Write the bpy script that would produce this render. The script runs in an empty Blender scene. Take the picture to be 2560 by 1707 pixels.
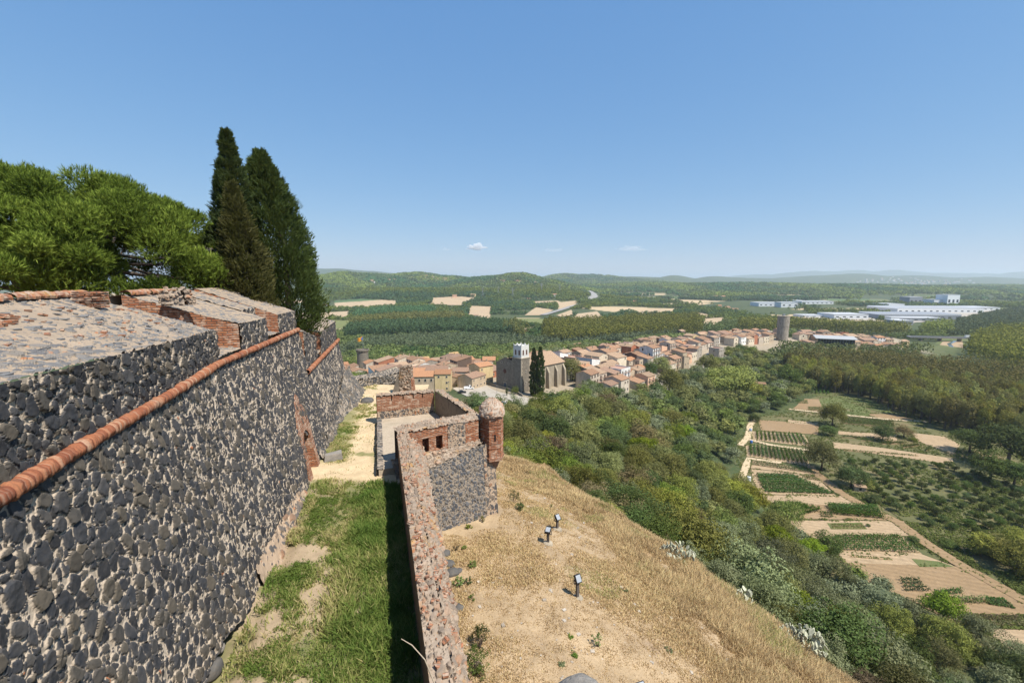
import bpy, math, random
import numpy as np
from mathutils import Vector, Matrix
R = math.radians
C = bpy.context.scene.collection
scene = bpy.context.scene
random.seed(7)
# ------------------------------------------------------------------ camera
PITCH = R(7.8); FOC = 1138.0                       # pixels of a 2560 px wide picture = a 16 mm lens
cam = bpy.data.objects.new('camera', bpy.data.cameras.new('camera')); C.objects.link(cam)
cam.data.lens = 16.0; cam.data.sensor_width = 36.0
cam.data.clip_start = 0.05; cam.data.clip_end = 90000
cam.rotation_euler = (R(90) - PITCH, 0, 0)
scene.camera = cam
# ------------------------------------------------------------------ sky, sun, exposure
SUN_EL = R(57); SUN_AZ = math.atan2(0.80, -0.60)
world = bpy.data.worlds.new('World'); scene.world = world; world.use_nodes = True
wt = world.node_tree; bg = wt.nodes['Background']
sky = wt.nodes.new('ShaderNodeTexSky'); sky.sky_type = 'NISHITA'; sky.sun_disc = False
sky.sun_elevation = SUN_EL; sky.sun_rotation = SUN_AZ
sky.altitude = 200; sky.air_density = 1.0; sky.dust_density = 0.0; sky.ozone_density = 3.0
sep = wt.nodes.new('ShaderNodeSeparateColor'); com = wt.nodes.new('ShaderNodeCombineColor'); wt.links.new(sky.outputs[0], sep.inputs[0])
for ch, (ex, gain) in enumerate(((.72, .90), (.50, 1.56), (.30, 2.90))):            # a deep clear blue that pales gently to the horizon
    pw_ = wt.nodes.new('ShaderNodeMath'); pw_.operation = 'POWER'; pw_.inputs[1].default_value = ex; mu_ = wt.nodes.new('ShaderNodeMath'); mu_.operation = 'MULTIPLY'; mu_.inputs[1].default_value = gain
    wt.links.new(sep.outputs[ch], pw_.inputs[0]); wt.links.new(pw_.outputs[0], mu_.inputs[0]); wt.links.new(mu_.outputs[0], com.inputs[ch])
wt.links.new(com.outputs[0], bg.inputs[0]); bg.inputs[1].default_value = 0.107
sun = bpy.data.objects.new('sun', bpy.data.lights.new('sun', 'SUN')); C.objects.link(sun)
sun.data.energy = 5.0; sun.data.angle = R(0.53); sun.data.color = (1.0, 0.95, 0.86)
SUNV = Vector((math.sin(SUN_AZ) * math.cos(SUN_EL), math.cos(SUN_AZ) * math.cos(SUN_EL), math.sin(SUN_EL)))
sun.rotation_euler = SUNV.to_track_quat('Z', 'Y').to_euler()
scene.view_settings.view_transform = 'Standard'; scene.view_settings.look = 'None'
scene.view_settings.exposure = 0.55; scene.view_settings.gamma = 1.0
scene.render.engine = 'CYCLES'
cy = scene.cycles
cy.max_bounces = 5; cy.diffuse_bounces = 2; cy.glossy_bounces = 2; cy.transmission_bounces = 3
cy.volume_bounces = 2; cy.transparent_max_bounces = 6; cy.use_denoising = True
try: cy.denoiser = 'OPENIMAGEDENOISE'
except Exception: pass

# ------------------------------------------------------------------ numbers
rng = np.random.default_rng(11)
def sstep(a, b, x):
    t = np.clip((np.asarray(x, float) - a) / (b - a), 0, 1); return t * t * (3 - 2 * t)
def hash2(i, j, k=0):
    h = np.sin(i * 127.1 + j * 311.7 + k * 74.7) * 43758.5453
    return h - np.floor(h)
def vnoise(x, y, k=0):
    xi = np.floor(x); yi = np.floor(y); fx = x - xi; fy = y - yi
    fx = fx * fx * (3 - 2 * fx); fy = fy * fy * (3 - 2 * fy)
    a = hash2(xi, yi, k); b = hash2(xi + 1, yi, k); c = hash2(xi, yi + 1, k); d = hash2(xi + 1, yi + 1, k)
    return (a + (b - a) * fx) * (1 - fy) + (c + (d - c) * fx) * fy
def fbm(x, y, k=0, o=4):
    s = 0; a = .5
    for q in range(o):
        s = s + a * vnoise(x, y, k + q * 7); x = x * 2.03; y = y * 2.03; a *= .5
    return s / (1 - .5 ** o)
def voro(x, y, k=0, jit=.85, off=False):
    """distance to nearest and second nearest jittered cell point, cell random"""
    xi = np.floor(x); yi = np.floor(y)
    f1 = np.full(x.shape, 9.0); f2 = np.full(x.shape, 9.0); rid = np.zeros(x.shape); ox = np.zeros(x.shape); oy = np.zeros(x.shape)
    for a in (-1, 0, 1):
        for b in (-1, 0, 1):
            ci = xi + a; cj = yi + b
            px = ci + .5 + jit * (hash2(ci, cj, k) - .5); py = cj + .5 + jit * (hash2(ci, cj, k + 3) - .5)
            d = np.hypot(x - px, y - py); r = hash2(ci, cj, k + 5)
            m = d < f1
            f2 = np.where(m, f1, np.minimum(f2, d)); rid = np.where(m, r, rid); f1 = np.where(m, d, f1); ox = np.where(m, x - px, ox); oy = np.where(m, y - py, oy)
    return (f1, f2, rid, ox, oy) if off else (f1, f2, rid)

# ------------------------------------------------------------------ picture <-> place
def ray(u, v):
    x = (u - 1280) / FOC; y = (853.5 - v) / FOC
    return (x, math.cos(PITCH) + y * math.sin(PITCH), -math.sin(PITCH) + y * math.cos(PITCH))
def at_z(u, v, z):
    d = ray(u, v); t = z / d[2]; return Vector((d[0] * t, d[1] * t, z))
def at_y(u, v, y):
    d = ray(u, v); t = y / d[1]; return Vector((d[0] * t, y, d[2] * t))
def pix(p):
    cp, sp = math.cos(PITCH), math.sin(PITCH)
    f = p[1] * cp - p[2] * sp; up = p[1] * sp + p[2] * cp
    return (1280 + FOC * p[0] / f, 853.5 - FOC * up / f) if f > .01 else (-9999, -9999)

# ------------------------------------------------------------------ terrain: heights in metres below/above the eye
CTRL = np.array([
 (-25,0,-16),(-22,25,-16),(-22,48,-16),(-9,15,-16),(-9,35,-16.2),(-1.5,5,-15.6),(-1.5,15,-15.8),(-3,25,-16),(-3,29,-16.2),(0,10,-15.6),
 (0,20,-15.9),(3.4,21.7,-16.5),(3.1,29.2,-17.0),(0.5,33,-17.1),(4,14,-16.4),(8,20,-18.3),(8,10,-18.3),(11,30,-21),(16,24,-22.7),(20,18,-24.5),
 (15,12,-22.2),(6,37,-20.2),(0,45,-20),(-4,42,-18),(-13,47,-14),(-17,49.5,-14),(-22,52,-16),(-4,52,-20.5),(-12,56,-18),(-22,62,-25),(3.6,49.3,-20.8),(9.4,41.2,-21.8),(14.3,35.8,-23),(17.4,31.6,-24.3),(20.1,28.5,-25.5),(20.5,25.5,-25.6),(7.5,53,-27),(13.5,45,-28),(20,38,-29.5),(24.5,31,-29.5),
 (27,23,-30.5),(32,14,-32.5),(0,66,-31),(-12,80,-35),(-40,70,-36),(-70,90,-50),
 (8,235,-58.4),(-10,222,-57),(-22,205,-55),(-10,190,-55),(10,200,-56),(-6,120,-43),(-10,150,-49),(15,150,-54),(25,190,-60),(-40,180,-54),(-45,140,-50),(-64,258,-59),(-110,330,-64),(-40,232,-57.5),(-20,300,-61),(40,292,-59),(100,345,-61),
 (167,408,-62),(230,455,-64),(303,508,-65),(370,515,-70),(445,520,-75),(60,390,-67),(0,380,-72),(110,450,-70),(-60,380,-74),(170,520,-76),(260,590,-79),
 (30,60,-46),(55,90,-66),(40,90,-58),(70,40,-68),(60,70,-66),(82,60,-85),(90,20,-85),(88,100,-85),(90,140,-85),(94,181,-85),(110,225,-85),(142,271,-85),(35,120,-56),(60,150,-70),(60,190,-69),(80,240,-72),
 (50,250,-62),(100,290,-72),(150,330,-76),(190,350,-81),(200,300,-85),(260,390,-84),(330,440,-84),(400,480,-83),(480,500,-84),(220,420,-70),(300,470,-72),
 (-100,150,-64),(-150,220,-76),(-150,90,-76),(-220,330,-85),(-220,150,-85),(-120,420,-80),(-60,470,-85),(60,560,-85),(200,680,-85),(400,700,-85),(600,560,-85),
 (300,100,-85),(300,250,-85),(500,300,-85),(700,300,-85),(160,60,-85),(160,180,-85),(200,240,-85),(0,700,-85),(-300,500,-85),(-300,0,-85),(120,-60,-85),(0,-60,-18),(-40,-60,-20),(60,-20,-50),(300,-100,-85),(800,700,-85),(400,900,-85),(-400,900,-85)
], float)
def _rbf():
    P = CTRL[:, :2]; D = np.hypot(P[:, None, 0] - P[None, :, 0], P[:, None, 1] - P[None, :, 1])
    return np.linalg.solve(D + 1e-6 * np.eye(len(P)), CTRL[:, 2] + 85)
WTS = _rbf()
# far hills: (u, v) of the top in the 2352 px wide picture, forward distance, half width in px, half depth
HILLS = [(950,626.5,3300,70,500),(860,631,3000,90,420),(790,629,2900,60,450),(735,632,2600,60,400),(1030,634,3200,60,420),(1190,630.5,2700,52,380),(1110,634.5,2800,70,400),(1245,645,2500,60,350),
 (600,618,7500,150,1200),(800,625,8000,110,1100),(700,621,7600,130,1100),(1290,634,5200,50,800),(1360,636,5600,70,900),(1450,639,6000,80,900),(1545,636,6500,35,700),(1500,640,6300,90,900),(1640,638,7000,50,800),(1720,639,7000,80,900),
 (1960,630,7500,75,900),(1860,636,7200,90,900),(2100,635,7600,130,900),(2250,637,7500,130,900),(1850,626.5,15000,75,1800),(1950,626,15600,80,1800),(2060,625,15500,90,1800),(2180,629,15000,120,1800),(2360,628,14000,70,1800),(2480,624,14000,120,1800),
 (1740,632,16000,70,1800),(1120,638.5,16000,200,1800),(1380,637.5,16500,160,1800),
 (1700,652,2900,190,420),(1950,655,2700,180,400),(2150,660,2600,150,380),(1480,650,3400,150,400),(2300,655,3600,200,500),(900,662,1900,170,260),(1080,668,1800,90,240),(1250,668,1800,80,200)]
HA = []
for (u, v, D, w, dd) in HILLS:
    p = at_y(u * 1.0884, v * 1.0884, D); HA.append((p.x / D, D, w * 1.4 * 1.0884 / FOC, dd * 1.15, (p.z + 85) * (.82 if D < 4500 else .94)))
HA = np.array(HA)
def hills(x, y):
    yy = np.maximum(y, 1); s = x / yy; out = np.zeros(np.shape(x))
    for (s0, D, w, dd, A) in HA:
        g = A * np.exp(-((s - s0) / w) ** 2 * .7 - ((yy - D) / dd) ** 2 * .7)
        out = np.maximum(out, g) + .22 * np.minimum(out, g)
    rough = fbm(x / 520, y / 520, 3, 4) - .55
    return np.where(y > 300, out * (1 + .35 * rough), 0)
def ground(x, y, chunk=20000):
    x = np.atleast_1d(np.asarray(x, float)); y = np.atleast_1d(np.asarray(y, float)); z = np.empty(x.shape)
    for i in range(0, x.size, chunk):
        xs = x.ravel()[i:i+chunk]; ys = y.ravel()[i:i+chunk]
        d = np.hypot(xs[:, None] - CTRL[None, :, 0], ys[:, None] - CTRL[None, :, 1])
        n = d @ WTS
        n = np.maximum(n, 0)
        r = np.hypot(xs, ys)
        n = n * (1 - sstep(650, 880, r))
        z.ravel()[i:i+chunk] = -85 + n + hills(xs, ys)
    return z
def gz(x, y): return float(ground([x], [y])[0])
def hit(u, v, dz=0.0):
    """where the line of sight through a pixel meets the terrain raised by dz"""
    d = np.array(ray(u, v)); t = np.concatenate([np.arange(8, 120, .5), np.arange(120, 900, 2), np.geomspace(900, 20000, 500)])
    p = t[:, None] * d[None, :]; h = ground(p[:, 0], p[:, 1]) + dz
    b = np.nonzero(p[:, 2] <= h)[0]
    if len(b) == 0: return None
    i = b[0]
    if i == 0: return Vector(p[0])
    lo, hi = t[i-1], t[i]
    tt = np.linspace(lo, hi, 24); q = tt[:, None] * d[None, :]; hh = ground(q[:, 0], q[:, 1]) + dz
    j = np.nonzero(q[:, 2] <= hh)[0]; j = j[0] if len(j) else 23
    return Vector(q[j])
# ------------------------------------------------------------------ tagging and objects
def tag(o, label=None, cat=None, group=None, kind=None):
    if label: o['label'] = label
    if cat: o['category'] = cat
    if group: o['group'] = group
    if kind: o['kind'] = kind
    return o
def empty(name, loc=(0, 0, 0), rz=0.0, label=None, cat=None, group=None):
    o = bpy.data.objects.new(name, None); C.objects.link(o); o.location = loc; o.rotation_euler = (0, 0, rz)
    return tag(o, label, cat, group)
def link(name, me, parent=None):
    o = bpy.data.objects.new(name, me); C.objects.link(o)
    if parent is not None: o.parent = parent
    return o
def copy_tree(root, loc=None, rz=None, scale=None):
    r = root.copy(); C.objects.link(r)
    if loc is not None: r.location = loc
    if rz is not None: r.rotation_euler = (0, 0, rz)
    if scale is not None: r.scale = scale if hasattr(scale, '__len__') else (scale,) * 3
    for ch in root.children:
        c = ch.copy(); C.objects.link(c); c.parent = r
        for g in ch.children:
            d = g.copy(); C.objects.link(d); d.parent = c
    return r
def mesh_np(name, V, F, mats=(), attrs=None, smooth=False, mi=None):
    V = np.asarray(V, np.float32); F = np.asarray(F, np.int32)
    me = bpy.data.meshes.new(name); n, k = F.shape
    me.vertices.add(len(V)); me.vertices.foreach_set('co', V.ravel())
    me.loops.add(n * k); me.loops.foreach_set('vertex_index', F.ravel())
    me.polygons.add(n); me.polygons.foreach_set('loop_start', np.arange(0, n * k, k, dtype=np.int32))
    if mi is not None: me.polygons.foreach_set('material_index', np.asarray(mi, np.int32))
    for m in mats: me.materials.append(m)
    for a, val in (attrs or {}).items():
        at = me.attributes.new(a, 'FLOAT', 'POINT'); at.data.foreach_set('value', np.asarray(val, np.float32).ravel())
    me.update(calc_edges=True)
    me.polygons.foreach_set('use_smooth', np.full(n, bool(smooth)))
    return me
class MB:
    """collects shapes and builds them as one mesh"""
    def __init__(s): s.v = []; s.f = []; s.m = []; s.cur = 0
    def poly(s, pts):
        b = len(s.v); s.v += [tuple(p) for p in pts]; s.f.append(tuple(range(b, b + len(pts)))); s.m.append(s.cur); return s
    def box(s, x0, x1, y0, y1, z0, z1):
        return s.hexa([(x0,y0,z0),(x1,y0,z0),(x1,y1,z0),(x0,y1,z0)], [(x0,y0,z1),(x1,y0,z1),(x1,y1,z1),(x0,y1,z1)])
    def hexa(s, lo, hi):
        b = len(s.v); n = len(lo); s.v += [tuple(p) for p in lo] + [tuple(p) for p in hi]
        s.f.append(tuple(b + i for i in reversed(range(n)))); s.f.append(tuple(b + n + i for i in range(n)))
        for i in range(n):
            j = (i + 1) % n; s.f.append((b + i, b + j, b + n + j, b + n + i))
        s.m += [s.cur] * (n + 2); return s
    def prism(s, pts, z0, z1): return s.hexa([(p[0], p[1], z0) for p in pts], [(p[0], p[1], z1) for p in pts])
    def tube(s, pts, rad, n=6, cap=True):
        b = len(s.v); P = [Vector(p) for p in pts]; rad = rad if hasattr(rad, '__len__') else [rad] * len(P)
        for i, p in enumerate(P):
            t = (P[min(i + 1, len(P) - 1)] - P[max(i - 1, 0)]).normalized()
            a = t.cross(Vector((0, 0, 1)) if abs(t.z) < .9 else Vector((1, 0, 0))).normalized(); c = t.cross(a)
            for k in range(n):
                q = p + (a * math.cos(2 * math.pi * k / n) + c * math.sin(2 * math.pi * k / n)) * rad[i]; s.v.append(tuple(q))
        for i in range(len(P) - 1):
            for k in range(n):
                l = (k + 1) % n; s.f.append((b + i * n + k, b + i * n + l, b + (i + 1) * n + l, b + (i + 1) * n + k)); s.m.append(s.cur)
        if cap:
            s.f.append(tuple(b + k for k in reversed(range(n)))); s.f.append(tuple(b + (len(P) - 1) * n + k for k in range(n))); s.m += [s.cur] * 2
        return s
    def lathe(s, prof, n=16, c=(0, 0, 0), ph=0.0):
        b = len(s.v)
        for (r, z) in prof:
            for k in range(n):
                a = 2 * math.pi * k / n + ph; s.v.append((c[0] + r * math.cos(a), c[1] + r * math.sin(a), c[2] + z))
        for i in range(len(prof) - 1):
            for k in range(n):
                l = (k + 1) % n; s.f.append((b + i * n + k, b + i * n + l, b + (i + 1) * n + l, b + (i + 1) * n + k)); s.m.append(s.cur)
        s.f.append(tuple(b + k for k in reversed(range(n)))); s.f.append(tuple(b + (len(prof) - 1) * n + k for k in range(n))); s.m += [s.cur] * 2
        return s
    def mesh(s, name, mats, smooth=False, rough=0.0, cut=0):
        me = bpy.data.meshes.new(name); me.from_pydata(s.v, [], s.f)
        for m in (mats if hasattr(mats, '__len__') else [mats]): me.materials.append(m)
        me.polygons.foreach_set('material_index', s.m)
        if smooth: me.polygons.foreach_set('use_smooth', [True] * len(s.f))
        auto_uv(me); me.update(); return me
    def build(s, name, mats, parent=None, **k): return link(name, s.mesh(name, mats, **k), parent)
def auto_uv(me):
    """box-projected coordinates in metres: u along the face, v up it"""
    uv = me.uv_layers.new(name='uv'); co = [v.co for v in me.vertices]; dat = uv.data
    for p in me.polygons:
        n = p.normal
        if abs(n.z) > .97: ax, ay = Vector((1, 0, 0)), Vector((0, 1, 0))
        else:
            ax = Vector((-n.y, n.x, 0)).normalized(); ay = n.cross(ax)
        for li in p.loop_indices:
            c = co[me.loops[li].vertex_index]; dat[li].uv = (c.dot(ax), c.dot(ay))

# ------------------------------------------------------------------ materials
class NT:
    def __init__(s, name):
        s.m = bpy.data.materials.new(name); s.m.use_nodes = True; s.t = s.m.node_tree; s.b = s.t.nodes['Principled BSDF']
        s.b.inputs['Roughness'].default_value = .9; s.b.inputs['Specular IOR Level'].default_value = .2
    def n(s, typ, **k):
        o = s.t.nodes.new(typ)
        for a, v in k.items(): setattr(o, a, v)
        return o
    def l(s, a, b): s.t.links.new(a, b); return s
    def val(s, sock, v):
        if isinstance(v, bpy.types.NodeSocket): s.l(v, sock)
        elif isinstance(v, tuple) and len(v) == 3 and sock.type == 'RGBA': sock.default_value = (*v, 1)
        else: sock.default_value = v
    def pos(s): return s.n('ShaderNodeNewGeometry').outputs['Position']
    def obj(s): return s.n('ShaderNodeTexCoord').outputs['Object']
    def uv(s): return s.n('ShaderNodeTexCoord').outputs['UV']
    def attr(s, a): return s.n('ShaderNodeAttribute', attribute_name=a).outputs['Fac']
    def rand(s): return s.n('ShaderNodeObjectInfo').outputs['Random']
    def noise(s, co, scale, detail=4, rough=.55, dist=0, out='Fac'):
        o = s.n('ShaderNodeTexNoise'); s.l(co, o.inputs['Vector']); o.inputs['Scale'].default_value = scale; o.inputs['Detail'].default_value = detail
        o.inputs['Roughness'].default_value = rough; o.inputs['Distortion'].default_value = dist; return o.outputs[out]
    def scale(s, co, v):
        o = s.n('ShaderNodeMapping'); s.l(co, o.inputs['Vector']); o.inputs['Scale'].default_value = v; return o.outputs[0]
    def ramp(s, fac, stops, interp='LINEAR'):
        o = s.n('ShaderNodeValToRGB'); o.color_ramp.interpolation = interp; s.val(o.inputs[0], fac); e = o.color_ramp.elements
        while len(e) < len(stops): e.new(.5)
        for i, (p, c) in enumerate(stops):
            e[i].position = p; e[i].color = (*c, 1) if len(c) == 3 else c
        return o.outputs[0]
    def mix(s, f, a, b, mode='MIX'):
        o = s.n('ShaderNodeMix', data_type='RGBA', blend_type=mode); s.val(o.inputs[0], f); s.val(o.inputs[6], a); s.val(o.inputs[7], b); return o.outputs[2]
    def math(s, op, a, b=0.0, clamp=False):
        o = s.n('ShaderNodeMath', operation=op); o.use_clamp = clamp; s.val(o.inputs[0], a); s.val(o.inputs[1], b); return o.outputs[0]
    def rng(s, x, a, b, c=0.0, d=1.0):
        o = s.n('ShaderNodeMapRange'); s.val(o.inputs[0], x)
        for i, q in enumerate((a, b, c, d)): o.inputs[i + 1].default_value = q
        return o.outputs[0]
    def bump(s, h, st=.5, dist=.05):
        o = s.n('ShaderNodeBump'); o.inputs['Strength'].default_value = st; o.inputs['Distance'].default_value = dist; s.l(h, o.inputs['Height'])
        s.l(o.outputs[0], s.b.inputs['Normal']); return s
    def col(s, c): s.val(s.b.inputs['Base Color'], c); return s
    def hsv(s, c, h, sa, v):
        o = s.n('ShaderNodeHueSaturation'); s.val(o.inputs['Color'], c); s.val(o.inputs['Hue'], h); s.val(o.inputs['Saturation'], sa); s.val(o.inputs['Value'], v); return o.outputs[0]
def flat(name, c, rough=.8, metal=0.0, spec=.3):
    t = NT(name); n = t.noise(t.obj(), 3.0, 3)
    t.col(t.mix(t.rng(n, .35, .7), c, tuple(q * .82 for q in c))); t.b.inputs['Roughness'].default_value = rough; t.b.inputs['Metallic'].default_value = metal
    t.b.inputs['Specular IOR Level'].default_value = spec; return t.m
def leafmat(name, lo, hi, var=.2, trans=.20, hue=.03, sc=1.3):
    """leaves: colour drifts over the crown and from one plant to the next; some light passes through"""
    t = NT(name); n = t.noise(t.pos(), sc, 3, .6); f = t.math('ADD', t.math('MULTIPLY', n, 1.2), t.math('MULTIPLY', t.math('SUBTRACT', t.rand(), .5), .5))
    c = t.ramp(f, [(.25, lo), (.95, hi)])
    r2 = t.rand()
    c = t.hsv(c, t.rng(r2, 0, 1, .5 - hue, .5 + hue), t.rng(t.math('FRACT', t.math('MULTIPLY', r2, 7.3)), 0, 1, .85, 1.1), t.rng(t.math('FRACT', t.math('MULTIPLY', r2, 3.7)), 0, 1, 1 - var, 1 + var))
    d = t.n('ShaderNodeBsdfDiffuse'); tr = t.n('ShaderNodeBsdfTranslucent'); mx = t.n('ShaderNodeMixShader'); mx.inputs[0].default_value = trans
    t.l(c, d.inputs[0]); t.l(t.mix(.3, c, (.40, .42, .06), 'MIX'), tr.inputs[0]); t.l(d.outputs[0], mx.inputs[1]); t.l(tr.outputs[0], mx.inputs[2])
    t.l(mx.outputs[0], t.t.nodes['Material Output'].inputs[0]); t.t.nodes.remove(t.b); return t.m
M = {}
def rubble_mat(name, mortar, stones, lichen=0.0):
    """dark field stones in pale lime mortar; which point is stone comes with the modelled stones themselves"""
    t = NT(name); p = t.pos()
    big = t.noise(p, 1.1, 4); fine = t.noise(p, 26, 5, .7); mid = t.noise(p, 7, 4, .6)
    mo = t.mix(t.rng(big, .35, .65), mortar, tuple(q * .74 for q in mortar)); mo = t.mix(t.rng(fine, .3, .75), tuple(q * .62 for q in mortar), mo)
    st = t.ramp(t.attr('tint'), stones); st = t.mix(t.rng(mid, .3, .75), st, t.mix(.3, st, tuple(q * .28 for q in mortar)))
    st = t.mix(t.rng(fine, .62, .8), st, tuple(q * .45 for q in mortar))
    s = t.rng(t.math('ADD', t.attr('stone'), t.math('MULTIPLY', t.math('SUBTRACT', fine, .5), .9)), .35, .62)
    c = t.mix(s, mo, st)
    if lichen: c = t.mix(t.rng(t.noise(p, .55, 5, .75), .57, .66, 0, lichen), c, t.mix(.35, (.50, .25, .035), c))
    t.col(c); t.bump(t.math('ADD', t.math('MULTIPLY', fine, .6), mid), .55, .03); return t.m
BASALT = [(0, (.018, .020, .025)), (.3, (.032, .036, .044)), (.55, (.048, .049, .053)), (.78, (.070, .062, .052)), (.962, (.10, .083, .062)), (.975, (.30, .11, .05)), (1, (.34, .13, .06))]
M['rubble'] = rubble_mat('dark_rubble_masonry', (.52, .425, .325), BASALT)
M['top'] = rubble_mat('parapet_top_mortar', (.42, .325, .235), [(0, (.10, .10, .105)), (.5, (.17, .165, .16)), (.93, (.22, .19, .16)), (.95, (.40, .16, .07)), (1, (.44, .2, .09))])
M['outer'] = rubble_mat('outer_rubble_masonry', (.40, .33, .26), [(0, (.05, .053, .06)), (.4, (.085, .085, .085)), (.7, (.12, .105, .085)), (.95, (.16, .12, .09)), (1, (.3, .13, .07))])
M['dome'] = rubble_mat('turret_dome_mortar', (.54, .44, .35), [(0, (.28, .19, .14)), (.5, (.40, .29, .21)), (1, (.42, .21, .12))])
M['rubble_soft'] = rubble_mat('grey_field_stone_face', (.36, .29, .22), [(0, (.055, .06, .07)), (.35, (.09, .095, .105)), (.6, (.12, .12, .125)), (.8, (.15, .13, .11)), (1, (.19, .16, .13))])
M['top2'] = rubble_mat('pale_plaster_and_stone', (.50, .37, .26), [(0, (.06, .06, .065)), (.5, (.11, .105, .10)), (.8, (.2, .15, .11)), (1, (.4, .17, .08))])
M['crest'] = rubble_mat('weathered_lime_coping', (.45, .355, .27), [(0, (.20, .155, .12)), (.4, (.29, .225, .17)), (.75, (.36, .27, .20)), (.92, (.37, .215, .13)), (1, (.40, .16, .08))], lichen=.7)
def brick_mat(name, a, b, mortar, row=.115, wid=.42, plaster=None, lichen=0.0):
    t = NT(name); uv = t.uv(); w = t.noise(t.pos(), 2.2, 3, out='Color')
    mp = t.n('ShaderNodeVectorMath', operation='MULTIPLY_ADD'); t.l(w, mp.inputs[0]); mp.inputs[1].default_value = (.07, .07, 0); t.l(uv, mp.inputs[2])
    br = t.n('ShaderNodeTexBrick'); t.l(mp.outputs[0], br.inputs['Vector']); br.inputs['Scale'].default_value = 1; br.inputs['Mortar Size'].default_value = row * .26
    br.inputs['Mortar Smooth'].default_value = .4; br.inputs['Row Height'].default_value = row; br.inputs['Brick Width'].default_value = wid
    br.inputs['Color1'].default_value = (*a, 1); br.inputs['Color2'].default_value = (*b, 1); br.inputs['Mortar'].default_value = (*mortar, 1)
    n = t.noise(t.pos(), 3.2, 5, .65); f = t.noise(t.pos(), 24, 4, .7); c = t.mix(t.rng(f, .3, .7), br.outputs['Color'], t.mix(.5, br.outputs['Color'], (.12, .06, .04)))
    c = t.mix(t.rng(n, .52, .66, 0, .75), c, plaster or mortar)
    sk = t.noise(t.scale(uv, (.9, 7.5, 1)), 1.0, 4, .7); c = t.mix(t.rng(sk, .54, .64, 0, .8), c, plaster or mortar); c = t.mix(t.rng(sk, .42, .33, 0, .75), c, t.mix(.7, c, (.05, .03, .025)))
    if lichen: c = t.mix(t.rng(t.noise(t.pos(), 1.1, 5, .7), .55, .63, 0, lichen), c, (.55, .27, .035))
    t.col(c); h = t.math('ADD', t.math('MULTIPLY', br.outputs['Fac'], -1.0), t.math('MULTIPLY', f, .6)); t.bump(h, .8, .03); return t.m
M['brick'] = brick_mat('old_red_brick', (.38, .115, .045), (.50, .20, .085), (.16, .09, .06), plaster=(.52, .38, .28))
M['brick_worn'] = brick_mat('worn_red_brick', (.37, .13, .06), (.46, .22, .12), (.20, .12, .08), plaster=(.52, .40, .30))
M['brick_dark'] = brick_mat('shaded_brick', (.25, .09, .05), (.3, .13, .07), (.3, .23, .17))  # darker copy of the brick, with the inner faces' shade in its colour
def cordon_mat():
    t = NT('cordon_brick'); p = t.pos(); n = t.noise(p, 3, 4); f = t.noise(p, 24, 4, .7)
    c = t.ramp(t.attr('tint'), [(0, (.17, .055, .03)), (.5, (.27, .092, .045)), (.85, (.34, .14, .07)), (1, (.38, .23, .15))])
    c = t.mix(t.rng(n, .55, .72, 0, .4), c, (.36, .26, .19)); c = t.mix(t.rng(f, .4, .75), c, t.mix(.5, c, (.1, .05, .03)))
    c = t.mix(t.attr('stone'), c, (.42, .32, .24)); t.col(c); t.bump(f, .6, .02); return t.m
M['cordon'] = cordon_mat()
def soil_mat(name, a, b, c, sc=.6, fine=14, bump=.4, dist=.06, rows=None):
    t = NT(name); p = t.pos(); n = t.noise(p, sc, 5, .65); f = t.noise(p, fine, 5, .7)
    col = t.ramp(n, [(.3, a), (.52, b), (.72, c)]); col = t.mix(t.rng(f, .3, .72), t.mix(.45, col, (.10, .075, .045)), col)
    if rows:
        w = t.n('ShaderNodeTexWave', wave_type='BANDS', bands_direction='DIAGONAL'); t.l(t.scale(p, rows), w.inputs[0]); w.inputs['Scale'].default_value = .30; w.inputs['Distortion'].default_value = 1.5; w.inputs['Detail Scale'].default_value = .3; col = t.mix(t.rng(w.outputs['Fac'], .2, .8, .28, 0), col, t.mix(.6, col, (.10, .065, .035)))
    t.col(col); t.bump(f, bump, dist); return t.m
M['sand'] = soil_mat('pale_sand_path', (.60, .46, .29), (.66, .51, .33), (.5, .38, .24), .9, 18)
M['drysoil'] = soil_mat('dry_grass_ground', (.36, .25, .145), (.45, .315, .175), (.53, .385, .22), .35, 9, .6, .08)
M['gravel'] = soil_mat('car_park_gravel', (.42, .37, .31), (.48, .43, .36), (.40, .35, .29), .2, 4)
M['plot_soil'] = soil_mat('tilled_plot_soil', (.29, .19, .10), (.34, .225, .12), (.38, .26, .15), .05, 1.2, .5, .2, (.35, 1, 0))
M['plot_sand'] = soil_mat('pale_plot_soil', (.43, .30, .175), (.48, .345, .21), (.39, .275, .16), .08, 1.0, .5, .2, (.35, 1, 0))
M['plot_grass'] = soil_mat('grassy_plot', (.085, .12, .03), (.12, .15, .045), (.19, .17, .075), .12, 1.5, .6, .3)
M['plot_weeds'] = soil_mat('weedy_orchard_floor', (.075, .095, .03), (.13, .13, .05), (.26, .19, .10), .05, 1.3, .6, .3)
M['farm_tan'] = soil_mat('stubble_field', (.47, .34, .205), (.52, .385, .24), (.44, .32, .2), .012, .3)
M['farm_green'] = soil_mat('green_field', (.06, .13, .05), (.075, .15, .055), (.1, .15, .05), .02, .4)
M['road'] = soil_mat('pale_asphalt', (.30, .29, .28), (.34, .33, .31), (.28, .27, .26), .05, .8)

M['platform'] = soil_mat('mortar_floor', (.42, .34, .25), (.50, .41, .31), (.36, .30, .22), .6, 12)
M['plaster_dark'] = soil_mat('shaded_plaster', (.20, .16, .12), (.30, .245, .185), (.12, .095, .075), 1.2, 9)  # dark plaster: the shade on the bastion's inner wall put into its colour
M['outer_flat'] = soil_mat('dark_brown_stone', (.10, .085, .07), (.15, .125, .1), (.2, .16, .12), 2, 12)  # plain dark stone tone; in the wall's undercut it stands in for shade
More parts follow.
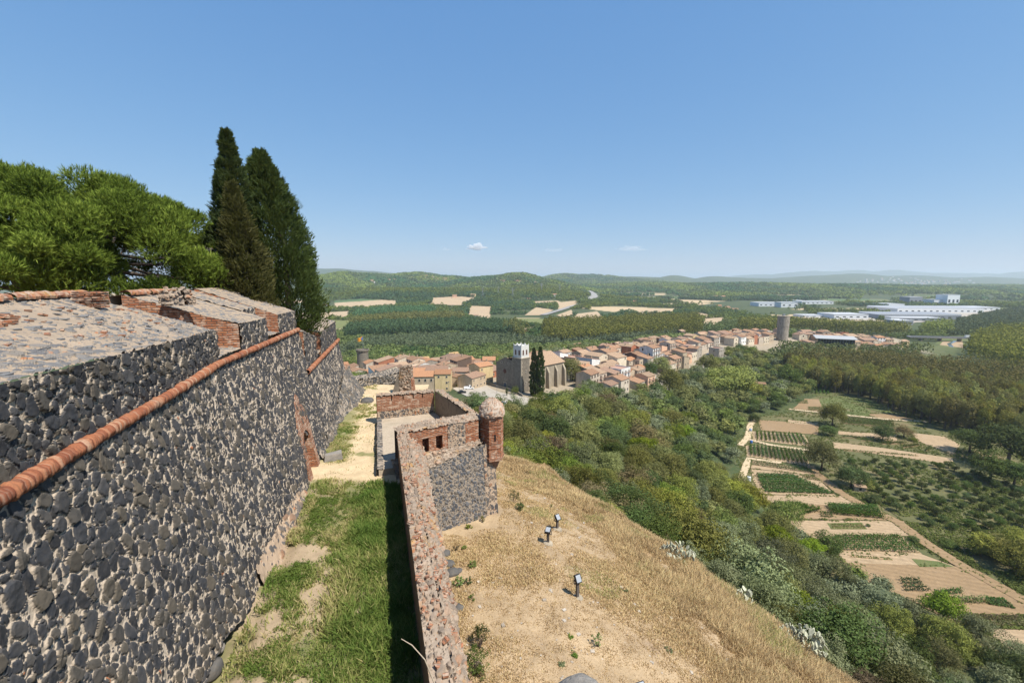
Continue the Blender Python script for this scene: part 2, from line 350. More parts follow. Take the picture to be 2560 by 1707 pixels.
# ------------------------------------------------------------------ plan of the fortress walls
def lerp_tab(tab, q):
    return np.interp(q, [a for a, b in tab], [b for a, b in tab])
XB = [(0, -5.75), (12.1, -9.2), (31.8, -13.4), (46, -16.9), (51, -18.3)]                      # foot of the big wall (z -12)
XT = [(0, -6.0), (7.03, -8.39), (9.5, -9.24), (14.1, -10.7), (18.7, -12.3), (24, -13.4), (31.8, -15.06), (51, -19.9)]   # at the moulding (z -3.6)
def wall_x(y, z, off=0.0): return lerp_tab(XB, y) + (lerp_tab(XT, y) - lerp_tab(XB, y)) * (np.asarray(z) + 12) / 8.4 + off
def low_x(y): return -1.93 - .2954 * (y - 9.6)                                   # inner top edge of the low outer wall

# ------------------------------------------------------------------ terrain
def inside(px, py, poly):
    r = np.zeros(np.shape(px), bool); n = len(poly)
    for i in range(n):
        x0, y0 = poly[i][:2]; x1, y1 = poly[(i + 1) % n][:2]
        c = (y0 > py) != (y1 > py); r ^= c & (px < (x1 - x0) * (py - y0) / ((y1 - y0) or 1e-9) + x0)
    return r
RIDGE = [(-110, 330), (-64, 262), (-20, 262), (10, 240), (60, 300), (110, 350), (167, 408), (230, 455), (303, 508), (370, 515), (450, 520)]
def ridge_d(x, y):
    best = np.full(np.shape(x), 1e9)
    for (a, b), (c, d) in zip(RIDGE[:-1], RIDGE[1:]):
        L2 = (c - a) ** 2 + (d - b) ** 2; t = np.clip(((x - a) * (c - a) + (y - b) * (d - b)) / L2, 0, 1)
        best = np.minimum(best, np.hypot(x - a - t * (c - a), y - b - t * (d - b)))
    return best
def terrain():
    az = np.radians(np.linspace(-100, 100, 640)); rad = np.geomspace(2.0, 24000, 440)
    A, Rr = np.meshgrid(az, rad); X = Rr * np.sin(A); Y = Rr * np.cos(A)
    Z = ground(X.ravel(), Y.ravel()).reshape(X.shape)
    near = Rr < 140
    Z = Z + np.where(near, (fbm(X * .8, Y * .8, 9) - .5) * .35 + (fbm(X * 3, Y * 3, 12, 3) - .5) * .10, 0) * sstep(2, 8, Rr)
    dry = sstep(-28, -23.5, Z + 4.4 * (1 - sstep(28, 46, Y)) + 3.2 * (fbm(X * .25, Y * .25, 2) - .5)) * (1 - sstep(54, 64, Y))
    town = (1 - sstep(16, 32, ridge_d(X, Y) + 14 * (fbm(X / 25, Y / 25, 4) - .5)))
    f1, f2, rid = voro(X / 260, Y / 190, 21)
    field = ((rid > .72) & (f2 - f1 > .07)) * sstep(700, 900, Rr) * (1 - sstep(4200, 5500, Rr)) * (1 - sstep(-76, -68, Z))
    n, m = X.shape; idx = np.arange(n * m).reshape(n, m)
    F = np.stack([idx[:-1, :-1], idx[:-1, 1:], idx[1:, 1:], idx[1:, :-1]], -1).reshape(-1, 4)
    t = NT('terrain'); p = t.pos()
    n1 = t.noise(p, .02, 6, .65); n2 = t.noise(p, .5, 5, .65); n3 = t.noise(p, 7, 5, .7); n0 = t.noise(p, .0022, 4, .6)
    wood = t.ramp(n1, [(.3, (.036, .056, .022)), (.5, (.065, .085, .03)), (.72, (.12, .125, .048))]); wood = t.mix(t.rng(n0, .4, .62), wood, t.mix(.5, wood, (.03, .055, .022)))
    wood = t.mix(t.rng(n2, .45, .7, 0, .45), wood, (.14, .115, .06))
    drc = t.ramp(n2, [(.3, (.32, .23, .14)), (.5, (.41, .295, .175)), (.7, (.49, .36, .22))]); drc = t.mix(t.rng(n3, .28, .7), t.mix(.4, drc, (.12, .085, .05)), drc)
    drc = t.mix(t.rng(t.noise(p, .16, 4, .6), .6, .74, 0, .55), drc, (.33, .235, .165))
    earth = t.ramp(n2, [(.3, (.24, .20, .14)), (.7, (.36, .29, .21))])
    fld = t.ramp(t.attr('pick'), [(.0, (.46, .34, .2)), (.4, (.10, .14, .05)), (.55, (.5, .37, .23)), (.8, (.16, .17, .06)), (1, (.42, .31, .19))], 'CONSTANT')
    c = t.mix(t.attr('field'), wood, fld); c = t.mix(t.attr('town'), c, earth); c = t.mix(t.attr('dry'), c, drc)
    t.col(c); t.bump(t.math('ADD', n3, t.math('MULTIPLY', n2, 2)), .5, .08)
    me = mesh_np('terrain', np.stack([X, Y, Z], -1).reshape(-1, 3), F, [t.m], {'dry': dry, 'town': town, 'field': field, 'pick': rid * 3.57 % 1}, True)
    o = link('terrain', me); o['kind'] = 'structure'; return o
terrain()

# ------------------------------------------------------------------ moat floor between the two walls
BAY = [(3, 1.4), (27, -6.4), (29.5, -3.6), (32, -3.7), (38.5, -6.9), (39.5, -8.5), (51, -9.5)]
def moat_masks(X, Y):
    foot = lerp_tab(XB, Y); d = X - foot; n = fbm(X * .7, Y * .7, 31); n2 = fbm(X * 2.3, Y * 2.3, 36, 3)
    g1 = sstep(.34, .56, n + .25 * (n2 - .5) + .22 * sstep(17, 23, Y) + .25 * sstep(2.2, 3.9, d) - .1)
    path = sstep(25.4, 26.6, Y + 1.2 * (n - .5) + .12 * d)
    g2 = np.maximum(1 - sstep(1.0, 2.3, d + 1.3 * (n2 - .5) + .02 * (Y - 28)), sstep(.60, .72, n + .2 * (n2 - .5))) * sstep(28.6, 30.2, Y + n)
    g2 = np.maximum(g2, sstep(3.2, 4.1, d + (n - .5)) * sstep(28, 30, Y) * (1 - sstep(33, 35, Y)) * .9) * (1 - sstep(40, 43, Y) * .75)
    return g1 * (1 - path) + g2 * path, path
def moat():
    ys = np.linspace(3, 51, 400); us = np.linspace(0, 1, 90); U, Y = np.meshgrid(us, ys)
    L = lerp_tab(XB, Y) - .6; Rt = lerp_tab(BAY, Y); X = L + (Rt - L) * U
    g, path = moat_masks(X, Y)
    Z = -12 + (fbm(X * .9, Y * .9, 41) - .5) * .16 + (fbm(X * 4, Y * 4, 44, 3) - .5) * .05 - .25 * (1 - sstep(.4, 1.1, X - lerp_tab(XB, Y))) * (1 - sstep(20, 26, Y))
    n, m = X.shape; idx = np.arange(n * m).reshape(n, m); F = np.stack([idx[:-1, :-1], idx[:-1, 1:], idx[1:, 1:], idx[1:, :-1]], -1).reshape(-1, 4)
    t = NT('moat_floor'); p = t.pos(); a = t.noise(p, 1.1, 5, .65); f = t.noise(p, 22, 5, .7)
    sand = t.ramp(a, [(.3, (.50, .375, .225)), (.6, (.63, .485, .30))]); soil = t.ramp(a, [(.3, (.30, .22, .14)), (.6, (.43, .325, .21))])
    c = t.mix(t.attr('path'), soil, sand); c = t.mix(t.rng(f, .3, .68), t.mix(.35, c, (.12, .09, .06)), c)
    c = t.mix(t.math('MULTIPLY', t.attr('green'), .75), c, t.ramp(a, [(.35, (.10, .125, .035)), (.7, (.17, .17, .06))])); t.col(c); t.bump(f, .5, .04)
    me = mesh_np('moat_ground', np.stack([X, Y, Z], -1).reshape(-1, 3), F, [t.m], {'green': g, 'path': path}, True); link('moat_ground', me)['kind'] = 'structure'
moat()

# ------------------------------------------------------------------ fields, paths and roads as thin sheets on the land
def Z4(x, y): return (1800 + x / 1.943, 900 + y / 1.943)
EXCL = []; HOUSES = []
def sheet(name, pts, mat, lift=.06, z=None, sub=0):
    """a polygon given by picture points, laid on the land"""
    P = [hit(u, v) if z is None else at_z(u, v, z) for (u, v) in pts]
    P = [p for p in P if p is not None]
    EXCL.append([(p.x, p.y) for p in P])
    if z is None:                                                   # densify and drape
        px = np.array([p.x for p in P]); py = np.array([p.y for p in P])
        xs = np.linspace(px.min(), px.max(), 61); ys = np.linspace(py.min(), py.max(), 61)
        poly = [(p.x, p.y) for p in P]
        gx, gy = np.meshgrid((xs[:-1] + xs[1:]) / 2, (ys[:-1] + ys[1:]) / 2); ins = inside(gx, gy, poly)
        V = []; F = []
        for j in range(60):
            for i in range(60):
                if ins[j, i]:
                    b = len(V); V += [(xs[i], ys[j]), (xs[i+1], ys[j]), (xs[i+1], ys[j+1]), (xs[i], ys[j+1])]; F.append((b, b+1, b+2, b+3))
        if not V: return None
        V = np.array(V); zz = ground(V[:, 0], V[:, 1]) + lift
        me = mesh_np(name, np.column_stack([V, zz]), F, [mat])
    else:
        me = bpy.data.meshes.new(name); me.from_pydata([(p.x, p.y, z + lift) for p in P], [], [tuple(range(len(P)))]); me.materials.append(mat)
    o = link(name, me); o['kind'] = 'structure'; return o
LINES = []
def strip(name, pts, w, mat, lift=.1, z=None):
    P = [hit(u, v) if z is None else at_z(u, v, z) for (u, v) in pts]; Q = []
    for a, b in zip(P[:-1], P[1:]):
        n = max(1, int((b - a).length / 8)); Q += [a.lerp(b, i / n) for i in range(n)]
    Q.append(P[-1]); V = []; LINES.append((np.array([q[:2] for q in Q]), w))
    for i, p in enumerate(Q):
        d = Q[min(i + 1, len(Q) - 1)] - Q[max(i - 1, 0)]; s = Vector((d.y, -d.x, 0)).normalized() * (w / 2)
        for q in (p - s, p + s): V.append((q.x, q.y, (gz(q.x, q.y) if z is None else z) + lift))
    o = link(name, mesh_np(name, V, [(2*i, 2*i+1, 2*i+3, 2*i+2) for i in range(len(Q) - 1)], [mat], None, True)); o['kind'] = 'structure'; return o
VZ = -84.7
BARE = []
def plot(pts, mat, lift=.06):
    if 'grass' not in mat and 'weeds' not in mat and lift > 0: BARE.append([tuple(at_z(*Z4(*q), VZ)[:2]) for q in pts])
    return sheet('field', [Z4(*p) for p in pts], M[mat], lift, VZ)
sheet('valley_ground', [Z4(*p) for p in [(60,640),(90,330),(160,150),(420,80),(900,130),(1477,300),(1700,330),(1750,1500),(1200,1500),(700,1200)]], M['plot_weeds'], -.12, VZ)
plot([(320,185),(480,190),(510,250),(300,235)], 'plot_soil'); plot([(420,120),(540,110),(545,175),(410,168)], 'plot_grass')
plot([(480,190),(560,178),(735,245),(720,278),(510,262)], 'plot_grass', .08); plot([(560,175),(700,180),(830,230),(830,262),(735,240)], 'plot_grass', .03)
plot([(700,262),(830,262),(990,298),(800,290)], 'plot_soil'); plot([(185,290),(480,310),(480,362),(200,342)], 'plot_soil')
plot([(330,290),(480,305),(480,318),(330,305)], 'plot_sand', .1)
plot([(150,345),(410,362),(440,420),(160,388)], 'plot_sand'); plot([(125,412),(405,440),(440,515),(130,468)], 'plot_sand', .055)
plot([(160,485),(450,530),(455,560),(150,525)], 'plot_sand'); plot([(150,528),(460,562),(495,592),(565,662),(195,650),(160,580)], 'plot_sand', .07)
plot([(195,655),(600,660),(690,708),(225,694)], 'plot_sand'); plot([(225,690),(500,698),(775,712),(810,778),(395,770),(310,745)], 'plot_soil', .05)
plot([(310,735),(365,732),(395,768),(335,768)], 'plot_sand', .09)
plot([(310,778),(895,782),(935,852),(430,856)], 'plot_sand', .05); plot([(520,792),(690,790),(715,822),(540,822)], 'plot_grass', .09)
plot([(430,850),(880,850),(985,945),(570,936)], 'plot_sand', .07)
plot([(570,936),(985,945),(1145,1003),(610,990)], 'plot_sand', .08); plot([(930,965),(1060,978),(1140,1005),(970,1005)], 'plot_grass', .12)
plot([(600,985),(1190,1003),(1500,1180),(1500,1240),(1060,1234),(870,1140),(640,1060)], 'plot_soil', .1)
plot([(1060,1236),(1500,1242),(1500,1312),(1140,1296)], 'plot_weeds', .1)
plot([(1290,1300),(1520,1310),(1560,1480),(1450,1470)], 'plot_sand', .1)
plot([(590,460),(1140,500),(1500,640),(1500,860),(1200,880),(1000,852),(700,650),(555,545)], 'plot_weeds', .05)
plot([(1050,640),(1300,690),(1477,800),(1477,850),(1150,850),(1000,760)], 'plot_sand', -.02)
plot([(575,345),(860,362),(860,397),(575,360)], 'plot_sand', .07); plot([(930,353),(1085,370),(1168,410),(1132,462),(960,392)], 'plot_sand', .08)
plot([(545,398),(800,428),(1130,478),(1135,508),(555,428)], 'plot_sand', .09)
strip('path', [Z4(*p) for p in [(200,215),(350,240),(560,262),(800,287),(1000,300)]], 3.0, M['sand'], .16, VZ)
strip('path', [Z4(*p) for p in [(165,290),(145,320),(138,370),(100,415)]], 3.2, M['sand'], .16, VZ); strip('path', [Z4(*p) for p in [(138,385),(240,412),(430,438)]], 3.0, M['sand'], .18, VZ)
strip('path', [Z4(*p) for p in [(300,500),(140,478),(118,540),(102,590)]], 3.0, M['sand'], .17, VZ)
strip('path', [Z4(*p) for p in [(430,515),(470,552),(580,642),(690,705),(860,785),(1000,890),(1150,985),(1500,1180)]], 4.0, M['plot_soil'], .19, VZ)
# the river bed beyond the plane trees and its trickle of water
def D8(x, y): return (x * 1.0884, y * 1.0884)
sheet('river_bed', [D8(*p) for p in [(2090,850),(2135,800),(2170,772),(2260,772),(2262,790),(2215,830),(2190,860)]], M['plot_grass'], .15, -84.9)
sheet('river_bed', [D8(*p) for p in [(2140,815),(2165,785),(2210,782),(2215,800),(2180,825)]], M['plot_sand'], .25, -84.9)
tw = NT('shallow_water'); tw.col((.10, .13, .15)); tw.b.inputs['Roughness'].default_value = .12; tw.b.inputs['Specular IOR Level'].default_value = .6
strip('water', [D8(*p) for p in [(2162,812),(2180,806),(2186,797),(2180,790),(2196,783)]], 4.0, tw.m, .34, -84.9)
def near_line(x, y, extra=1.0):
    for P, w in LINES:
        a, b = P[:-1], P[1:]; d = b - a; L = (d ** 2).sum(1) + 1e-9; t = np.clip(((x - a[:, 0]) * d[:, 0] + (y - a[:, 1]) * d[:, 1]) / L, 0, 1)
        if np.hypot(x - a[:, 0] - t * d[:, 0], y - a[:, 1] - t * d[:, 1]).min() < w / 2 + extra: return True
    return False
# town: car park, street and church square
sheet('car_park', [D8(*p) for p in [(1040,893),(1075,880),(1112,883),(1150,905),(1140,935),(1100,925),(1060,905)]], M['gravel'], .25)
strip('road', [D8(*p) for p in [(1100,897),(1130,908),(1152,920),(1140,940),(1118,955)]], 6.5, M['gravel'], .35)
sheet('church_square', [D8(*p) for p in [(1120,893),(1160,905),(1215,915),(1212,935),(1180,925),(1140,905)]], M['gravel'], .3)
strip('road', [D8(*p) for p in [(1590,850),(1640,812),(1665,798)]], 8, M['gravel'], .3)
sheet('parking_yard', [D8(*p) for p in [(1480,868),(1500,862),(1535,880),(1535,908),(1500,900)]], M['gravel'], .3)
sheet('yard', [D8(*p) for p in [(1480,845),(1500,838),(1512,850),(1490,858)]], M['gravel'], .3)
# far fields and roads
def Q1(x, y): return (800 + x / 3.92, 640 + y / 3.92)
def Q2(x, y): return (1250 + x / 3.92, 650 + y / 3.92)
for f, pts, mat in ((Q1, [(140,462),(600,432),(745,440),(755,490),(300,525),(150,512)], 'farm_tan'), (Q1, [(140,442),(400,422),(590,430),(400,452),(140,462)], 'farm_green'),
    (Q1, [(0,560),(300,542),(275,615),(0,610)], 'farm_tan'), (Q1, [(1110,410),(1400,400),(1550,420),(1380,485),(1080,482)], 'farm_tan'), (Q1, [(1470,490),(1690,500),(1660,620),(1450,600)], 'farm_tan'),
    (Q1, [(1960,720),(2130,695),(2130,725),(1970,762)], 'farm_tan'), (Q1, [(2060,450),(2330,440),(2400,470),(2100,480)], 'farm_tan'),
    (Q2, [(240,545),(350,465),(525,490),(430,545)], 'farm_tan'), (Q2, [(300,410),(530,402),(520,440),(340,440)], 'farm_tan'), (Q2, [(560,420),(780,398),(700,462),(570,485)], 'farm_tan'),
    (Q2, [(760,530),(950,505),(1030,585),(960,600),(700,580)], 'farm_tan'), (Q2, [(1300,505),(1560,480),(1720,500),(1690,532),(1350,525)], 'farm_tan'), (Q2, [(1890,520),(2000,525),(2120,560),(1960,580)], 'farm_tan'), (Q2, [(1980,580),(2200,565),(2190,640),(2010,640)], 'farm_tan'),
    (Q2, [(550,545),(700,490),(720,540),(600,560)], 'farm_tan'), (Q2, [(190,690),(360,655),(370,690),(200,720)], 'farm_tan')):
    sheet('farm_field', [f(*p) for p in pts], M[mat], 1.0)
strip('highway', [Q2(*p) for p in [(420,545),(520,515),(620,485),(700,458),(800,432)]], 16, M['road'], 2.0)
strip('highway', [Q2(*p) for p in [(890,392),(928,362),(920,335),(880,308)]], 26, M['road'], 4.0)
# ------------------------------------------------------------------ stone fields on masonry surfaces
def stones(S, T, size, keep, seed, gap, rise, lean=.25):
    s = S; t = T / rise + lean * S
    f1, f2, r, ox, oy = voro(s / size, t / size, seed, off=True); k = hash2(np.round(r * 9999), r * 0, seed + 2); k3 = hash2(np.round(r * 9999), r * 0 + 5, seed + 8) - .5; k4 = hash2(np.round(r * 9999), r * 0 + 7, seed + 9) - .5; k2 = hash2(np.round(r * 9999), r * 0 + 3, seed + 6)
    e = np.minimum((f2 - f1), 1.35 * (.40 + .28 * k2 - f1)) * size
    m = np.where(k < keep, sstep(gap * .2, gap + .022, e), 0); return m, m * np.clip(1 - .35 * np.clip(f1, 0, 1) ** 2 + 1.5 * (k3 * ox + k4 * oy), .2, 1.6), r
def rubble(S, T, big=.34, keep=.74, seed=0, small=.13, keep2=.8, prot=.05, rise=1.15):
    """heights, stone cover and stone tint for wall coordinates in metres: large, middling and small stones fill in turn"""
    w1 = fbm(S * 3.6, T * 3.6, seed + 3, 5) - .5; w2 = fbm(S * 3.6, T * 3.6, seed + 9, 5) - .5
    S2 = S + .11 * w1; T2 = T + .11 * w2
    var = .9 * (fbm(S * .38, T * .38, seed + 60, 3) - .5)
    m1, h1, r1 = stones(S2, T2, big * 1.08, keep * .9 + var, seed, .038, rise); h = h1 * (.55 + .7 * r1); m = m1; tint = r1 * .94
    for size, kp, sd, g, hh in ((big * .66, keep * .95 + var, 31, .042, .75), ((big + small) * .33, (keep + keep2) / 2 * .8 + var * .7, 43, .028, .5), (small * .72, keep2 * .6, 50, .017, .3)):
        m2, h2, r2 = stones(S2 + 3.3 * sd, T2 + 1.7 * sd, size, kp, seed + sd, g, rise, .12); m2 = np.where(m < .06, m2, 0); h2 = np.where(m2 > 0, h2, 0) * hh * (.6 + .8 * r2)
        tint = np.where(m2 > m, r2 if size < .2 else r2 * .955, tint); h = np.maximum(h, h2); m = np.maximum(m, m2)
    h = h * prot + prot * .40 * (fbm(S * 5, T * 5, seed + 20, 2) - .5) + prot * .25 * m * (fbm(S * 8, T * 8, seed + 25, 2) - .5)
    return h, m, tint
def skin(name, A, B, mat, parent, seed=0, hole=None, wob=.07, nrow=None, dens=1.0, kw=None, thick=True, smooth=False):
    """masonry surface between two polylines (numpy n x 3); A is the lower / outer one"""
    kw = kw or {}
    A = np.asarray(A, float); B = np.asarray(B, float)
    L = np.concatenate([[0], np.cumsum(np.linalg.norm(np.diff((A + B) / 2, axis=0), axis=1))])
    mid = (A + B) / 2; pos = [0.0]                                  # sample spacing grows with distance from the eye
    while pos[-1] < L[-1]:
        c = [np.interp(pos[-1], L, mid[:, q]) for q in range(3)]; pos.append(pos[-1] + min(.14, max(.02, .0023 * math.hypot(c[0], c[1], c[2]))) / dens)
    pos[-1] = L[-1]; pos = np.array(pos)
    a = np.stack([np.interp(pos, L, A[:, q]) for q in range(3)], -1); b = np.stack([np.interp(pos, L, B[:, q]) for q in range(3)], -1)
    H = np.linalg.norm(b - a, axis=1); md = np.linalg.norm(mid, axis=1).min()
    nrow = nrow or int(max(3, H.max() / min(.12, max(.022, .0030 * md)) * dens)); t = np.linspace(0, 1, nrow)
    P = a[None] + (b - a)[None] * t[:, None, None]
    S = np.broadcast_to(pos[None, :], P.shape[:2]); T = H[None, :] * t[:, None]
    du = np.gradient(P, axis=1); dv = np.gradient(P, axis=0); N = np.cross(du, dv); N /= np.linalg.norm(N, axis=2, keepdims=True) + 1e-9
    h, m, tint = rubble(S, T, seed=seed, **kw); h = h + wob * (fbm(S * .45, T * .45, seed + 77, 3) - .5) * 2
    P = P + N * h[..., None]; n, k = P.shape[:2]; idx = np.arange(n * k).reshape(n, k)
    F = np.stack([idx[:-1, :-1], idx[:-1, 1:], idx[1:, 1:], idx[1:, :-1]], -1).reshape(-1, 4)
    if hole is not None:
        c = P.reshape(-1, 3)[F].mean(1); F = F[~hole(c)]
    return link(name, mesh_np(name, P.reshape(-1, 3), F, [mat], {'stone': m, 'tint': tint}, smooth), parent)
def line(ys, xf, z): ys = np.asarray(ys, float); return np.column_stack([xf(ys), ys, np.broadcast_to(z, ys.shape)])

# ------------------------------------------------------------------ the big fortress wall
fort = empty('fortress_wall', (-9, 12, -12), 0, 'tall battered fortress wall of dark stones in pale mortar with a red brick moulding', 'wall')
def in_fort(o): o.parent = fort; o.matrix_parent_inverse = Matrix.Translation((9, -12, 12)); return o
def fpart(name, A, B, mat, **k): return in_fort(skin(name, A, B, mat, None, **k))
def door_hole(c):
    y, z = c[:, 1], c[:, 2]; return (y > 26.5) & (y < 28.0) & (z < -9.35 - np.abs(y - 27.25) * .9)
ys1 = np.linspace(.6, 31.9, 90); ys2 = np.linspace(31.9, 48.5, 40)
UND = .75 * (1 - sstep(13.5, 16.5, ys1 + 2.4 * fbm(ys1 * 1.1, ys1 * 0, 4) - 1.2)) + .5 * np.exp(-((ys1 - 24.6) / .7) ** 2)
fpart('rampart_face', line(ys1, lambda y: wall_x(y, -12.35) + .1 * (UND > .3), -12.35 + UND), line(ys1, lambda y: wall_x(y, -3.62), -3.62), M['rubble'], seed=1, hole=door_hole, kw=dict(big=.345, keep=.84, keep2=.80, prot=.08, rise=1.25), wob=.10)
fpart('rampart_face', line(ys2, lambda y: wall_x(y, -12.35), -12.35), line(ys2, lambda y: wall_x(y, -6.52), -6.52), M['rubble'], seed=8, wob=.14, kw=dict(big=.32, keep=.7, prot=.07))
# brick torus moulding
def cordon(y0, y1, z, seed, r=.150):
    n = int((y1 - y0) / .014); ys = np.linspace(y0, y1, n); c = np.column_stack([wall_x(ys, z, .02), ys, np.full(n, z)])
    k = 12; th = np.linspace(-2.2, 2.2, k); br = np.floor(ys / .082); j = hash2(br, br * 0 + seed, 1); e = np.abs((ys / .082) % 1 - .5) * 2
    P = np.zeros((n, k, 3)); rr = r * (1 + .20 * (j - .5)) * (1 + .18 * (vnoise(ys * 1.3, ys * 0, seed) - .5)) * (1 - .20 * sstep(.55, 1, e)); rr = rr * (1 - .32 * (hash2(br, br * 0 + 7, seed) > .955))
    nx = np.array([.97, .22])
    for q in range(k):
        ra = rr * (1 + .26 * (vnoise(ys * 11, ys * 0 + q * 1.3, seed) - .5)); P[:, q, 0] = c[:, 0] + nx[0] * (ra * np.cos(th[q]) + .03); P[:, q, 1] = c[:, 1] + nx[1] * ra * np.cos(th[q]); P[:, q, 2] = c[:, 2] + ra * np.sin(th[q])
    idx = np.arange(n * k).reshape(n, k); F = np.stack([idx[:-1, :-1], idx[1:, :-1], idx[1:, 1:], idx[:-1, 1:]], -1).reshape(-1, 4)
    me = mesh_np('cordon', P.reshape(-1, 3), F, [M['cordon']], {'tint': np.repeat(j, k), 'stone': np.repeat(sstep(.8, .98, e) * .4, k)}, True); in_fort(link('brick_moulding', me))
cordon(.6, 31.75, -3.52, 3); cordon(31.3, 48.5, -6.45, 5, .165)
# parapet blocks: stone front, brick cheeks, sloping mortar top, brick ridge
def edge_z(y): return np.interp(y, [0, 7, 19, 32], [-1.68, -1.74, -2.12, -2.18])
DIRN = Vector((-.955, -.297, 0))                                     # inward, away from the moat
def inner(y, d, z, xf=None, zs=None):
    y = np.asarray(y, float); x = wall_x(y, -3.0, 0) if xf is None else xf(y)
    return np.column_stack([x + DIRN.x * d, y + DIRN.y * d, np.broadcast_to(z, y.shape)])
def slab(name, pts, mat, parent, back=.25):
    mb = MB(); mb.poly(pts); return mb.build(name, mat, parent)
def merlon(y0, y1, ez, crest, depth, zlow, seed, cheeks=True, xf=None, tile=True):
    o = in_fort(bpy.data.objects.new('parapet_block', None)); C.objects.link(o)
    def sub(ob): ob.parent = o; ob.matrix_parent_inverse = fort.matrix_world.inverted(); return ob
    mi = Matrix.Translation((9, -12, 12)); ys = np.linspace(y0, y1, max(4, int((y1 - y0) * 2))); e = ez(ys)
    X = xf or (lambda y: wall_x(y, -3.0, -.06))
    def S(*a, **k): ob = skin(*a, None, **k); ob.parent = o; return ob
    lowl = np.column_stack([X(ys), ys, np.full(len(ys), zlow)]); top = np.column_stack([X(ys), ys, e])
    S('stone_front', lowl, top, M['rubble'], seed=seed, kw=dict(big=.33, keep=.93, keep2=.75, prot=.085), wob=.05)
    cr = np.column_stack([X(ys) + DIRN.x * depth, ys + DIRN.y * depth, np.full(len(ys), crest)])
    S('sloping_top', top + [0, 0, -.01], cr, M['top'], seed=seed + 3, kw=dict(big=.32, keep=.26, small=.14, keep2=.25, prot=.05, rise=.7), wob=.05)
    bk = cr + np.array([DIRN.x * .5, DIRN.y * .5, -.1]); b2 = bk + np.array([0, 0, -2.2])
    mb = MB()
    for i in range(len(ys) - 1): mb.poly([cr[i], cr[i+1], bk[i+1], bk[i]]); mb.poly([bk[i], bk[i+1], b2[i+1], b2[i]])
    mb.build('inner_side', M['crest'], o)
    for i, s in ((0, -1), (-1, 1)):                                 # brick cheeks of the gun openings
        if not cheeks: break
        m = MB(); a, b, c = lowl[i], top[i], cr[i]; d = np.array([c[0], c[1], zlow + .5]); off = np.array([0, .015 * s, -.02])
        m.poly([a + off, b + off, c + off, d + off] if s < 0 else [d + off, c + off, b + off, a + off]); m.build('brick_cheek', M['brick'], o)
    if tile:                                                        # half-round ridge of bricks
        n = int((y1 - y0) / .05); yy = np.linspace(y0, y1, n); k = 8; th = np.linspace(-.35, 2.9, k); P = np.zeros((n, k, 3)); br = np.floor(yy / .16); j = hash2(br, br * 0 + seed, 3)
        for q in range(k):
            rr = .21 * (1 + .25 * (j - .5)) * (1 + .2 * (vnoise(yy * 7, yy * 0 + q, seed) - .5)); dd = depth - .12 - rr * math.cos(th[q]) * 1.25
            P[:, q, 0] = X(yy) + DIRN.x * dd; P[:, q, 1] = yy + DIRN.y * dd; P[:, q, 2] = crest + .02 + rr * math.sin(th[q]) * .8 + .05 * (vnoise(yy * .8, yy * 0, seed) - .5)
        idx = np.arange(n * k).reshape(n, k); F = np.stack([idx[:-1, :-1], idx[1:, :-1], idx[1:, 1:], idx[:-1, 1:]], -1).reshape(-1, 4)
        keep = hash2(br, br * 0 + 3, seed)[:-1] > .06; F = F.reshape(n - 1, k - 1, 4)[keep].reshape(-1, 4)
        ob = link('brick_ridge', mesh_np('brick_ridge', P.reshape(-1, 3), F, [M['ridge']], {'tint': np.repeat(j, k), 'stone': np.repeat(j * 0, k)}, False)); ob.parent = o
    return o
def ridge_mat():
    t = NT('lichen_brick_ridge'); p = t.pos(); f = t.noise(p, 20, 5, .7); n = t.noise(p, 4, 4, .65)
    c = t.ramp(t.attr('tint'), [(0, (.30, .11, .055)), (.6, (.42, .18, .09)), (1, (.46, .27, .17))]); c = t.mix(t.rng(n, .48, .6, 0, .8), c, (.47, .38, .30))
    c = t.mix(t.rng(t.noise(p, 2.3, 4, .7), .52, .66, 0, .7), c, (.40, .22, .05)); c = t.mix(t.rng(f, .35, .7), t.mix(.5, c, (.1, .06, .04)), c); t.col(c); t.bump(f, .8, .03); return t.m
M['ridge'] = ridge_mat()
merlon(.6, 19.1, edge_z, -.62, 4.5, -3.5, 21)
merlon(21.7, 25.7, edge_z, -.68, 4.5, -3.5, 33)
merlon(28.0, 31.8, edge_z, -.55, 4.3, -3.5, 44, tile=False)
merlon(25.3, 27.7, lambda y: edge_z(y) + .43, -.66, 3.2, -3.1, 47, cheeks=False, tile=False, xf=lambda y: wall_x(y, -3.0, -.06) + DIRN.x * 1.3)
xf2 = lambda y: wall_x(y, -5.6, -.05)
merlon(31.9, 36.6, lambda y: np.interp(y, [31.9, 36.6], [-3.7, -4.6]), -3.3, 2.4, -6.4, 52, xf=xf2, tile=False)
merlon(38.6, 48.5, lambda y: np.interp(y, [38, 50], [-4.55, -4.45]), -3.5, 3.0, -6.4, 61, xf=xf2, tile=False)
def sill(y0, y1, z, depth, seed, xf, inside_rise=.45):
    ys = np.linspace(y0 - .05, y1 + .05, 8); A = np.column_stack([xf(ys), ys, np.full(8, z)]); B = np.column_stack([xf(ys) + DIRN.x * depth, ys + DIRN.y * depth, np.full(8, z + inside_rise)])
    fpart('embrasure_sill', A, B, M['top'], seed=seed, kw=dict(big=.3, keep=.3, keep2=.3, prot=.07))
X1 = lambda y: wall_x(y, -3.0, -.02)
sill(19.1, 21.7, -3.32, 4.6, 70, X1); sill(25.7, 28.0, -3.25, 4.6, 72, X1); sill(36.6, 38.6, -6.1, 3, 74, xf2)
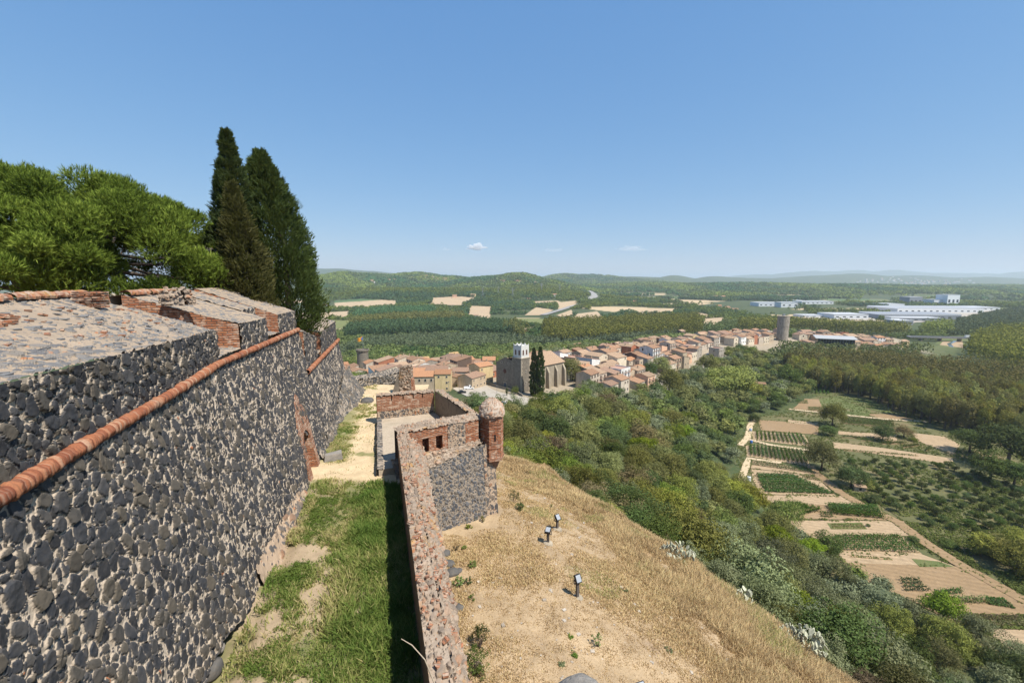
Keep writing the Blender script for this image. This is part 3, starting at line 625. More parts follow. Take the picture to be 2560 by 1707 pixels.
# bricks loosened from the ridge lie as a broken course on the slope of the first block
def chunk(mb, c, s, rz, rx=0.0):
    m = Matrix.Translation(c) @ Matrix.Rotation(rz, 4, 'Z') @ Matrix.Rotation(rx, 4, 'X')
    q = [(-1,-1,-1),(1,-1,-1),(1,1,-1),(-1,1,-1),(-1,-1,1),(1,-1,1),(1,1,1),(-1,1,1)]
    v = [m @ Vector((a*s[0]*random.uniform(.75,1), b*s[1]*random.uniform(.75,1), c2*s[2]*random.uniform(.7,1))) for a,b,c2 in q]; mb.hexa(v[:4], v[4:])
mb = MB()
def top_pt(y, f): 
    e = edge_z(y); return Vector((float(wall_x(y, -3.0, -.06)) + DIRN.x * 4.5 * f, y + DIRN.y * 4.5 * f, float(e) + (-.62 - float(e)) * f))
for i in range(46):
    y = random.choice([random.uniform(7.8, 10.2), random.uniform(10.8, 13.0)]); p = top_pt(y, .62 + .05 * math.sin(y * 3) + random.uniform(-.03, .03)); chunk(mb, p + Vector((0, 0, .06)), (random.uniform(.07,.16), random.uniform(.08,.2), random.uniform(.03,.07)), random.uniform(0, 3), random.uniform(-.3,.3))
for i in range(60):
    y = random.uniform(8, 19); p = top_pt(y, random.uniform(.2, .95)); chunk(mb, p + Vector((0, 0, .02)), (random.uniform(.04,.09), random.uniform(.05,.14), .03), random.uniform(0, 3), random.uniform(-.3,.3))
in_fort(mb.build('loose_brick_course', M['brick_worn']))
mb = MB()
for i in range(260):                                                # flat dark stones bedded in the sloping top
    y = random.uniform(6.5, 19); f = random.uniform(.02, .97); p = top_pt(y, f); a = random.uniform(.04, .13)
    chunk(mb, p + Vector((0, 0, .012)), (a, a * random.uniform(.5, 1), .022), random.uniform(0, 3), random.uniform(-.15,.15))
in_fort(mb.build('bedded_flagstones', flat('grey_slate_stone', (.20, .195, .19), .85)))
# gate in the foot of the wall
gate = bpy.data.objects.new('gateway', None); C.objects.link(gate); in_fort(gate); gate['label'] = 'walled brick archway with a tall pointed brick surround'
gate.matrix_parent_inverse = Matrix()                               # children below are placed in world space through the wall
gate.parent = fort; gate.location = (9, -12, 12)
def GP(y, z, off): return Vector((float(wall_x(y, z)) + .965 * off, y + .2 * off, z))
inn = [(26.5, -12.2), (26.5, -10.05)] + [(27.25 - .75 * math.cos(a), -10.05 + .75 * math.sin(a)) for a in np.linspace(.3, math.pi - .3, 7)] + [(28.0, -10.05), (28.0, -12.2)]
out = [(25.9, -12.2), (25.9, -9.2), (26.2, -8.4), (26.6, -7.7), (26.95, -7.2), (27.25, -7.0), (27.55, -7.2), (27.9, -7.7), (28.3, -8.4), (28.55, -9.2), (28.55, -12.2)]
m = MB()
for i in range(len(inn) - 1):
    a, b, c, d = out[i], out[i+1], inn[i+1], inn[i]
    m.poly([GP(*a, .10), GP(*d, .10), GP(*c, .10), GP(*b, .10)]); m.poly([GP(*a, .10), GP(*b, .10), GP(*b, -.15), GP(*a, -.15)])
m.build('brick_surround', M['brick_worn'], gate)
m = MB()
for i in range(len(inn) - 1): m.poly([GP(*inn[i], .10), GP(*inn[i], -.95), GP(*inn[i+1], -.95), GP(*inn[i+1], .10)])
m.build('arch_reveal', M['brick'], gate)
m = MB(); m.poly([GP(y, z, -.93) for y, z in reversed(inn)]); m.build('blocked_doorway', M['brick_worn'], gate)
# rough footing where the wall has been undercut, and the ruined talus at its far end
mb = MB(); yq = np.linspace(.6, 26, 30)
for a, b in zip(yq[:-1], yq[1:]): mb.poly([(float(wall_x(a, -12)) - .55, a, -12.6), (float(wall_x(b, -12)) - .55, b, -12.6), (float(wall_x(b, -11)) - .6, b, -11), (float(wall_x(a, -11)) - .6, a, -11)])
in_fort(mb.build('undercut_shade', M['outer_flat']))  # dark strip set behind the overhang, painted as the shadow gap
ysf = np.linspace(16.8, 24.2, 40)
fpart('footing', line(ysf, lambda y: wall_x(y, -12.2, .30) + .25 * (fbm(y * .8, y * 0, 5) - .3), -12.3), line(ysf, lambda y: wall_x(y, -11.4, .02), -11.4 + .35 * np.sin(ysf * 1.7) * 0), M['top2'], seed=90, kw=dict(big=.4, keep=.4, keep2=.3, prot=.12), wob=.15)
ysf = np.linspace(29, 48.6, 50); w = .30 + 1.15 * sstep(36, 45, ysf)
fpart('ruined_footing', np.column_stack([wall_x(ysf, -12.2) + w, ysf, np.full(50, -12.25)]), np.column_stack([wall_x(ysf, -10.5) + .05, ysf, -11.3 + 1.9 * sstep(35, 45, ysf)]), M['outer'], seed=93, kw=dict(big=.4, keep=.45, prot=.13), wob=.3)
mb = MB(); mb.poly([(float(wall_x(48.5, -12)), 48.5, -13), (-40, 60, -13), (-40, 60, -4.5), (float(wall_x(48.5, -4.5)), 48.5, -4.5)]); in_fort(mb.build('end_face', M['outer']))
# ground inside the fortress, behind the parapets
mb = MB(); Y0 = [0, 10, 20, 31.6]
for a, b in zip(Y0[:-1], Y0[1:]): mb.poly([(float(wall_x(a, -3)) - 4, a - 1.2, -2.35), (float(wall_x(b, -3)) - 4, b - 1.2, -2.35), (-90, b + 12, -2.35), (-90, a - 6, -2.35)])
mb.poly([(float(wall_x(31.6, -3)) - 1, 31, -4.3), (float(wall_x(50, -4)) - 1, 49.5, -4.3), (-60, 70, -4.3), (-60, 42, -4.3)]); mb.poly([(float(wall_x(31.6, -3)) - 1, 30.6, -4.4), (float(wall_x(31.6, -3)) - 1, 30.6, -2.35), (-90, 42, -2.35), (-90, 42, -4.4)])
tb = mb.build('rampart_ground', M['drysoil']); tb['kind'] = 'structure'

# ------------------------------------------------------------------ the low outer wall with its gun bay
ow = empty('outer_wall', (-4, 18, -12), 0, 'low outer parapet wall with rounded rubble coping running down to the brick turret', 'wall')
def opart(ob): ob.parent = ow; ob.matrix_parent_inverse = Matrix.Translation((4, -18, 12)); return ob
RUN = Vector((-.2833, .959, 0)); RT = Vector((.959, .2833, 0))
def lowp(y, d, z): return np.column_stack([low_x(y) + RT.x * d, y + RT.y * d * 0 + RT.y * d, np.broadcast_to(z, np.shape(y))])
yl = np.linspace(4.5, 27.0, 70)
rw = np.interp(yl, [4, 10, 18, 27], [.95, 1.05, 1.3, 1.55])
kc = dict(big=.30, keep=.62, small=.12, keep2=.6, prot=.12, rise=.8)
opart(skin('ridge_coping', lowp(yl, .55, -9.50 + .10 * (fbm(yl * 1.4, yl * 0, 6, 3) - .5)), lowp(yl, -.02, -9.55), M['coping'] if 'coping' in M else M['crest'], None, dens=1.4, seed=101, kw=kc, wob=.09))
lo = np.array([lowp(np.array([y]), r, -10.55)[0] for y, r in zip(yl, rw)])
opart(skin('sloping_coping', lo, lowp(yl, .53, -9.52), M['crest'], None, dens=1.4, seed=105, kw=kc, wob=.1))
opart(skin('outer_face', np.array([lowp(np.array([y]), r + .15, -16.6)[0] for y, r in zip(yl, rw)]), lo, M['outer'], None, seed=108))
mb = MB(); ii = lowp(yl, 0, -9.57); jj = lowp(yl, .02, -12.4)
for i in range(len(yl) - 1): mb.poly([jj[i], ii[i], ii[i+1], jj[i+1]])
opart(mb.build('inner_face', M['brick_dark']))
mb = MB(); rq = random.Random(8)
for i in range(230):                                                # loose bricks and stones bedded on the coping
    y = rq.uniform(7, 27); f = rq.random(); w_ = float(np.interp(y, [4, 10, 18, 27], [.95, 1.05, 1.3, 1.55])); d = .05 + f * (w_ - .12); z = -9.5 if d < .5 else -9.5 - 1.03 * (d - .53) / (w_ - .53); q = lowp(np.array([y]), d, z)[0]; a = rq.uniform(.04, .12)
    chunk(mb, Vector(q) + Vector((0, 0, .03)), (a, a * rq.uniform(.6, 1.6), rq.uniform(.025, .06)), rq.uniform(0, 3), rq.uniform(-.4, .4))
opart(mb.build('loose_bricks', M['brick_worn']))
# gun bay flank: brick parapet with three openings over a dark stone face
FA = Vector((-7.0, 27.2, 0)); FB = Vector((-2.35, 30.3, 0)); FD = (FB - FA).normalized(); FN = Vector((FD.y, -FD.x, 0)); FL = (FB - FA).length
def fp(s, n, z): q = FA + FD * s + FN * n; return Vector((q.x, q.y, z))
bm_ = MB(); ops = [(.62, 1.02), (1.5, 1.95), (2.45, 2.92)]; cuts = [0.02]
for a, b in ops: cuts += [a, b]
cuts.append(3.35)
zt, zb, zo = -9.52, -11.15, -10.15
for i in range(len(cuts) - 1):
    a, b = cuts[i], cuts[i+1]; hole = i % 2 == 1
    bm_.poly([fp(a, 0, zo if hole else zb), fp(b, 0, zo if hole else zb), fp(b, 0, zt), fp(a, 0, zt)])
    if hole:                                                        # reveals splay inwards
        for q, s in ((a, .12), (b, .12)):
            pts = [fp(q, 0, zb), fp(q, 0, zo), fp(q + s, -.75, zo), fp(q + s, -.75, zb)]; bm_.poly(pts if q == a else list(reversed(pts)))
        bm_.poly([fp(a, 0, zo), fp(b, 0, zo), fp(b + .12, -.75, zo), fp(a + .12, -.75, zo)]); bm_.poly([fp(a, 0, zb), fp(a + .12, -.75, zb), fp(b + .12, -.75, zb), fp(b, 0, zb)])
        bm_.poly([fp(a + .12, -.74, zb), fp(b + .12, -.74, zb), fp(b + .12, -.74, zo), fp(a + .12, -.74, zo)])
opart(bm_.build('brick_gun_openings', M['brick']))
mb = MB(); mb.poly([fp(4.55, 0, -11.4), fp(FL + .05, 0, -11.2), fp(FL + .05, 0, zt), fp(4.55, 0, zt)]); opart(mb.build('brick_patch', M['brick']))
SS = np.linspace(3.3, 4.6, 6)
def FPL(ss, n, z): return np.array([fp(s, float(a), float(b)) for s, a, b in zip(ss, np.broadcast_to(n, ss.shape), np.broadcast_to(z, ss.shape))])
opart(skin('plaster_patch', FPL(SS, .02, -11.3), FPL(SS, .0, zt), M['top2'], None, dens=1.9, seed=120, kw=dict(big=.22, keep=.34, keep2=.3, prot=.04)))
sf = np.linspace(-.1, FL + .25, 24)
opart(skin('flank_coping', FPL(sf, .06, zt - .03), FPL(sf, -.9, -9.32), M['crest'], None, dens=1.9, seed=123, kw=kc, wob=.05))
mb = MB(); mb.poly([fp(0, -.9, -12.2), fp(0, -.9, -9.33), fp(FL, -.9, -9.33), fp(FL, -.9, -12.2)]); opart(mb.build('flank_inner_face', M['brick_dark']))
sl = np.linspace(-.6, FL + .1, 24); le = np.interp(sl, [0, 2, 4, FL], [1.05, .9, .7, .45]); lz = np.interp(sl, [0, 2, 4, FL], [-12.1, -11.75, -11.4, -11.2])
opart(skin('sloping_ledge', FPL(sl, le, lz), FPL(sl, .0, -11.1), M['crest'], None, dens=1.9, seed=126, kw=kc, wob=.08))
opart(skin('stone_face', FPL(sl, le + .45, -16.8), FPL(sl, le, lz), M['rubble_soft'] if 'rubble_soft' in M else M['outer'], None, dens=1.9, seed=131, kw=dict(big=.25, keep=.74, prot=.06)))
q0 = fp(FL + .1, .45, 0); q1 = q0 + Vector((.75, .65, 0)); nb = 6
PB = np.array([(q0.lerp(q1, k / 5).x + .30, q0.lerp(q1, k / 5).y - .2, -17.2) for k in range(6)]); PT = np.array([(*q0.lerp(q1, k / 5).xy, -11.25) for k in range(6)])
opart(skin('corner_quoins', PB, PT, M['top2'], None, dens=1.9, seed=137, kw=dict(big=.34, keep=.5, keep2=.4, prot=.04)))
# far side of the bastion: shadowed inner wall and outer face
HA_, HB_ = Vector((-6.7, 38.5, 0)), Vector((-3.3, 31.9, 0)); hd = (HB_ - HA_).normalized(); hn = Vector((-hd.y, hd.x, 0))
def hp(s, n, z): q = HA_ + hd * s + hn * n; return Vector((q.x, q.y, z))
HL = (HB_ - HA_).length; ss = np.linspace(-.3, HL, 20)
opart(skin('garden_coping', np.array([hp(s, .05, -9.55) for s in ss]), np.array([hp(s, .85, -9.75) for s in ss]), M['crest'], None, dens=1.9, seed=141, kw=kc))
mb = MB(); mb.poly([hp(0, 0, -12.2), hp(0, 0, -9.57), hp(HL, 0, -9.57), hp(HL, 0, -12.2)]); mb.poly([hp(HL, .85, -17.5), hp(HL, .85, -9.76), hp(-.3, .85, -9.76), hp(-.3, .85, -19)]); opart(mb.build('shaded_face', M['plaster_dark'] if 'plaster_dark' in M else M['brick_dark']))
mb = MB(); g0 = Vector((-3.3, 31.9, 0)); g1 = Vector((-2.2, 31.3, 0))
mb.hexa([(-3.4,31.6,-17.5),(-2.0,31.0,-17.5),(-1.7,31.7,-17.5),(-3.0,32.5,-17.5)], [(-3.4,31.6,-9.7),(-2.0,31.0,-9.7),(-1.7,31.7,-9.7),(-3.0,32.5,-9.7)]); opart(mb.build('turret_link', M['crest']))
# brick sentry turret on the corner
GC = Vector((-1.42, 30.85, 0)); tur = empty('sentry_turret', (GC.x, GC.y, -12.4), 0, 'six sided brick sentry turret with domed rubble cap on the outer wall corner', 'turret')
mb = MB(); rr_ = random.Random(3); pr = []
for k in range(27):
    r_ = .85 + rr_.uniform(-.024, .024); pr += [(r_, k * .113 + .006), (r_, k * .113 + .092), (.815, k * .113 + .094), (.815, k * .113 + .111)]
mb.lathe(pr, 6, ph=.35); tb_ = mb.build('brick_body', M['brick'], tur)
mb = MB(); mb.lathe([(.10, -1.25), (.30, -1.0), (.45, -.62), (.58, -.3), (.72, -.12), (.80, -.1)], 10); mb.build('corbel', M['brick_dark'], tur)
mb = MB(); mb.lathe([(.83, -.12), (.91, -.1), (.91, .12), (.85, .13)], 6, ph=.35); mb.build('sill_course', M['brick_worn'], tur)
th = np.linspace(0, 2 * math.pi, 60); rad = [(.84, 3.0), (.90, 3.12), (.87, 3.42), (.74, 3.72), (.52, 3.94), (.24, 4.16), (.04, 4.18)]
P = np.array([[(r * math.cos(-a), r * math.sin(-a), z) for a in th] for r, z in np.array([(np.interp(q, range(7), [r for r, z in rad]), np.interp(q, range(7), [z for r, z in rad])) for q in np.linspace(0, 6, 30)])])
Sx, Tx = np.meshgrid(th * .85, np.linspace(0, 1.6, 30)); hh, mm, tt = rubble(Sx, Tx, .2, .7, 150, .09, .7, .06); nr = P - np.array([0, 0, 3.2]); nr /= np.linalg.norm(nr, axis=2, keepdims=True); P = P + nr * hh[..., None]
idx = np.arange(30 * 60).reshape(30, 60); F = np.stack([idx[:-1, :-1], idx[1:, :-1], idx[1:, 1:], idx[:-1, 1:]], -1).reshape(-1, 4); F = F[:, ::-1]
link('domed_cap', mesh_np('domed_cap', P.reshape(-1, 3), F, [M['dome']], {'stone': mm, 'tint': tt}), tur)
mb = MB(); a_ = .35 + math.pi / 3 * 4.5; 
for a_ in (.35 + math.pi / 3 * 4.0 + math.pi / 6, ):
    n_ = Vector((math.cos(a_), math.sin(a_), 0)); s_ = Vector((-n_.y, n_.x, 0)); c_ = n_ * .742
    mb.hexa([c_ - s_ * .06 - n_ * .02, c_ + s_ * .06 - n_ * .02, c_ + s_ * .06 + n_ * .015, c_ - s_ * .06 + n_ * .015], [q + Vector((0, 0, .42)) for q in (c_ - s_ * .06 - n_ * .02, c_ + s_ * .06 - n_ * .02, c_ + s_ * .06 + n_ * .015, c_ - s_ * .06 + n_ * .015)])
sl_ = mb.build('loophole', flat('dark_opening', (.012, .01, .01)), tur); sl_.location.z = 1.35

# ------------------------------------------------------------------ transverse wall and platform
cw = empty('cross_wall', (-9, 37.5, -12), 0, 'brick and rubble cross wall with four narrow slots along its top edge', 'wall')
TA, TB = Vector((-11.2, 36.7, 0)), Vector((-6.75, 38.5, 0)); td = (TB - TA).normalized(); tn = Vector((td.y, -td.x, 0)); TL = (TB - TA).length
def tp(s, n, z): q = TA + td * s + tn * n; return Vector((q.x, q.y, z))
def cpart(ob): ob.parent = cw; ob.matrix_parent_inverse = Matrix.Translation((9, -37.5, 12)); return ob
mb = MB(); sl = [1.15, 2.1, 2.95, 3.75]; cu = [0]
for s in sl: cu += [s, s + .09]
cu.append(TL)
for i in range(len(cu) - 1):
    h = i % 2 == 1; mb.poly([tp(cu[i], 0, -10.95), tp(cu[i+1], 0, -10.95), tp(cu[i+1], 0, -10.1 if h else -9.68), tp(cu[i], 0, -10.1 if h else -9.68)])
    if h: mb.poly([tp(cu[i], 0, -10.1), tp(cu[i], 0, -9.68), tp(cu[i], -.5, -9.68), tp(cu[i], -.5, -10.1)]); mb.poly([tp(cu[i+1], 0, -10.1), tp(cu[i+1], -.5, -10.1), tp(cu[i+1], -.5, -9.68), tp(cu[i+1], 0, -9.68)]); mb.poly([tp(cu[i], 0, -10.1), tp(cu[i], -.5, -10.1), tp(cu[i+1], -.5, -10.1), tp(cu[i+1], 0, -10.1)])
mb.poly([tp(0, 0, -12.2), tp(0, 0, -9.68), tp(0, -.6, -9.68), tp(0, -.6, -12.2)]); mb.poly([tp(TL, -.6, -12.2), tp(TL, -.6, -9.68), tp(0, -.6, -9.68), tp(0, -.6, -12.2)])
cpart(mb.build('brick_courses', M['brick_worn']))
s9 = np.linspace(0.0, TL, 12); TPL = lambda n, z: np.array([tp(s, n, z) for s in s9])
cpart(skin('rubble_band', TPL(.10, -12.2), TPL(.01, -10.93), M['top2'] if 'top2' in M else M['outer'], None, dens=1.9, seed=160, kw=dict(big=.26, keep=.6, prot=.07)))
cpart(skin('wall_cap', TPL(.07, -9.68), TPL(-.65, -9.60), M['crest'], None, dens=1.9, seed=163, kw=kc, wob=.05))
plat = empty('stone_platform', (-8, 30, -12), 0, 'low mortar platform with stone kerb inside the gun bay', 'platform')
mb = MB(); pp = [(-8.15, 26.5), (-7.1, 26.9), (-6.6, 28.5), (-3.2, 31.6), (-6.7, 38.45), (-11.15, 36.65)]; mb.prism(pp, -12.4, -11.55); pb = mb.build('mortar_floor', M['platform'] if 'platform' in M else M['sand']); pb.parent = plat; pb.matrix_parent_inverse = Matrix.Translation((8, -30, 12))
ka = np.array([(-8.22, 26.45, 0), (-11.22, 36.6, 0)]); kk = np.linspace(0, 1, 30); kp = ka[0] + (ka[1] - ka[0]) * kk[:, None]
for nm, A, B in (('kerb_face', kp + [-.04, 0, -12.3], kp + [0, 0, -11.48]), ('kerb_top', kp + [0, 0, -11.49], kp + [.36, .1, -11.52])):
    ob = skin(nm, B if nm == 'kerb_face' else A, A if nm == 'kerb_face' else B, M['outer'], None, seed=170, kw=dict(big=.3, keep=.8, prot=.05)) if nm == 'kerb_face' else skin(nm, B, A, M['outer'], None, seed=171, kw=dict(big=.3, keep=.8, prot=.04))
    ob.parent = plat; ob.matrix_parent_inverse = Matrix.Translation((8, -30, 12))
# ruined brick pier and low terrace wall at the far end
rp = empty('ruined_pier', (-10.9, 46, -12), 0, 'ruined stone and brick pier with a dark buttress beside the sandy terrace', 'ruin')
pc = at_z(1014, 985, -12.0); rp.location = pc
def rough_block(name, lo, hi, mat, parent, seed, kw=None, w=.1):
    """four rubble sides and a top between two quads"""
    out_ = []
    for i in range(4):
        j = (i + 1) % 4; A = np.linspace(lo[i], lo[j], 6); B = np.linspace(hi[i], hi[j], 6); ob = skin(name, A, B, mat, parent, seed=seed + i, kw=kw or kc, wob=w); out_.append(ob)
    ob = skin(name, np.linspace(hi[0], hi[1], 5), np.linspace(hi[3], hi[2], 5), mat, parent, seed=seed + 7, kw=kw or kc, wob=w); out_.append(ob)
    a = out_[0]
    with bpy.context.temp_override(active_object=a, selected_editable_objects=out_, object=a): bpy.ops.object.join()
    return a
rough_block('pier_shaft', [(-.75,-.2,-.2),(.72,-.2,-.2),(.72,.9,-.2),(-.75,.9,-.2)], [(-.45,.05,2.9),(.62,.05,2.95),(.6,.7,3.0),(-.45,.7,2.75)], M['crest'], rp, 180)
mb = MB(); mb.hexa([(.72,-.3,-.2),(.98,-.3,-.2),(.98,.5,-.2),(.72,.5,-.2)], [(.64,-.1,1.7),(.85,-.1,1.6),(.85,.5,1.6),(.64,.5,1.7)]); mb.build('brick_edge', M['brick'], rp)
mb = MB(); mb.hexa([(-1.35,-.9,-.2),(-.4,-1.1,-.2),(-.7,.2,-.2),(-1.2,.3,-.2)], [(-.82,0,1.9),(-.72,-.05,1.9),(-.72,.2,1.9),(-.85,.2,1.9)]); mb.build('buttress', M['outer_flat'] if 'outer_flat' in M else M['brick_dark'], rp)
mb = MB(); mb.hexa([(-.4,-1.1,-.2),(.7,-1.2,-.2),(.7,0,-.2),(-.5,0,-.2)], [(-.4,-.3,.3),(.6,-.3,.4),(.6,0,.5),(-.5,0,.5)]); mb.build('rubble_foot', M['brick_worn'], rp)
tw_ = empty('terrace_wall', (-15, 50, -12), 0, 'low dark stone wall closing the sandy terrace before the tiled roofs', 'wall')
t0, t1 = at_z(878, 975, -12.1), at_z(1004, 950, -12.1); nn = Vector((t1 - t0)).normalized(); bb = Vector((-nn.y, nn.x, 0)) * .6
ob = rough_block('rubble_wall', [t0 + Vector((0,0,-.2)), t1 + Vector((0,0,-.2)), t1 + bb + Vector((0,0,-5)), t0 + bb + Vector((0,0,-5))], [t0 + Vector((.05,0,.95)), t1 + Vector((0,0,.95)), t1 + bb + Vector((0,.9,1.25)), t0 + bb + Vector((0,.9,1.2))], M['outer'], None, 190)
ob.parent = tw_; ob.matrix_parent_inverse = Matrix.Translation((15, -50, 12))
# masonry stump behind the pine and a broken brick chimney on the crest
st = empty('masonry_stump', (0, 0, 0), 0, 'ruined square masonry post standing between the pine and the cypresses', 'ruin'); st.location = at_y(531, 725, 33.0); st.location.z = -2.3
rough_block('stump_shaft', [(-.8,-.6,-.1),(.8,-.6,-.1),(.8,.6,-.1),(-.8,.6,-.1)], [(-.72,-.55,4.6),(.6,-.55,4.3),(.6,.55,4.3),(-.7,.55,4.7)], M['outer'], st, 200)
bs = empty('brick_stump', (0, 0, 0), 0, 'small broken stack of bricks on the crest of the fortress parapet', 'ruin'); bs.location = at_y(227, 742, 16.5)
mb = MB()
for k in range(7):
    for q in range(4): chunk(mb, (q * .26 - .4 + random.uniform(-.05, .05), random.uniform(-.05, .05), -.35 + k * .085), (.14, .22, .035), random.uniform(-.15, .15))
mb.build('brick_stack', M['brick_worn'], bs)
bs2 = empty('brick_stump', (0, 0, 0), 0, 'low lump of rubble and brick on the parapet crest before the pine trunk', 'ruin'); bs2.location = at_y(440, 730, 20.5)
rough_block('brick_stack', [(-.6,-.3,-.6),(.6,-.3,-.6),(.6,.3,-.6),(-.6,.3,-.6)], [(-.45,-.2,.05),(.4,-.2,.08),(.4,.2,.1),(-.45,.2,.05)], M['crest'], bs2, 210)
# stone block by the gate, rubble stones, wall the photographer stands at
def boulder(name, loc, s, mat, label, seed, cat='stone', group=None, flatk=1.0):
    ico = bpy.data.meshes.new(name); import bmesh; b = bmesh.new(); bmesh.ops.create_icosphere(b, subdivisions=3, radius=1.0)
    for v in b.verts:
        n = v.co.normalized(); k = 1 + .35 * (float(vnoise(np.array(n.x * 1.7 + seed), np.array(n.y * 1.7 + n.z * 1.3), seed)) - .5) + .08 * (float(vnoise(np.array(n.x * 6 + seed), np.array(n.y * 6 + n.z * 5), seed)) - .5)
        q = n * k; q = Vector([math.copysign(abs(c) ** .8, c) for c in q]); v.co = Vector((q.x * s[0], q.y * s[1], q.z * s[2]))
    b.to_mesh(ico); b.free(); ico.materials.append(mat); ico.polygons.foreach_set('use_smooth', [True] * len(ico.polygons)); o = link(name, ico); o.location = loc; o.rotation_euler = (0, 0, seed); return tag(o, label, cat, group)
ms = soil_mat('grey_stone', (.20, .19, .18), (.28, .26, .235), (.36, .31, .26), 3, 20, .6, .03); M['stone'] = ms
M['darkstone'] = soil_mat('dark_stone', (.07, .07, .075), (.10, .10, .10), (.15, .135, .12), 3, 20, .6, .03)
b0 = at_z(834, 1148, -12.0)
mb = MB(); mb.hexa([(-.62,-.3,-.05),(.55,-.34,-.05),(.6,.3,-.05),(-.58,.32,-.05)], [(-.55,-.22,.42),(.5,-.3,.46),(.55,.28,.5),(-.5,.26,.4)]); sb = mb.build('stone_block', ms); sb.location = b0; sb.rotation_euler.z = .5; tag(sb, 'squared grey stone block lying on the sand beside the gateway', 'stone block')
boulder('fallen_stone', at_z(520, 1672, -11.95), (.42, .36, .3), M['darkstone'], 'grey fallen stone lying under the foot of the fortress wall', 3)
boulder('fallen_stone', at_z(546, 1618, -11.95), (.2, .18, .16), ms, 'small pale stone near the undercut foot of the fortress wall', 5)
boulder('rubble_heap', at_z(918, 1003, -12.0), (.9, .6, .35), M['darkstone'], 'low dark rubble heap beside the sandy path before the terrace', 8, 'rubble')
for i, (u, v, s, l) in enumerate(((1115, 1384, .24, 'uppermost of the dark stones fallen along the outer wall foot'), (1123, 1411, .27, 'second dark stone down the row along the outer wall foot'), (1131, 1433, .3, 'large flat dark stone low in the row along the outer wall foot'), (1148, 1427, .17, 'small dark stone just off the row along the outer wall foot'), (1146, 1520, .22, 'lone dark stone tight against the outer wall above the big bush'))):
    p = hit(u, v); boulder('field_stone', p + Vector((0, 0, .02)), (s * 1.2, s, s * .7), M['darkstone'], l, 11 + i, 'stone', 'dark stones along the outer wall')
pw = empty('stone_parapet', (0, 1.2, -8), 0, 'rounded grey stone parapet at the lower edge of the view', 'parapet')
mb = MB(); mb.hexa([(-3.5,.5,-16.5),(4,.5,-16.5),(4,1.45,-16.5),(-3.5,1.45,-16.5)], [(-3.5,.5,-1.95),(4,.5,-1.95),(4,1.35,-1.95),(-3.5,1.35,-1.95)]); ob = mb.build('parapet_body', M['brick_worn']); ob.parent = pw; ob.matrix_parent_inverse = Matrix.Translation((0, -1.2, 8))
c0 = at_y(1480, 1697, 1.55)
bo = boulder('capstone', (c0.x, c0.y - .05, c0.z - .36), (.17, .30, .235), ms, None, 2); del bo['category']; bo.rotation_euler.z = 0; bo.parent = pw; bo.matrix_parent_inverse = Matrix.Translation((0, -1.2, 8))
# ------------------------------------------------------------------ plants
LM = M
for nm, lo, hi, kw in (('oak', (.070, .080, .022), (.27, .255, .080), {}), ('dark', (.034, .056, .018), (.14, .175, .055), {}), ('grey', (.095, .110, .050), (.26, .275, .145), {}),
    ('light', (.072, .105, .020), (.225, .25, .06), {}), ('yellow', (.12, .125, .024), (.31, .295, .07), {}), ('scrub', (.11, .09, .045), (.26, .21, .10), {}),
    ('pineleaf', (.048, .080, .012), (.24, .28, .045), {'sc': 1.0, 'trans': .25}), ('poplar', (.020, .050, .022), (.055, .098, .042), {}), ('plane', (.110, .108, .026), (.315, .285, .082), {'var': .12}),
    ('cypress', (.022, .038, .014), (.105, .135, .048), {'sc': 1.6, 'var': .08, 'hue': .01}), ('cypressbrown', (.048, .052, .016), (.15, .145, .05), {'sc': 1.6, 'var': .08}), ('crop', (.040, .085, .018), (.105, .175, .045), {'var': .08}),
    ('reed', (.07, .12, .04), (.15, .22, .08), {}), ('weed', (.060, .105, .022), (.175, .235, .06), {})):
    LM[nm] = leafmat('leaves_' + nm, lo, hi, **kw)
tk = NT('bark'); n_ = tk.noise(tk.scale(tk.obj(), (1, 1, .2)), 9, 4); tk.col(tk.ramp(n_, [(.3, (.06, .045, .035)), (.7, (.17, .13, .10))])); tk.bump(n_, .6, .05); M['bark'] = tk.m
M['darkbark'] = flat('dark_cypress_bark', (.045, .035, .025), .95)
def rdirs(n, g, up=0.0):
    d = g.normal(size=(n, 3)); d[:, 2] += up; return d / np.linalg.norm(d, axis=1, keepdims=True)
def leaves_on(Cc, Rc, per, leaf, g, up=.35, aspect=.6, squash=.85, inner=.72):
    """leaf faces spread over the outside of many small clumps"""
    k = len(Cc); n = k * per; c = np.repeat(Cc, per, 0); r = np.repeat(Rc, per)[:, None]; d = rdirs(n, g, up)
    p = c + d * r * g.uniform(inner, 1.08, (n, 1)) * np.array([1, 1, squash]); nn = d + .42 * g.normal(size=(n, 3)); nn /= np.linalg.norm(nn, axis=1, keepdims=True)
    a = np.cross(nn, g.normal(size=(n, 3))); a /= np.linalg.norm(a, axis=1, keepdims=True); b = np.cross(nn, a); s = leaf * g.uniform(.6, 1.3, (n, 1))
    V = np.stack([p - a * s, p - b * s * aspect, p + a * s, p + b * s * aspect], 1).reshape(-1, 3); return V, np.arange(4 * n).reshape(n, 4)
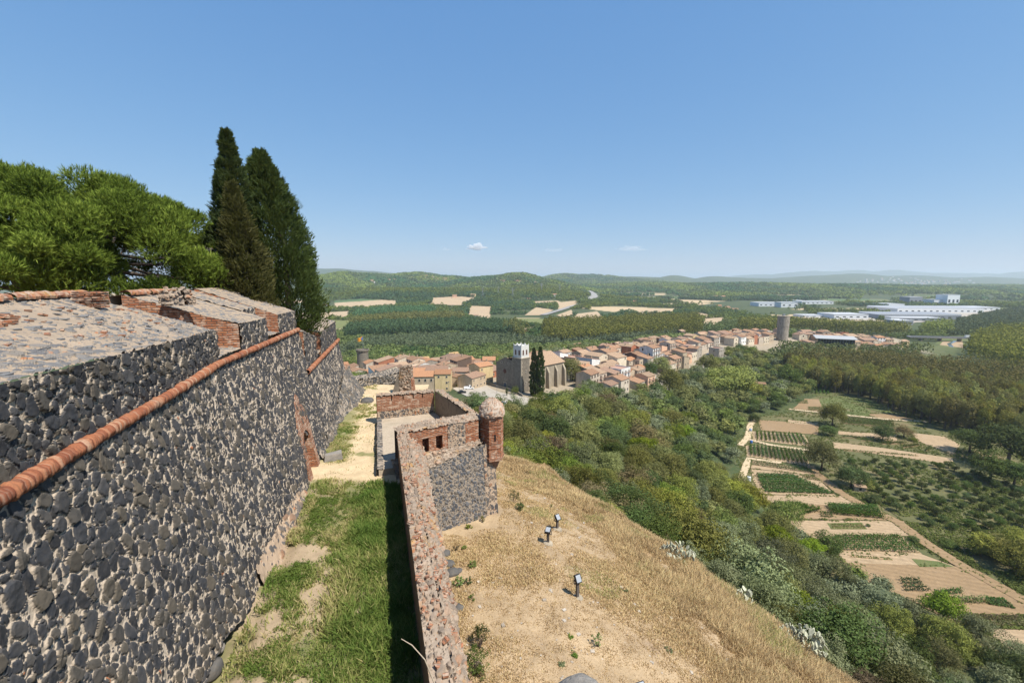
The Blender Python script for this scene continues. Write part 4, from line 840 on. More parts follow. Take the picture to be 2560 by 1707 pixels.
def crown_mesh(name, mat, seed, clumps=46, per=60, shape=(1, 1, .82), rc=.30, leaf=.045, zc=.0, shell=(.55, .80), low=-.55, jag=.25):
    """a crown of unit radius built of leafy clumps over an uneven dome"""
    g = np.random.default_rng(seed); d = rdirs(clumps * 3, g); d = d[d[:, 2] > low][:clumps]; k = len(d)
    lump = 1 + jag * (np.sin(d[:, 0] * 3.1 + seed) * np.cos(d[:, 1] * 2.7 + seed * 2) + .5 * np.sin(d[:, 2] * 5 + seed))
    Cc = d * (g.uniform(*shell, (k, 1)) * lump[:, None]) * np.array(shape) + [0, 0, zc]; Rc = rc * g.uniform(.65, 1.3, k)
    V, F = leaves_on(Cc, Rc, int(per * 1.7), leaf * .74, g)
    V2, F2 = leaves_on(d[:12] * .35 * np.array(shape) + [0, 0, zc], np.full(len(d[:12]), .34), 14, leaf * 2.6, g)
    return mesh_np(name, np.concatenate([V, V2]), np.concatenate([F, F2 + len(V)]), [mat])
def trunk_mesh(name, h, r, seed, limbs=5, spread=.5, crown0=.45):
    g = random.Random(seed); mb = MB(); top = (g.uniform(-.05, .05) * h, g.uniform(-.05, .05) * h, h)
    mb.tube([(0, 0, -.15 * h), (top[0] * .3, top[1] * .3, h * .35), top], [r * 1.25, r, r * .4], 7)
    for i in range(limbs):
        a = i * 2.4 + g.uniform(-.4, .4); z0 = h * g.uniform(crown0, .8); L = spread * h * g.uniform(.6, 1)
        mb.tube([(top[0] * z0 / h, top[1] * z0 / h, z0), (math.cos(a) * L * .5, math.sin(a) * L * .5, z0 + L * .3), (math.cos(a) * L, math.sin(a) * L, z0 + L * .7)], [r * .5, r * .35, r * .12], 5)
    return mb.mesh(name, M['bark'], smooth=True)
ORD = 'first second third fourth fifth sixth seventh eighth ninth tenth eleventh twelfth thirteenth fourteenth fifteenth sixteenth seventeenth eighteenth nineteenth twentieth'.split() + ['twenty-' + q for q in 'first second third fourth fifth sixth seventh eighth ninth'.split()] + ['thirtieth'] + ['thirty-' + q for q in 'first second third fourth fifth sixth seventh eighth ninth'.split()]
TEMPL = {}
def templ(kind, mat, seeds, trunk=True, **kw):
    TEMPL[kind] = [(crown_mesh('crown', LM[mat], s, **kw), trunk_mesh('trunk', 1.0, .055, s) if trunk else None) for s in seeds]
templ('oak', 'oak', (1, 2, 3, 4), clumps=60, per=80, rc=.27, leaf=.040); templ('dark', 'dark', (5, 6), clumps=55, per=60, rc=.27); templ('grey', 'grey', (7, 8, 9), clumps=60, per=56, rc=.25, leaf=.042, shape=(1, 1, .9), jag=.4)
templ('light', 'light', (10, 11), clumps=44, per=60, jag=.4); templ('yellow', 'yellow', (12, 13), clumps=50, per=60, rc=.27); templ('scrub', 'scrub', (14, 15), clumps=40, per=64, rc=.3, jag=.4)
templ('pine', 'pineleaf', (16, 17), clumps=46, per=80, shape=(1, 1, .5), rc=.24, low=-.1); templ('poplar', 'poplar', (18, 19), clumps=50, per=50, shape=(.42, .42, 1.0), rc=.17, leaf=.035, low=-.85); templ('plane', 'plane', (20, 21, 22), clumps=60, per=50, shape=(.62, .62, 1.0), rc=.20, leaf=.042, jag=.15, low=-.8)
templ('slim', 'cypress', (23, 24), clumps=60, per=60, shape=(.13, .13, 1.0), rc=.085, leaf=.024, jag=.06, shell=(.78, .97), low=-1.0)
# what a passer-by would call each kind
CALL = {'oak': 'olive green rounded oak', 'dark': 'dark green dense tree', 'grey': 'silvery grey green tree', 'light': 'bright green leafy tree', 'yellow': 'yellowish green broad tree', 'scrub': 'brownish scrubby bush', 'pine': 'flat topped green pine', 'poplar': 'tall dark poplar', 'plane': 'olive brown plane tree', 'slim': 'slim dark cypress'}
BLACK = set()
def tree(kind, x, y, r, label=None, cat='tree', group=None, z=None, name=None, squash=1.0, lift=.75, v=None, thin=1.0):
    """one tree: an Empty at its foot with crown and trunk; r is the crown's half width (half height for slim kinds)"""
    cm, tm = TEMPL[kind][random.randrange(len(TEMPL[kind])) if v is None else v]; z = gz(x, y) if z is None else z
    o = empty(name or ('bush' if cat == 'bush' else {'pine': 'pine_tree', 'oak': 'oak_tree', 'slim': 'cypress_tree', 'plane': 'plane_tree', 'poplar': 'poplar_tree'}.get(kind, 'tree')), (x, y, z), random.uniform(0, 6.28), label, cat, group)
    c = link('crown' if cat != 'bush' else 'foliage', cm, o); c.location.z = r * lift * squash; c.scale = (r * thin, r * thin, r * squash)
    if cat != 'bush' and tm is not None: t = link('trunk', tm, o); t.scale = (r * .95, r * .95, r * lift * squash * 1.05)
    return o
def blade_mat(name, stops, trans=.3):
    t = NT(name); c = t.ramp(t.attr('tint'), stops); d = t.n('ShaderNodeBsdfDiffuse'); tr = t.n('ShaderNodeBsdfTranslucent'); mx = t.n('ShaderNodeMixShader'); mx.inputs[0].default_value = trans
    t.l(c, d.inputs[0]); t.l(c, tr.inputs[0]); t.l(d.outputs[0], mx.inputs[1]); t.l(tr.outputs[0], mx.inputs[2]); t.l(mx.outputs[0], t.t.nodes['Material Output'].inputs[0]); t.t.nodes.remove(t.b); return t.m
M['pineneedle'] = blade_mat('pine_needles', [(0, (.035, .06, .012)), (.4, (.11, .15, .025)), (.8, (.185, .25, .04)), (1, (.29, .35, .065))], .2)
# ---- umbrella pines behind the parapet
def pine(name, loc, rad, rz, seed, label, trunk_pts, flat_k=1.0, tufts=15000, lobes=70, arc=(0, 6.29)):
    g = np.random.default_rng(seed); o = empty(name, loc, 0, label, 'tree')
    az = g.uniform(arc[0], arc[1], lobes); el = np.arcsin(g.uniform(-.5, 1, lobes)); d = np.column_stack([np.cos(az) * np.cos(el), np.sin(az) * np.cos(el), np.sin(el)]); d = d[(d[:, 2] > .05) | (g.uniform(0, 1, lobes) < .5)]; lobes = len(d)
    Cc = d * np.array([rad, rad, rz]) * g.uniform(.84, .94, (lobes, 1)); Rc = g.uniform(.95, 1.35, lobes) * rad / 9
    li = g.integers(0, lobes, tufts); dd = rdirs(tufts, g, .55); p = Cc[li] + dd * Rc[li, None] * g.uniform(.55, 1.05, (tufts, 1)) * np.array([1, 1, .8])
    ax = dd * .55 + np.array([0, 0, .75]) + .35 * g.normal(size=(tufts, 3)); ax /= np.linalg.norm(ax, axis=1, keepdims=True)
    k = 9; P0 = np.repeat(p, k, 0); A = np.repeat(ax, k, 0); q = rdirs(tufts * k, g); D = A + .62 * q; D /= np.linalg.norm(D, axis=1, keepdims=True); L = g.uniform(.15, .30, (tufts * k, 1)); W = np.cross(D, q); W /= np.linalg.norm(W, axis=1, keepdims=True) + 1e-6
    P1 = P0 + A * g.uniform(0, .25, (tufts * k, 1)); V = np.stack([P1 - W * .018, P1 + W * .018, P1 + D * L], 1).reshape(-1, 3)
    cr = link('crown', mesh_np('crown', V, np.arange(len(V)).reshape(-1, 3), [LM['pineneedle']], {'tint': np.repeat(np.clip(g.uniform(0, 1, lobes)[li] * .5 + g.uniform(0, 1, tufts) * .6, 0, 1), k * 3)}), o)
    mb = MB(); mb.tube(trunk_pts, [.34, .28, .24, .2][:len(trunk_pts)], 9); top = Vector(trunk_pts[-1])
    for i in range(min(24, lobes)):
        c = Vector(Cc[i]) * .9; s = Vector(trunk_pts[-2]).lerp(top, random.random()); mb.tube([s, s.lerp(c, .45) + Vector((0, 0, -.25)), c], [.15, .09, .03], 5)
    tr = mb.build('trunk', M['bark'], o, smooth=True); return o
PC = at_y(168, 648, 28.5); pine('umbrella_pine', PC, 8.9, 4.6, 3, 'broad umbrella pine with bright green needles spreading over the fortress parapet', [(6.2, -2.0, -4.4), (5.4, -1.5, -2.6), (3.4, -.8, -.8), (1.6, 0, .6)], tufts=95000, lobes=210)
PL = at_y(30, 665, 23.0); pine('umbrella_pine', PL, 4.2, 2.0, 8, 'lower umbrella pine bough hanging over the parapet at the edge of the view', [(.2, .4, -2.9), (.1, .2, -1.2), (0, 0, 0)], tufts=20000, lobes=50)
PS = at_y(172, 735, 25.0); pine('young_pine', PS, .9, .6, 9, 'small light green pine sapling behind the broken brick stack', [(0, 0, -2), (0, 0, -.8), (0, 0, 0)], tufts=900, lobes=12)
PM = at_y(620, 640, 24.0)
# ---- cypresses
def cypress(loc, h, rad, mat, seed, label, prof=((0, .35), (.12, .85), (.3, 1.0), (.55, .82), (.8, .45), (1, .05)), clumps=520, lean=(0, 0)):
    g = np.random.default_rng(seed); o = empty('cypress_tree', loc, 0, label, 'tree'); t = g.uniform(0, 1, clumps) ** .8; rr = np.interp(t, [a for a, b in prof], [b for a, b in prof]) * rad
    a = g.uniform(0, 6.283, clumps); lump = 1 + .20 * np.sin(a * 3 + t * 9 + seed) + g.uniform(-.24, .32, clumps); rr = rr * lump; Cc = np.column_stack([np.cos(a) * rr * .82 + lean[0] * t, np.sin(a) * rr * .82 + lean[1] * t, t * h]); Rc = rad * g.uniform(.14, .32, clumps) * np.clip(1.25 - t, .35, 1)
    per = 60; n = clumps * per; c = np.repeat(Cc, per, 0); d = rdirs(n, g, .2); p = c + d * np.repeat(Rc, per)[:, None] * g.uniform(.5, 1.1, (n, 1)) * np.array([1, 1, 1.5])
    out = np.column_stack([np.cos(np.repeat(a, per)), np.sin(np.repeat(a, per)), np.full(n, 1.25)]) + .55 * g.normal(size=(n, 3)); out /= np.linalg.norm(out, axis=1, keepdims=True); w = np.cross(out, g.normal(size=(n, 3))); w /= np.linalg.norm(w, axis=1, keepdims=True)
    L = g.uniform(.16, .40, (n, 1)); V = np.stack([p - w * .04, p + w * .04, p + out * L + w * .015, p + out * L - w * .015], 1).reshape(-1, 3)
    link('crown', mesh_np('crown', V, np.arange(4 * n).reshape(n, 4), [LM[mat]]), o); mb = MB(); mb.tube([(0, 0, -1), (0, 0, h * .5), (lean[0], lean[1], h * .93)], [.28, .18, .03], 7)
    mb.build('trunk', M['darkbark'], o); return o
c1 = at_y(598, 735, 34.5); cypress((c1.x, c1.y, -2.6), 13.05, 1.5, 'cypress', 31, 'tallest dark cypress with a slender pointed top behind the parapet', clumps=560)
c2 = at_y(724, 800, 37.0); cypress((c2.x, c2.y, -4.4), 14.0, 2.6, 'cypress', 32, 'broad ragged dark cypress at the end of the upper parapet', prof=((0, .55), (.1, .95), (.3, 1.0), (.5, .86), (.75, .58), (.9, .34), (1, .06)), clumps=900, lean=(-1.5, 0))
c3 = at_y(622, 735, 31.5); cypress((c3.x, c3.y, -2.6), 8.8, 1.65, 'cypressbrown', 33, 'shorter olive brown cypress in front of the two dark ones', prof=((0, .8), (.15, 1.0), (.4, .78), (.7, .42), (1, .05)), clumps=460, lean=(-.6, 0))
# ---- grass in the moat and dry grass on the hillside
def blades(name, X, Y, Z, h, w, tint, mat, lean=.5, seed=0):
    g = np.random.default_rng(seed); n = len(X); P = np.column_stack([X, Y, Z]); a = g.uniform(0, 6.283, n); d = np.column_stack([np.cos(a), np.sin(a), 0 * a]); b = g.uniform(0, 6.283, n); le = np.column_stack([np.cos(b), np.sin(b), 0 * b]) * (h * lean * g.uniform(.2, 1, n))[:, None]
    w = np.broadcast_to(w, (n,))[:, None]; m = P + le * .35 + np.array([0, 0, 1]) * (h * .6)[:, None]; t = P + le + np.array([0, 0, 1]) * h[:, None]
    V = np.stack([P - d * w, P + d * w, m + d * w * .7, t, m - d * w * .7], 1).reshape(-1, 3); i = np.arange(n)[:, None] * 5
    F = np.concatenate([i + np.array([[0, 1, 2, 4]]), i + np.array([[4, 2, 3, 3]])]); F = np.concatenate([(i + np.array([[0, 1, 2]])), (i + np.array([[0, 2, 4]])), (i + np.array([[4, 2, 3]]))])
    o = link(name, mesh_np(name, V, F, [mat], {'tint': np.repeat(tint, 5)})); return o
def blade_mat(name, stops, trans=.3):
    t = NT(name); c = t.ramp(t.attr('tint'), stops); d = t.n('ShaderNodeBsdfDiffuse'); tr = t.n('ShaderNodeBsdfTranslucent'); mx = t.n('ShaderNodeMixShader'); mx.inputs[0].default_value = trans
    t.l(c, d.inputs[0]); t.l(c, tr.inputs[0]); t.l(d.outputs[0], mx.inputs[1]); t.l(tr.outputs[0], mx.inputs[2]); t.l(mx.outputs[0], t.t.nodes['Material Output'].inputs[0]); t.t.nodes.remove(t.b); return t.m
M['blade'] = blade_mat('green_grass', [(0, (.10, .165, .035)), (.35, (.17, .23, .055)), (.6, (.27, .29, .09)), (.8, (.36, .34, .13)), (1, (.50, .41, .21))])
M['straw'] = blade_mat('dry_grass', [(0, (.34, .23, .12)), (.4, (.52, .375, .20)), (.75, (.64, .47, .25)), (.93, (.66, .53, .28)), (1, (.30, .31, .10))])
g = np.random.default_rng(5); N = 300000
Y = 8 + (51 - 8) * g.uniform(0, 1, N) ** 1.25; L0 = lerp_tab(XB, Y) - .2; R0 = np.minimum(lerp_tab(BAY, Y), low_x(Y) - .05); X = L0 + (R0 - L0) * g.uniform(0, 1, N); gm, pth = moat_masks(X, Y)
d_l = X - lerp_tab(XB, Y); tall = fbm(X * .9, Y * .9, 61, 3); k = (g.uniform(0, 1, N) < (gm ** 1.3) * (.30 + .55 * sstep(.4, .62, fbm(X * 2.2, Y * 2.2, 83, 3))) + .012) & (d_l > .35 * (1 - sstep(24, 28, Y))) & ~((Y > 26.6) & (X > -8.2 - .2955 * (Y - 26.5)))
X, Y, gm, tall, d_l, pth = X[k], Y[k], gm[k], tall[k], d_l[k], pth[k]
h = (.05 + .22 * sstep(.35, .7, tall) + .20 * sstep(2.6, 3.8, d_l) * (Y < 26)) * g.uniform(.5, 1.25, len(X)) * (1 - .45 * pth); tn = np.clip(.66 - .42 * sstep(2.2, 4.0, d_l) + 1.5 * (fbm(X * .6, Y * .6, 66, 4) - .5) + .22 * g.normal(size=len(X)) + .1 * pth, 0, 1)
blades('grass', X, Y, np.full(len(X), -12.02), h, .011 + .0006 * Y, tn, M['blade'], 1.0, 1)['kind'] = 'stuff'
# leafy weeds, thickest along the shaded side
N = 4200; Y = 9 + 15.5 * g.uniform(0, 1, N); R0 = low_x(Y) - .5; X = np.where(g.uniform(0, 1, N) < .62, R0 - g.gamma(1.6, .42, N), lerp_tab(XB, Y) + 1.0 + g.gamma(1.5, .5, N)); gm, _ = moat_masks(X, Y); k = (g.uniform(0, 1, N) < gm) & (X < R0) ; X, Y = X[k], Y[k]
V, F = leaves_on(np.column_stack([X, Y, np.full(len(X), -11.93)]), g.uniform(.08, .24, len(X)), 26, .030, g, up=.6, inner=.4, squash=.9)
ob = link('weeds', mesh_np('weeds', V, F, [LM['weed']])); ob['kind'] = 'stuff'
# hillside
N = 1000000; a = g.uniform(-.35, .85, N); r = 9 + 56 * g.uniform(0, 1, N) ** .95; X = r * np.sin(a); Y = r * np.cos(a); k = (X > low_x(np.minimum(Y, 27)) + 1.2 + .3 * (Y > 20)) & ~((Y > 26.9) & (X < -1.0) & (Y < 32) & (Y > 26.2 + .55 * (X + 4.7))) & ~((Y >= 32) & (X < -3 - .55 * (Y - 32))) & ~inside(X, Y, [(-9, 26), (-5.2, 26.6), (-1, 29.0), (-.6, 31.5), (-6, 40), (-13, 37)])
X, Y = X[k], Y[k]; Z = ground(X, Y); dryd = sstep(-27, -23.5, Z + 4.4 * (1 - sstep(28, 46, Y)) + 3.2 * (fbm(X * .25, Y * .25, 2) - .5)); band = sstep(-18.3, -20.8, Z + 1.0 * (fbm(X * .3, Y * .3, 8) - .5)); pt = fbm(X * .35, Y * .35, 71, 4)
k = g.uniform(0, 1, len(X)) < dryd * (.55 + .45 * np.maximum(band, sstep(.5, .68, pt) * .8)) ; X, Y, Z, band, pt = X[k], Y[k], Z[k], band[k], pt[k]
nz = (fbm(X * .8, Y * .8, 9) - .5) * .35
h = (.06 + .08 * sstep(.4, .65, pt) + .42 * band * sstep(.3, .6, pt + .1)) * g.uniform(.5, 1.3, len(X)); tn = np.clip(.5 + .28 * g.normal(size=len(X)) + .7 * (pt - .5), 0, .94); gr = fbm(X * .22, Y * .22, 77, 3); tn = np.where((gr > .66) & (g.uniform(0, 1, len(X)) < .4), .99, tn)
blades('dry_grass', X, Y, Z + nz - .02, h, .008 + .0006 * np.hypot(X, Y), tn, M['straw'], .9, 2)['kind'] = 'stuff'
print('hill blades', len(X))
# ---- shrubs standing singly on the hillside
def shrub(u, v, r, mat, label, seed, tall=1.0, n=26, per=26, leaf=.035):
    p = hit(u, v); gg = np.random.default_rng(seed); o = empty('shrub', p, 0, label, 'shrub', 'shrubs on the dry hillside'); d = rdirs(n, gg, .5); Cc = d * gg.uniform(.35, .85, (n, 1)) * r * np.array([1, 1, tall]) + [0, 0, r * tall * .55]; V, F = leaves_on(Cc, np.full(n, r * .26), per, leaf, gg, up=.4, inner=.3)
    link('foliage', mesh_np('foliage', V, F, [LM[mat]]), o); mb = MB()
    for c in Cc[::2]: mb.tube([(0, 0, -.1), tuple(c * .5 + np.array([0, 0, .05])), tuple(c)], [.018, .012, .006], 4)
    mb.build('stems', M['bark'], o); return o
shrub(1285, 1258, .62, 'dark', 'double crowned dark green shrub on the dry slope beside the brick turret', 41, 1.2); shrub(1300, 1275, .42, 'dark', 'low rear part of the dark shrub pair on the slope near the turret', 42)
shrub(1188, 1685, .72, 'dark', 'large leafy dark shrub tight against the outer wall low in the view', 43, 1.25, 40, 34); shrub(1200, 1615, .5, 'dark', 'upright leafy shrub just above the large one along the outer wall', 44, 1.5)
shrub(1172, 1320, .26, 'light', 'small bright green plant at the foot of the dark bastion face', 45, .9, 12); shrub(1206, 1302, .24, 'scrub', 'withered brown plant stump under the bastion corner', 46, 1.3, 10); shrub(1190, 1300, .18, 'dark', 'tiny dark plant between the bright plant and the withered stump', 47, 1, 8)
shrub(1178, 1420, .36, 'light', 'pale green plant beside the dark stones along the wall', 48, .7, 14); shrub(1147, 1470, .38, 'weed', 'mid green weed clump below the dark stones along the wall', 49, 1.1, 16); shrub(1172, 1460, .28, 'dark', 'small rounded dark plant beside the mid green weed clump', 50, 1, 12); shrub(1180, 1500, .24, 'light', 'small bright plant low beside the outer wall', 51, 1, 10)
shrub(1495, 1615, .36, 'weed', 'sparse upright green plant on the dry slope below the nearest floodlight', 52, 1.4, 10, 18); shrub(1432, 1640, .3, 'weed', 'flat patch of green leaves on the slope near the view bottom', 53, .4, 14); shrub(1425, 1595, .26, 'weed', 'smaller flat green patch just above the wide green patch', 54, .4, 10); shrub(1403, 1665, .22, 'grey', 'tuft of grey green leaves lowest on the open slope', 55, .6, 10)
shrub(1378, 1268, .24, 'scrub', 'small olive tuft on the slope above the far floodlights', 56, .8, 8); shrub(1317, 1190, .34, 'scrub', 'brown seedy weed on the slope just past the turret', 57, 1, 10); shrub(1565, 1480, .2, 'grey', 'tiny grey plant alone on the bare slope', 58, 1, 8); shrub(1668, 1630, .25, 'grey', 'grey tuft on the slope near the tall straw grass', 59, .7, 8); shrub(1140, 1375, .24, 'scrub', 'olive brown tuft at the wall above the fallen dark stones', 60, .8, 8); shrub(1160, 1372, .2, 'weed', 'little green tuft beside the olive brown tuft at the wall', 61, .8, 8)
# prickly pears at the edge of the wood
cm_ = NT('cactus_pad'); n_ = cm_.noise(cm_.pos(), 3, 4); cm_.col(cm_.ramp(n_, [(.3, (.26, .27, .17)), (.5, (.52, .50, .38)), (.75, (.40, .43, .22))])); M['cactus'] = cm_.m
CACTI = []
def cactus(u, v, s, label, seed, n=60):
    p = hit(u, v); CACTI.append((p.x, p.y, s * 1.2)); CACTI.append((p.x * .93, p.y * .93, 1.0)); r0 = random.Random(seed); mb = MB(); o = empty('prickly_pear', p, 0, label, 'cactus', 'prickly pears along the wood edge')
    for i in range(n):
        a = r0.uniform(0, 6.28); rr = s * math.sqrt(r0.random()) * 1.1; c = Vector((math.cos(a) * rr, math.sin(a) * rr * .7, r0.uniform(.05, 1.2) * s * (1.15 - rr / s / 1.6))); ax = Vector((r0.uniform(-.6, .6), r0.uniform(-.6, .6), 1)).normalized(); nn = ax.cross(Vector((r0.random() - .5, r0.random() - .5, .1))).normalized(); sd = ax.cross(nn); L = r0.uniform(.14, .24); W = L * .6
        ring = [c + ax * (L * math.sin(t)) * 1.0 + sd * (W * math.cos(t)) for t in [k * math.pi / 4 for k in range(8)]]; mb.hexa([q - nn * .02 for q in ring], [q + nn * .02 for q in ring])
    mb.build('pads', M['cactus'], o)
    mb = MB(); mb.tube([(0, 0, -.3), (.1, 0, .3 * s), (0, .1, .8 * s)], [.09, .08, .05], 6); mb.build('stem', M['bark'], o)
cactus(1690, 1396, 1.25, 'pale prickly pear standing highest along the edge of the wood', 5, 80); cactus(1852, 1505, .95, 'small prickly pear between the other two at the wood edge', 6, 40); cactus(2000, 1620, 1.5, 'largest prickly pear hanging over the straw grass lowest down the edge', 7, 170)
mb = MB(); q0, q1, q2, q3 = at_y(1088, 1712, 9.0), at_y(1062, 1648, 9.05), at_y(1030, 1612, 9.1), at_y(1003, 1596, 9.1)
mb.tube([q0, q1, q2, q3], [.016, .013, .011, .007], 6); tag(mb.build('dry_twig', flat('bare_twig', (.42, .34, .25))), 'bare pale twig sticking up beside the brick side of the outer wall', 'twig')

# pale stones littered over the dry slope
N = 700; a = g.uniform(-.2, .75, N); r = 11 + 34 * g.uniform(0, 1, N); X = r * np.sin(a); Y = r * np.cos(a); k = (X > low_x(np.minimum(Y, 27)) + 2.0) & ~((Y > 25) & (X < .5)); X, Y = X[k], Y[k]; Z = ground(X, Y) + (fbm(X * .8, Y * .8, 9) - .5) * .35; mb = MB()
for x, y, z in zip(X, Y, Z):
    if z > -23: s = random.choice([.02, .03, .03, .04, .05, .08]) ; chunk(mb, Vector((x, y, z + s * .2)), (s * 1.3, s, s * .6), random.uniform(0, 3), random.uniform(-.4, .4))
ob = mb.build('pebbles', soil_mat('pale_pebble', (.34, .28, .22), (.5, .43, .35), (.60, .54, .46), 2, 20)); ob['kind'] = 'stuff'
# ------------------------------------------------------------------ the old town
def plaster(name, c, stain=.25):
    t = NT(name); p = t.obj(); n = t.noise(t.scale(p, (1, 1, .35)), .8, 5, .65); f = t.noise(p, 6, 4, .6); d = tuple(q * (1 - stain) for q in c)
    col = t.mix(t.rng(n, .38, .66), c, d); col = t.mix(t.rng(f, .55, .75, 0, .35), col, tuple(q * .7 for q in c)); col = t.hsv(col, .5, 1.0, t.rng(t.rand(), 0, 1, .88, 1.1)); t.col(col); return t.m
WALLS = {'cream': (.66, .56, .42), 'pale beige': (.55, .46, .36), 'white': (.74, .72, .68), 'ochre yellow': (.66, .50, .27), 'stone grey': (.34, .295, .24), 'brick red': (.36, .145, .08), 'peach': (.66, .42, .28), 'tan': (.46, .36, .25), 'dark brown': (.15, .105, .08)}
WM = {k: plaster('wall_' + k.replace(' ', '_'), v) for k, v in WALLS.items()}
def roof_mat(name, a, b, c):
    t = NT(name); uv = t.uv(); w = t.n('ShaderNodeTexWave', wave_type='BANDS', bands_direction='X'); t.l(uv, w.inputs[0]); w.inputs['Scale'].default_value = 1.6; w.inputs['Distortion'].default_value = .6; w.inputs['Detail'].default_value = 1
    n = t.noise(t.obj(), .9, 5, .7); f = t.noise(uv, 3.5, 3, .7); col = t.ramp(n, [(.3, a), (.5, b), (.72, c)]); col = t.mix(t.rng(f, .3, .7), t.mix(.5, col, (.16, .09, .06)), col); col = t.mix(t.rng(w.outputs['Fac'], .0, .4), t.mix(.55, col, (.09, .055, .04)), col)
    col = t.hsv(col, .5, 1.0, t.rng(t.rand(), 0, 1, .85, 1.15)); t.col(col); t.bump(w.outputs['Fac'], .5, .08); return t.m
RM = {'terracotta': roof_mat('roof_terracotta', (.31, .175, .10), (.39, .23, .135), (.26, .145, .085)), 'tan tiled': roof_mat('roof_tan', (.40, .275, .175), (.46, .32, .205), (.33, .22, .14)), 'orange': roof_mat('roof_orange', (.44, .22, .105), (.50, .25, .125), (.38, .18, .09)), 'brown': roof_mat('roof_brown', (.30, .19, .13), (.36, .23, .155), (.24, .155, .11)), 'golden': roof_mat('roof_golden', (.50, .33, .15), (.56, .36, .15), (.45, .28, .13))}
M['pane'] = flat('dark_pane', (.025, .028, .03), .25, 0, .5); M['frame'] = flat('window_surround', (.55, .47, .38)); M['shutter'] = flat('brown_shutter', (.20, .11, .07)); M['metal'] = flat('grey_metal', (.30, .31, .33), .5, .6)
def window_mesh(w, h, m):
    mb = MB(); mb.cur = 1; mb.box(-w/2, w/2, -.04, .02, -h/2, h/2); mb.cur = 0
    for a, b, c, d in ((-w/2-.12, -w/2, -h/2-.1, h/2+.12), (w/2, w/2+.12, -h/2-.1, h/2+.12), (-w/2, w/2, h/2, h/2+.12), (-w/2-.02, w/2+.02, -h/2-.12, -h/2)): mb.box(a, b, -.10, .02, c, d)
    return mb.mesh('window', [m, M['pane']])
WIN = [window_mesh(.95, 1.35, M['frame']), window_mesh(1.0, 1.5, M['shutter']), window_mesh(1.05, 2.0, M['frame']), window_mesh(.8, .9, M['frame'])]
def balcony_mesh():
    mb = MB(); mb.box(-1.1, 1.1, -.95, 0, -.12, 0)
    for x in np.linspace(-1.08, 1.08, 9): mb.box(x-.025, x+.025, -.94, -.90, 0, .95)
    mb.box(-1.1, 1.1, -.95, -.89, .95, 1.0); return mb.mesh('balcony', [flat('balcony_iron', (.35, .22, .16))])
BALC = balcony_mesh()
CHIM = {}
def chimney_mesh():
    mb = MB(); mb.box(-.32, .32, -.26, .26, -.6, 1.1); mb.box(-.4, .4, -.34, .34, 1.1, 1.2)
    for x in (-.2, .2): mb.box(x-.07, x+.07, -.2, .2, 1.2, 1.42)
    mb.box(-.4, .4, -.34, .34, 1.42, 1.5); return mb.mesh('chimney', [WM['tan']])
CHIMNEY = chimney_mesh()
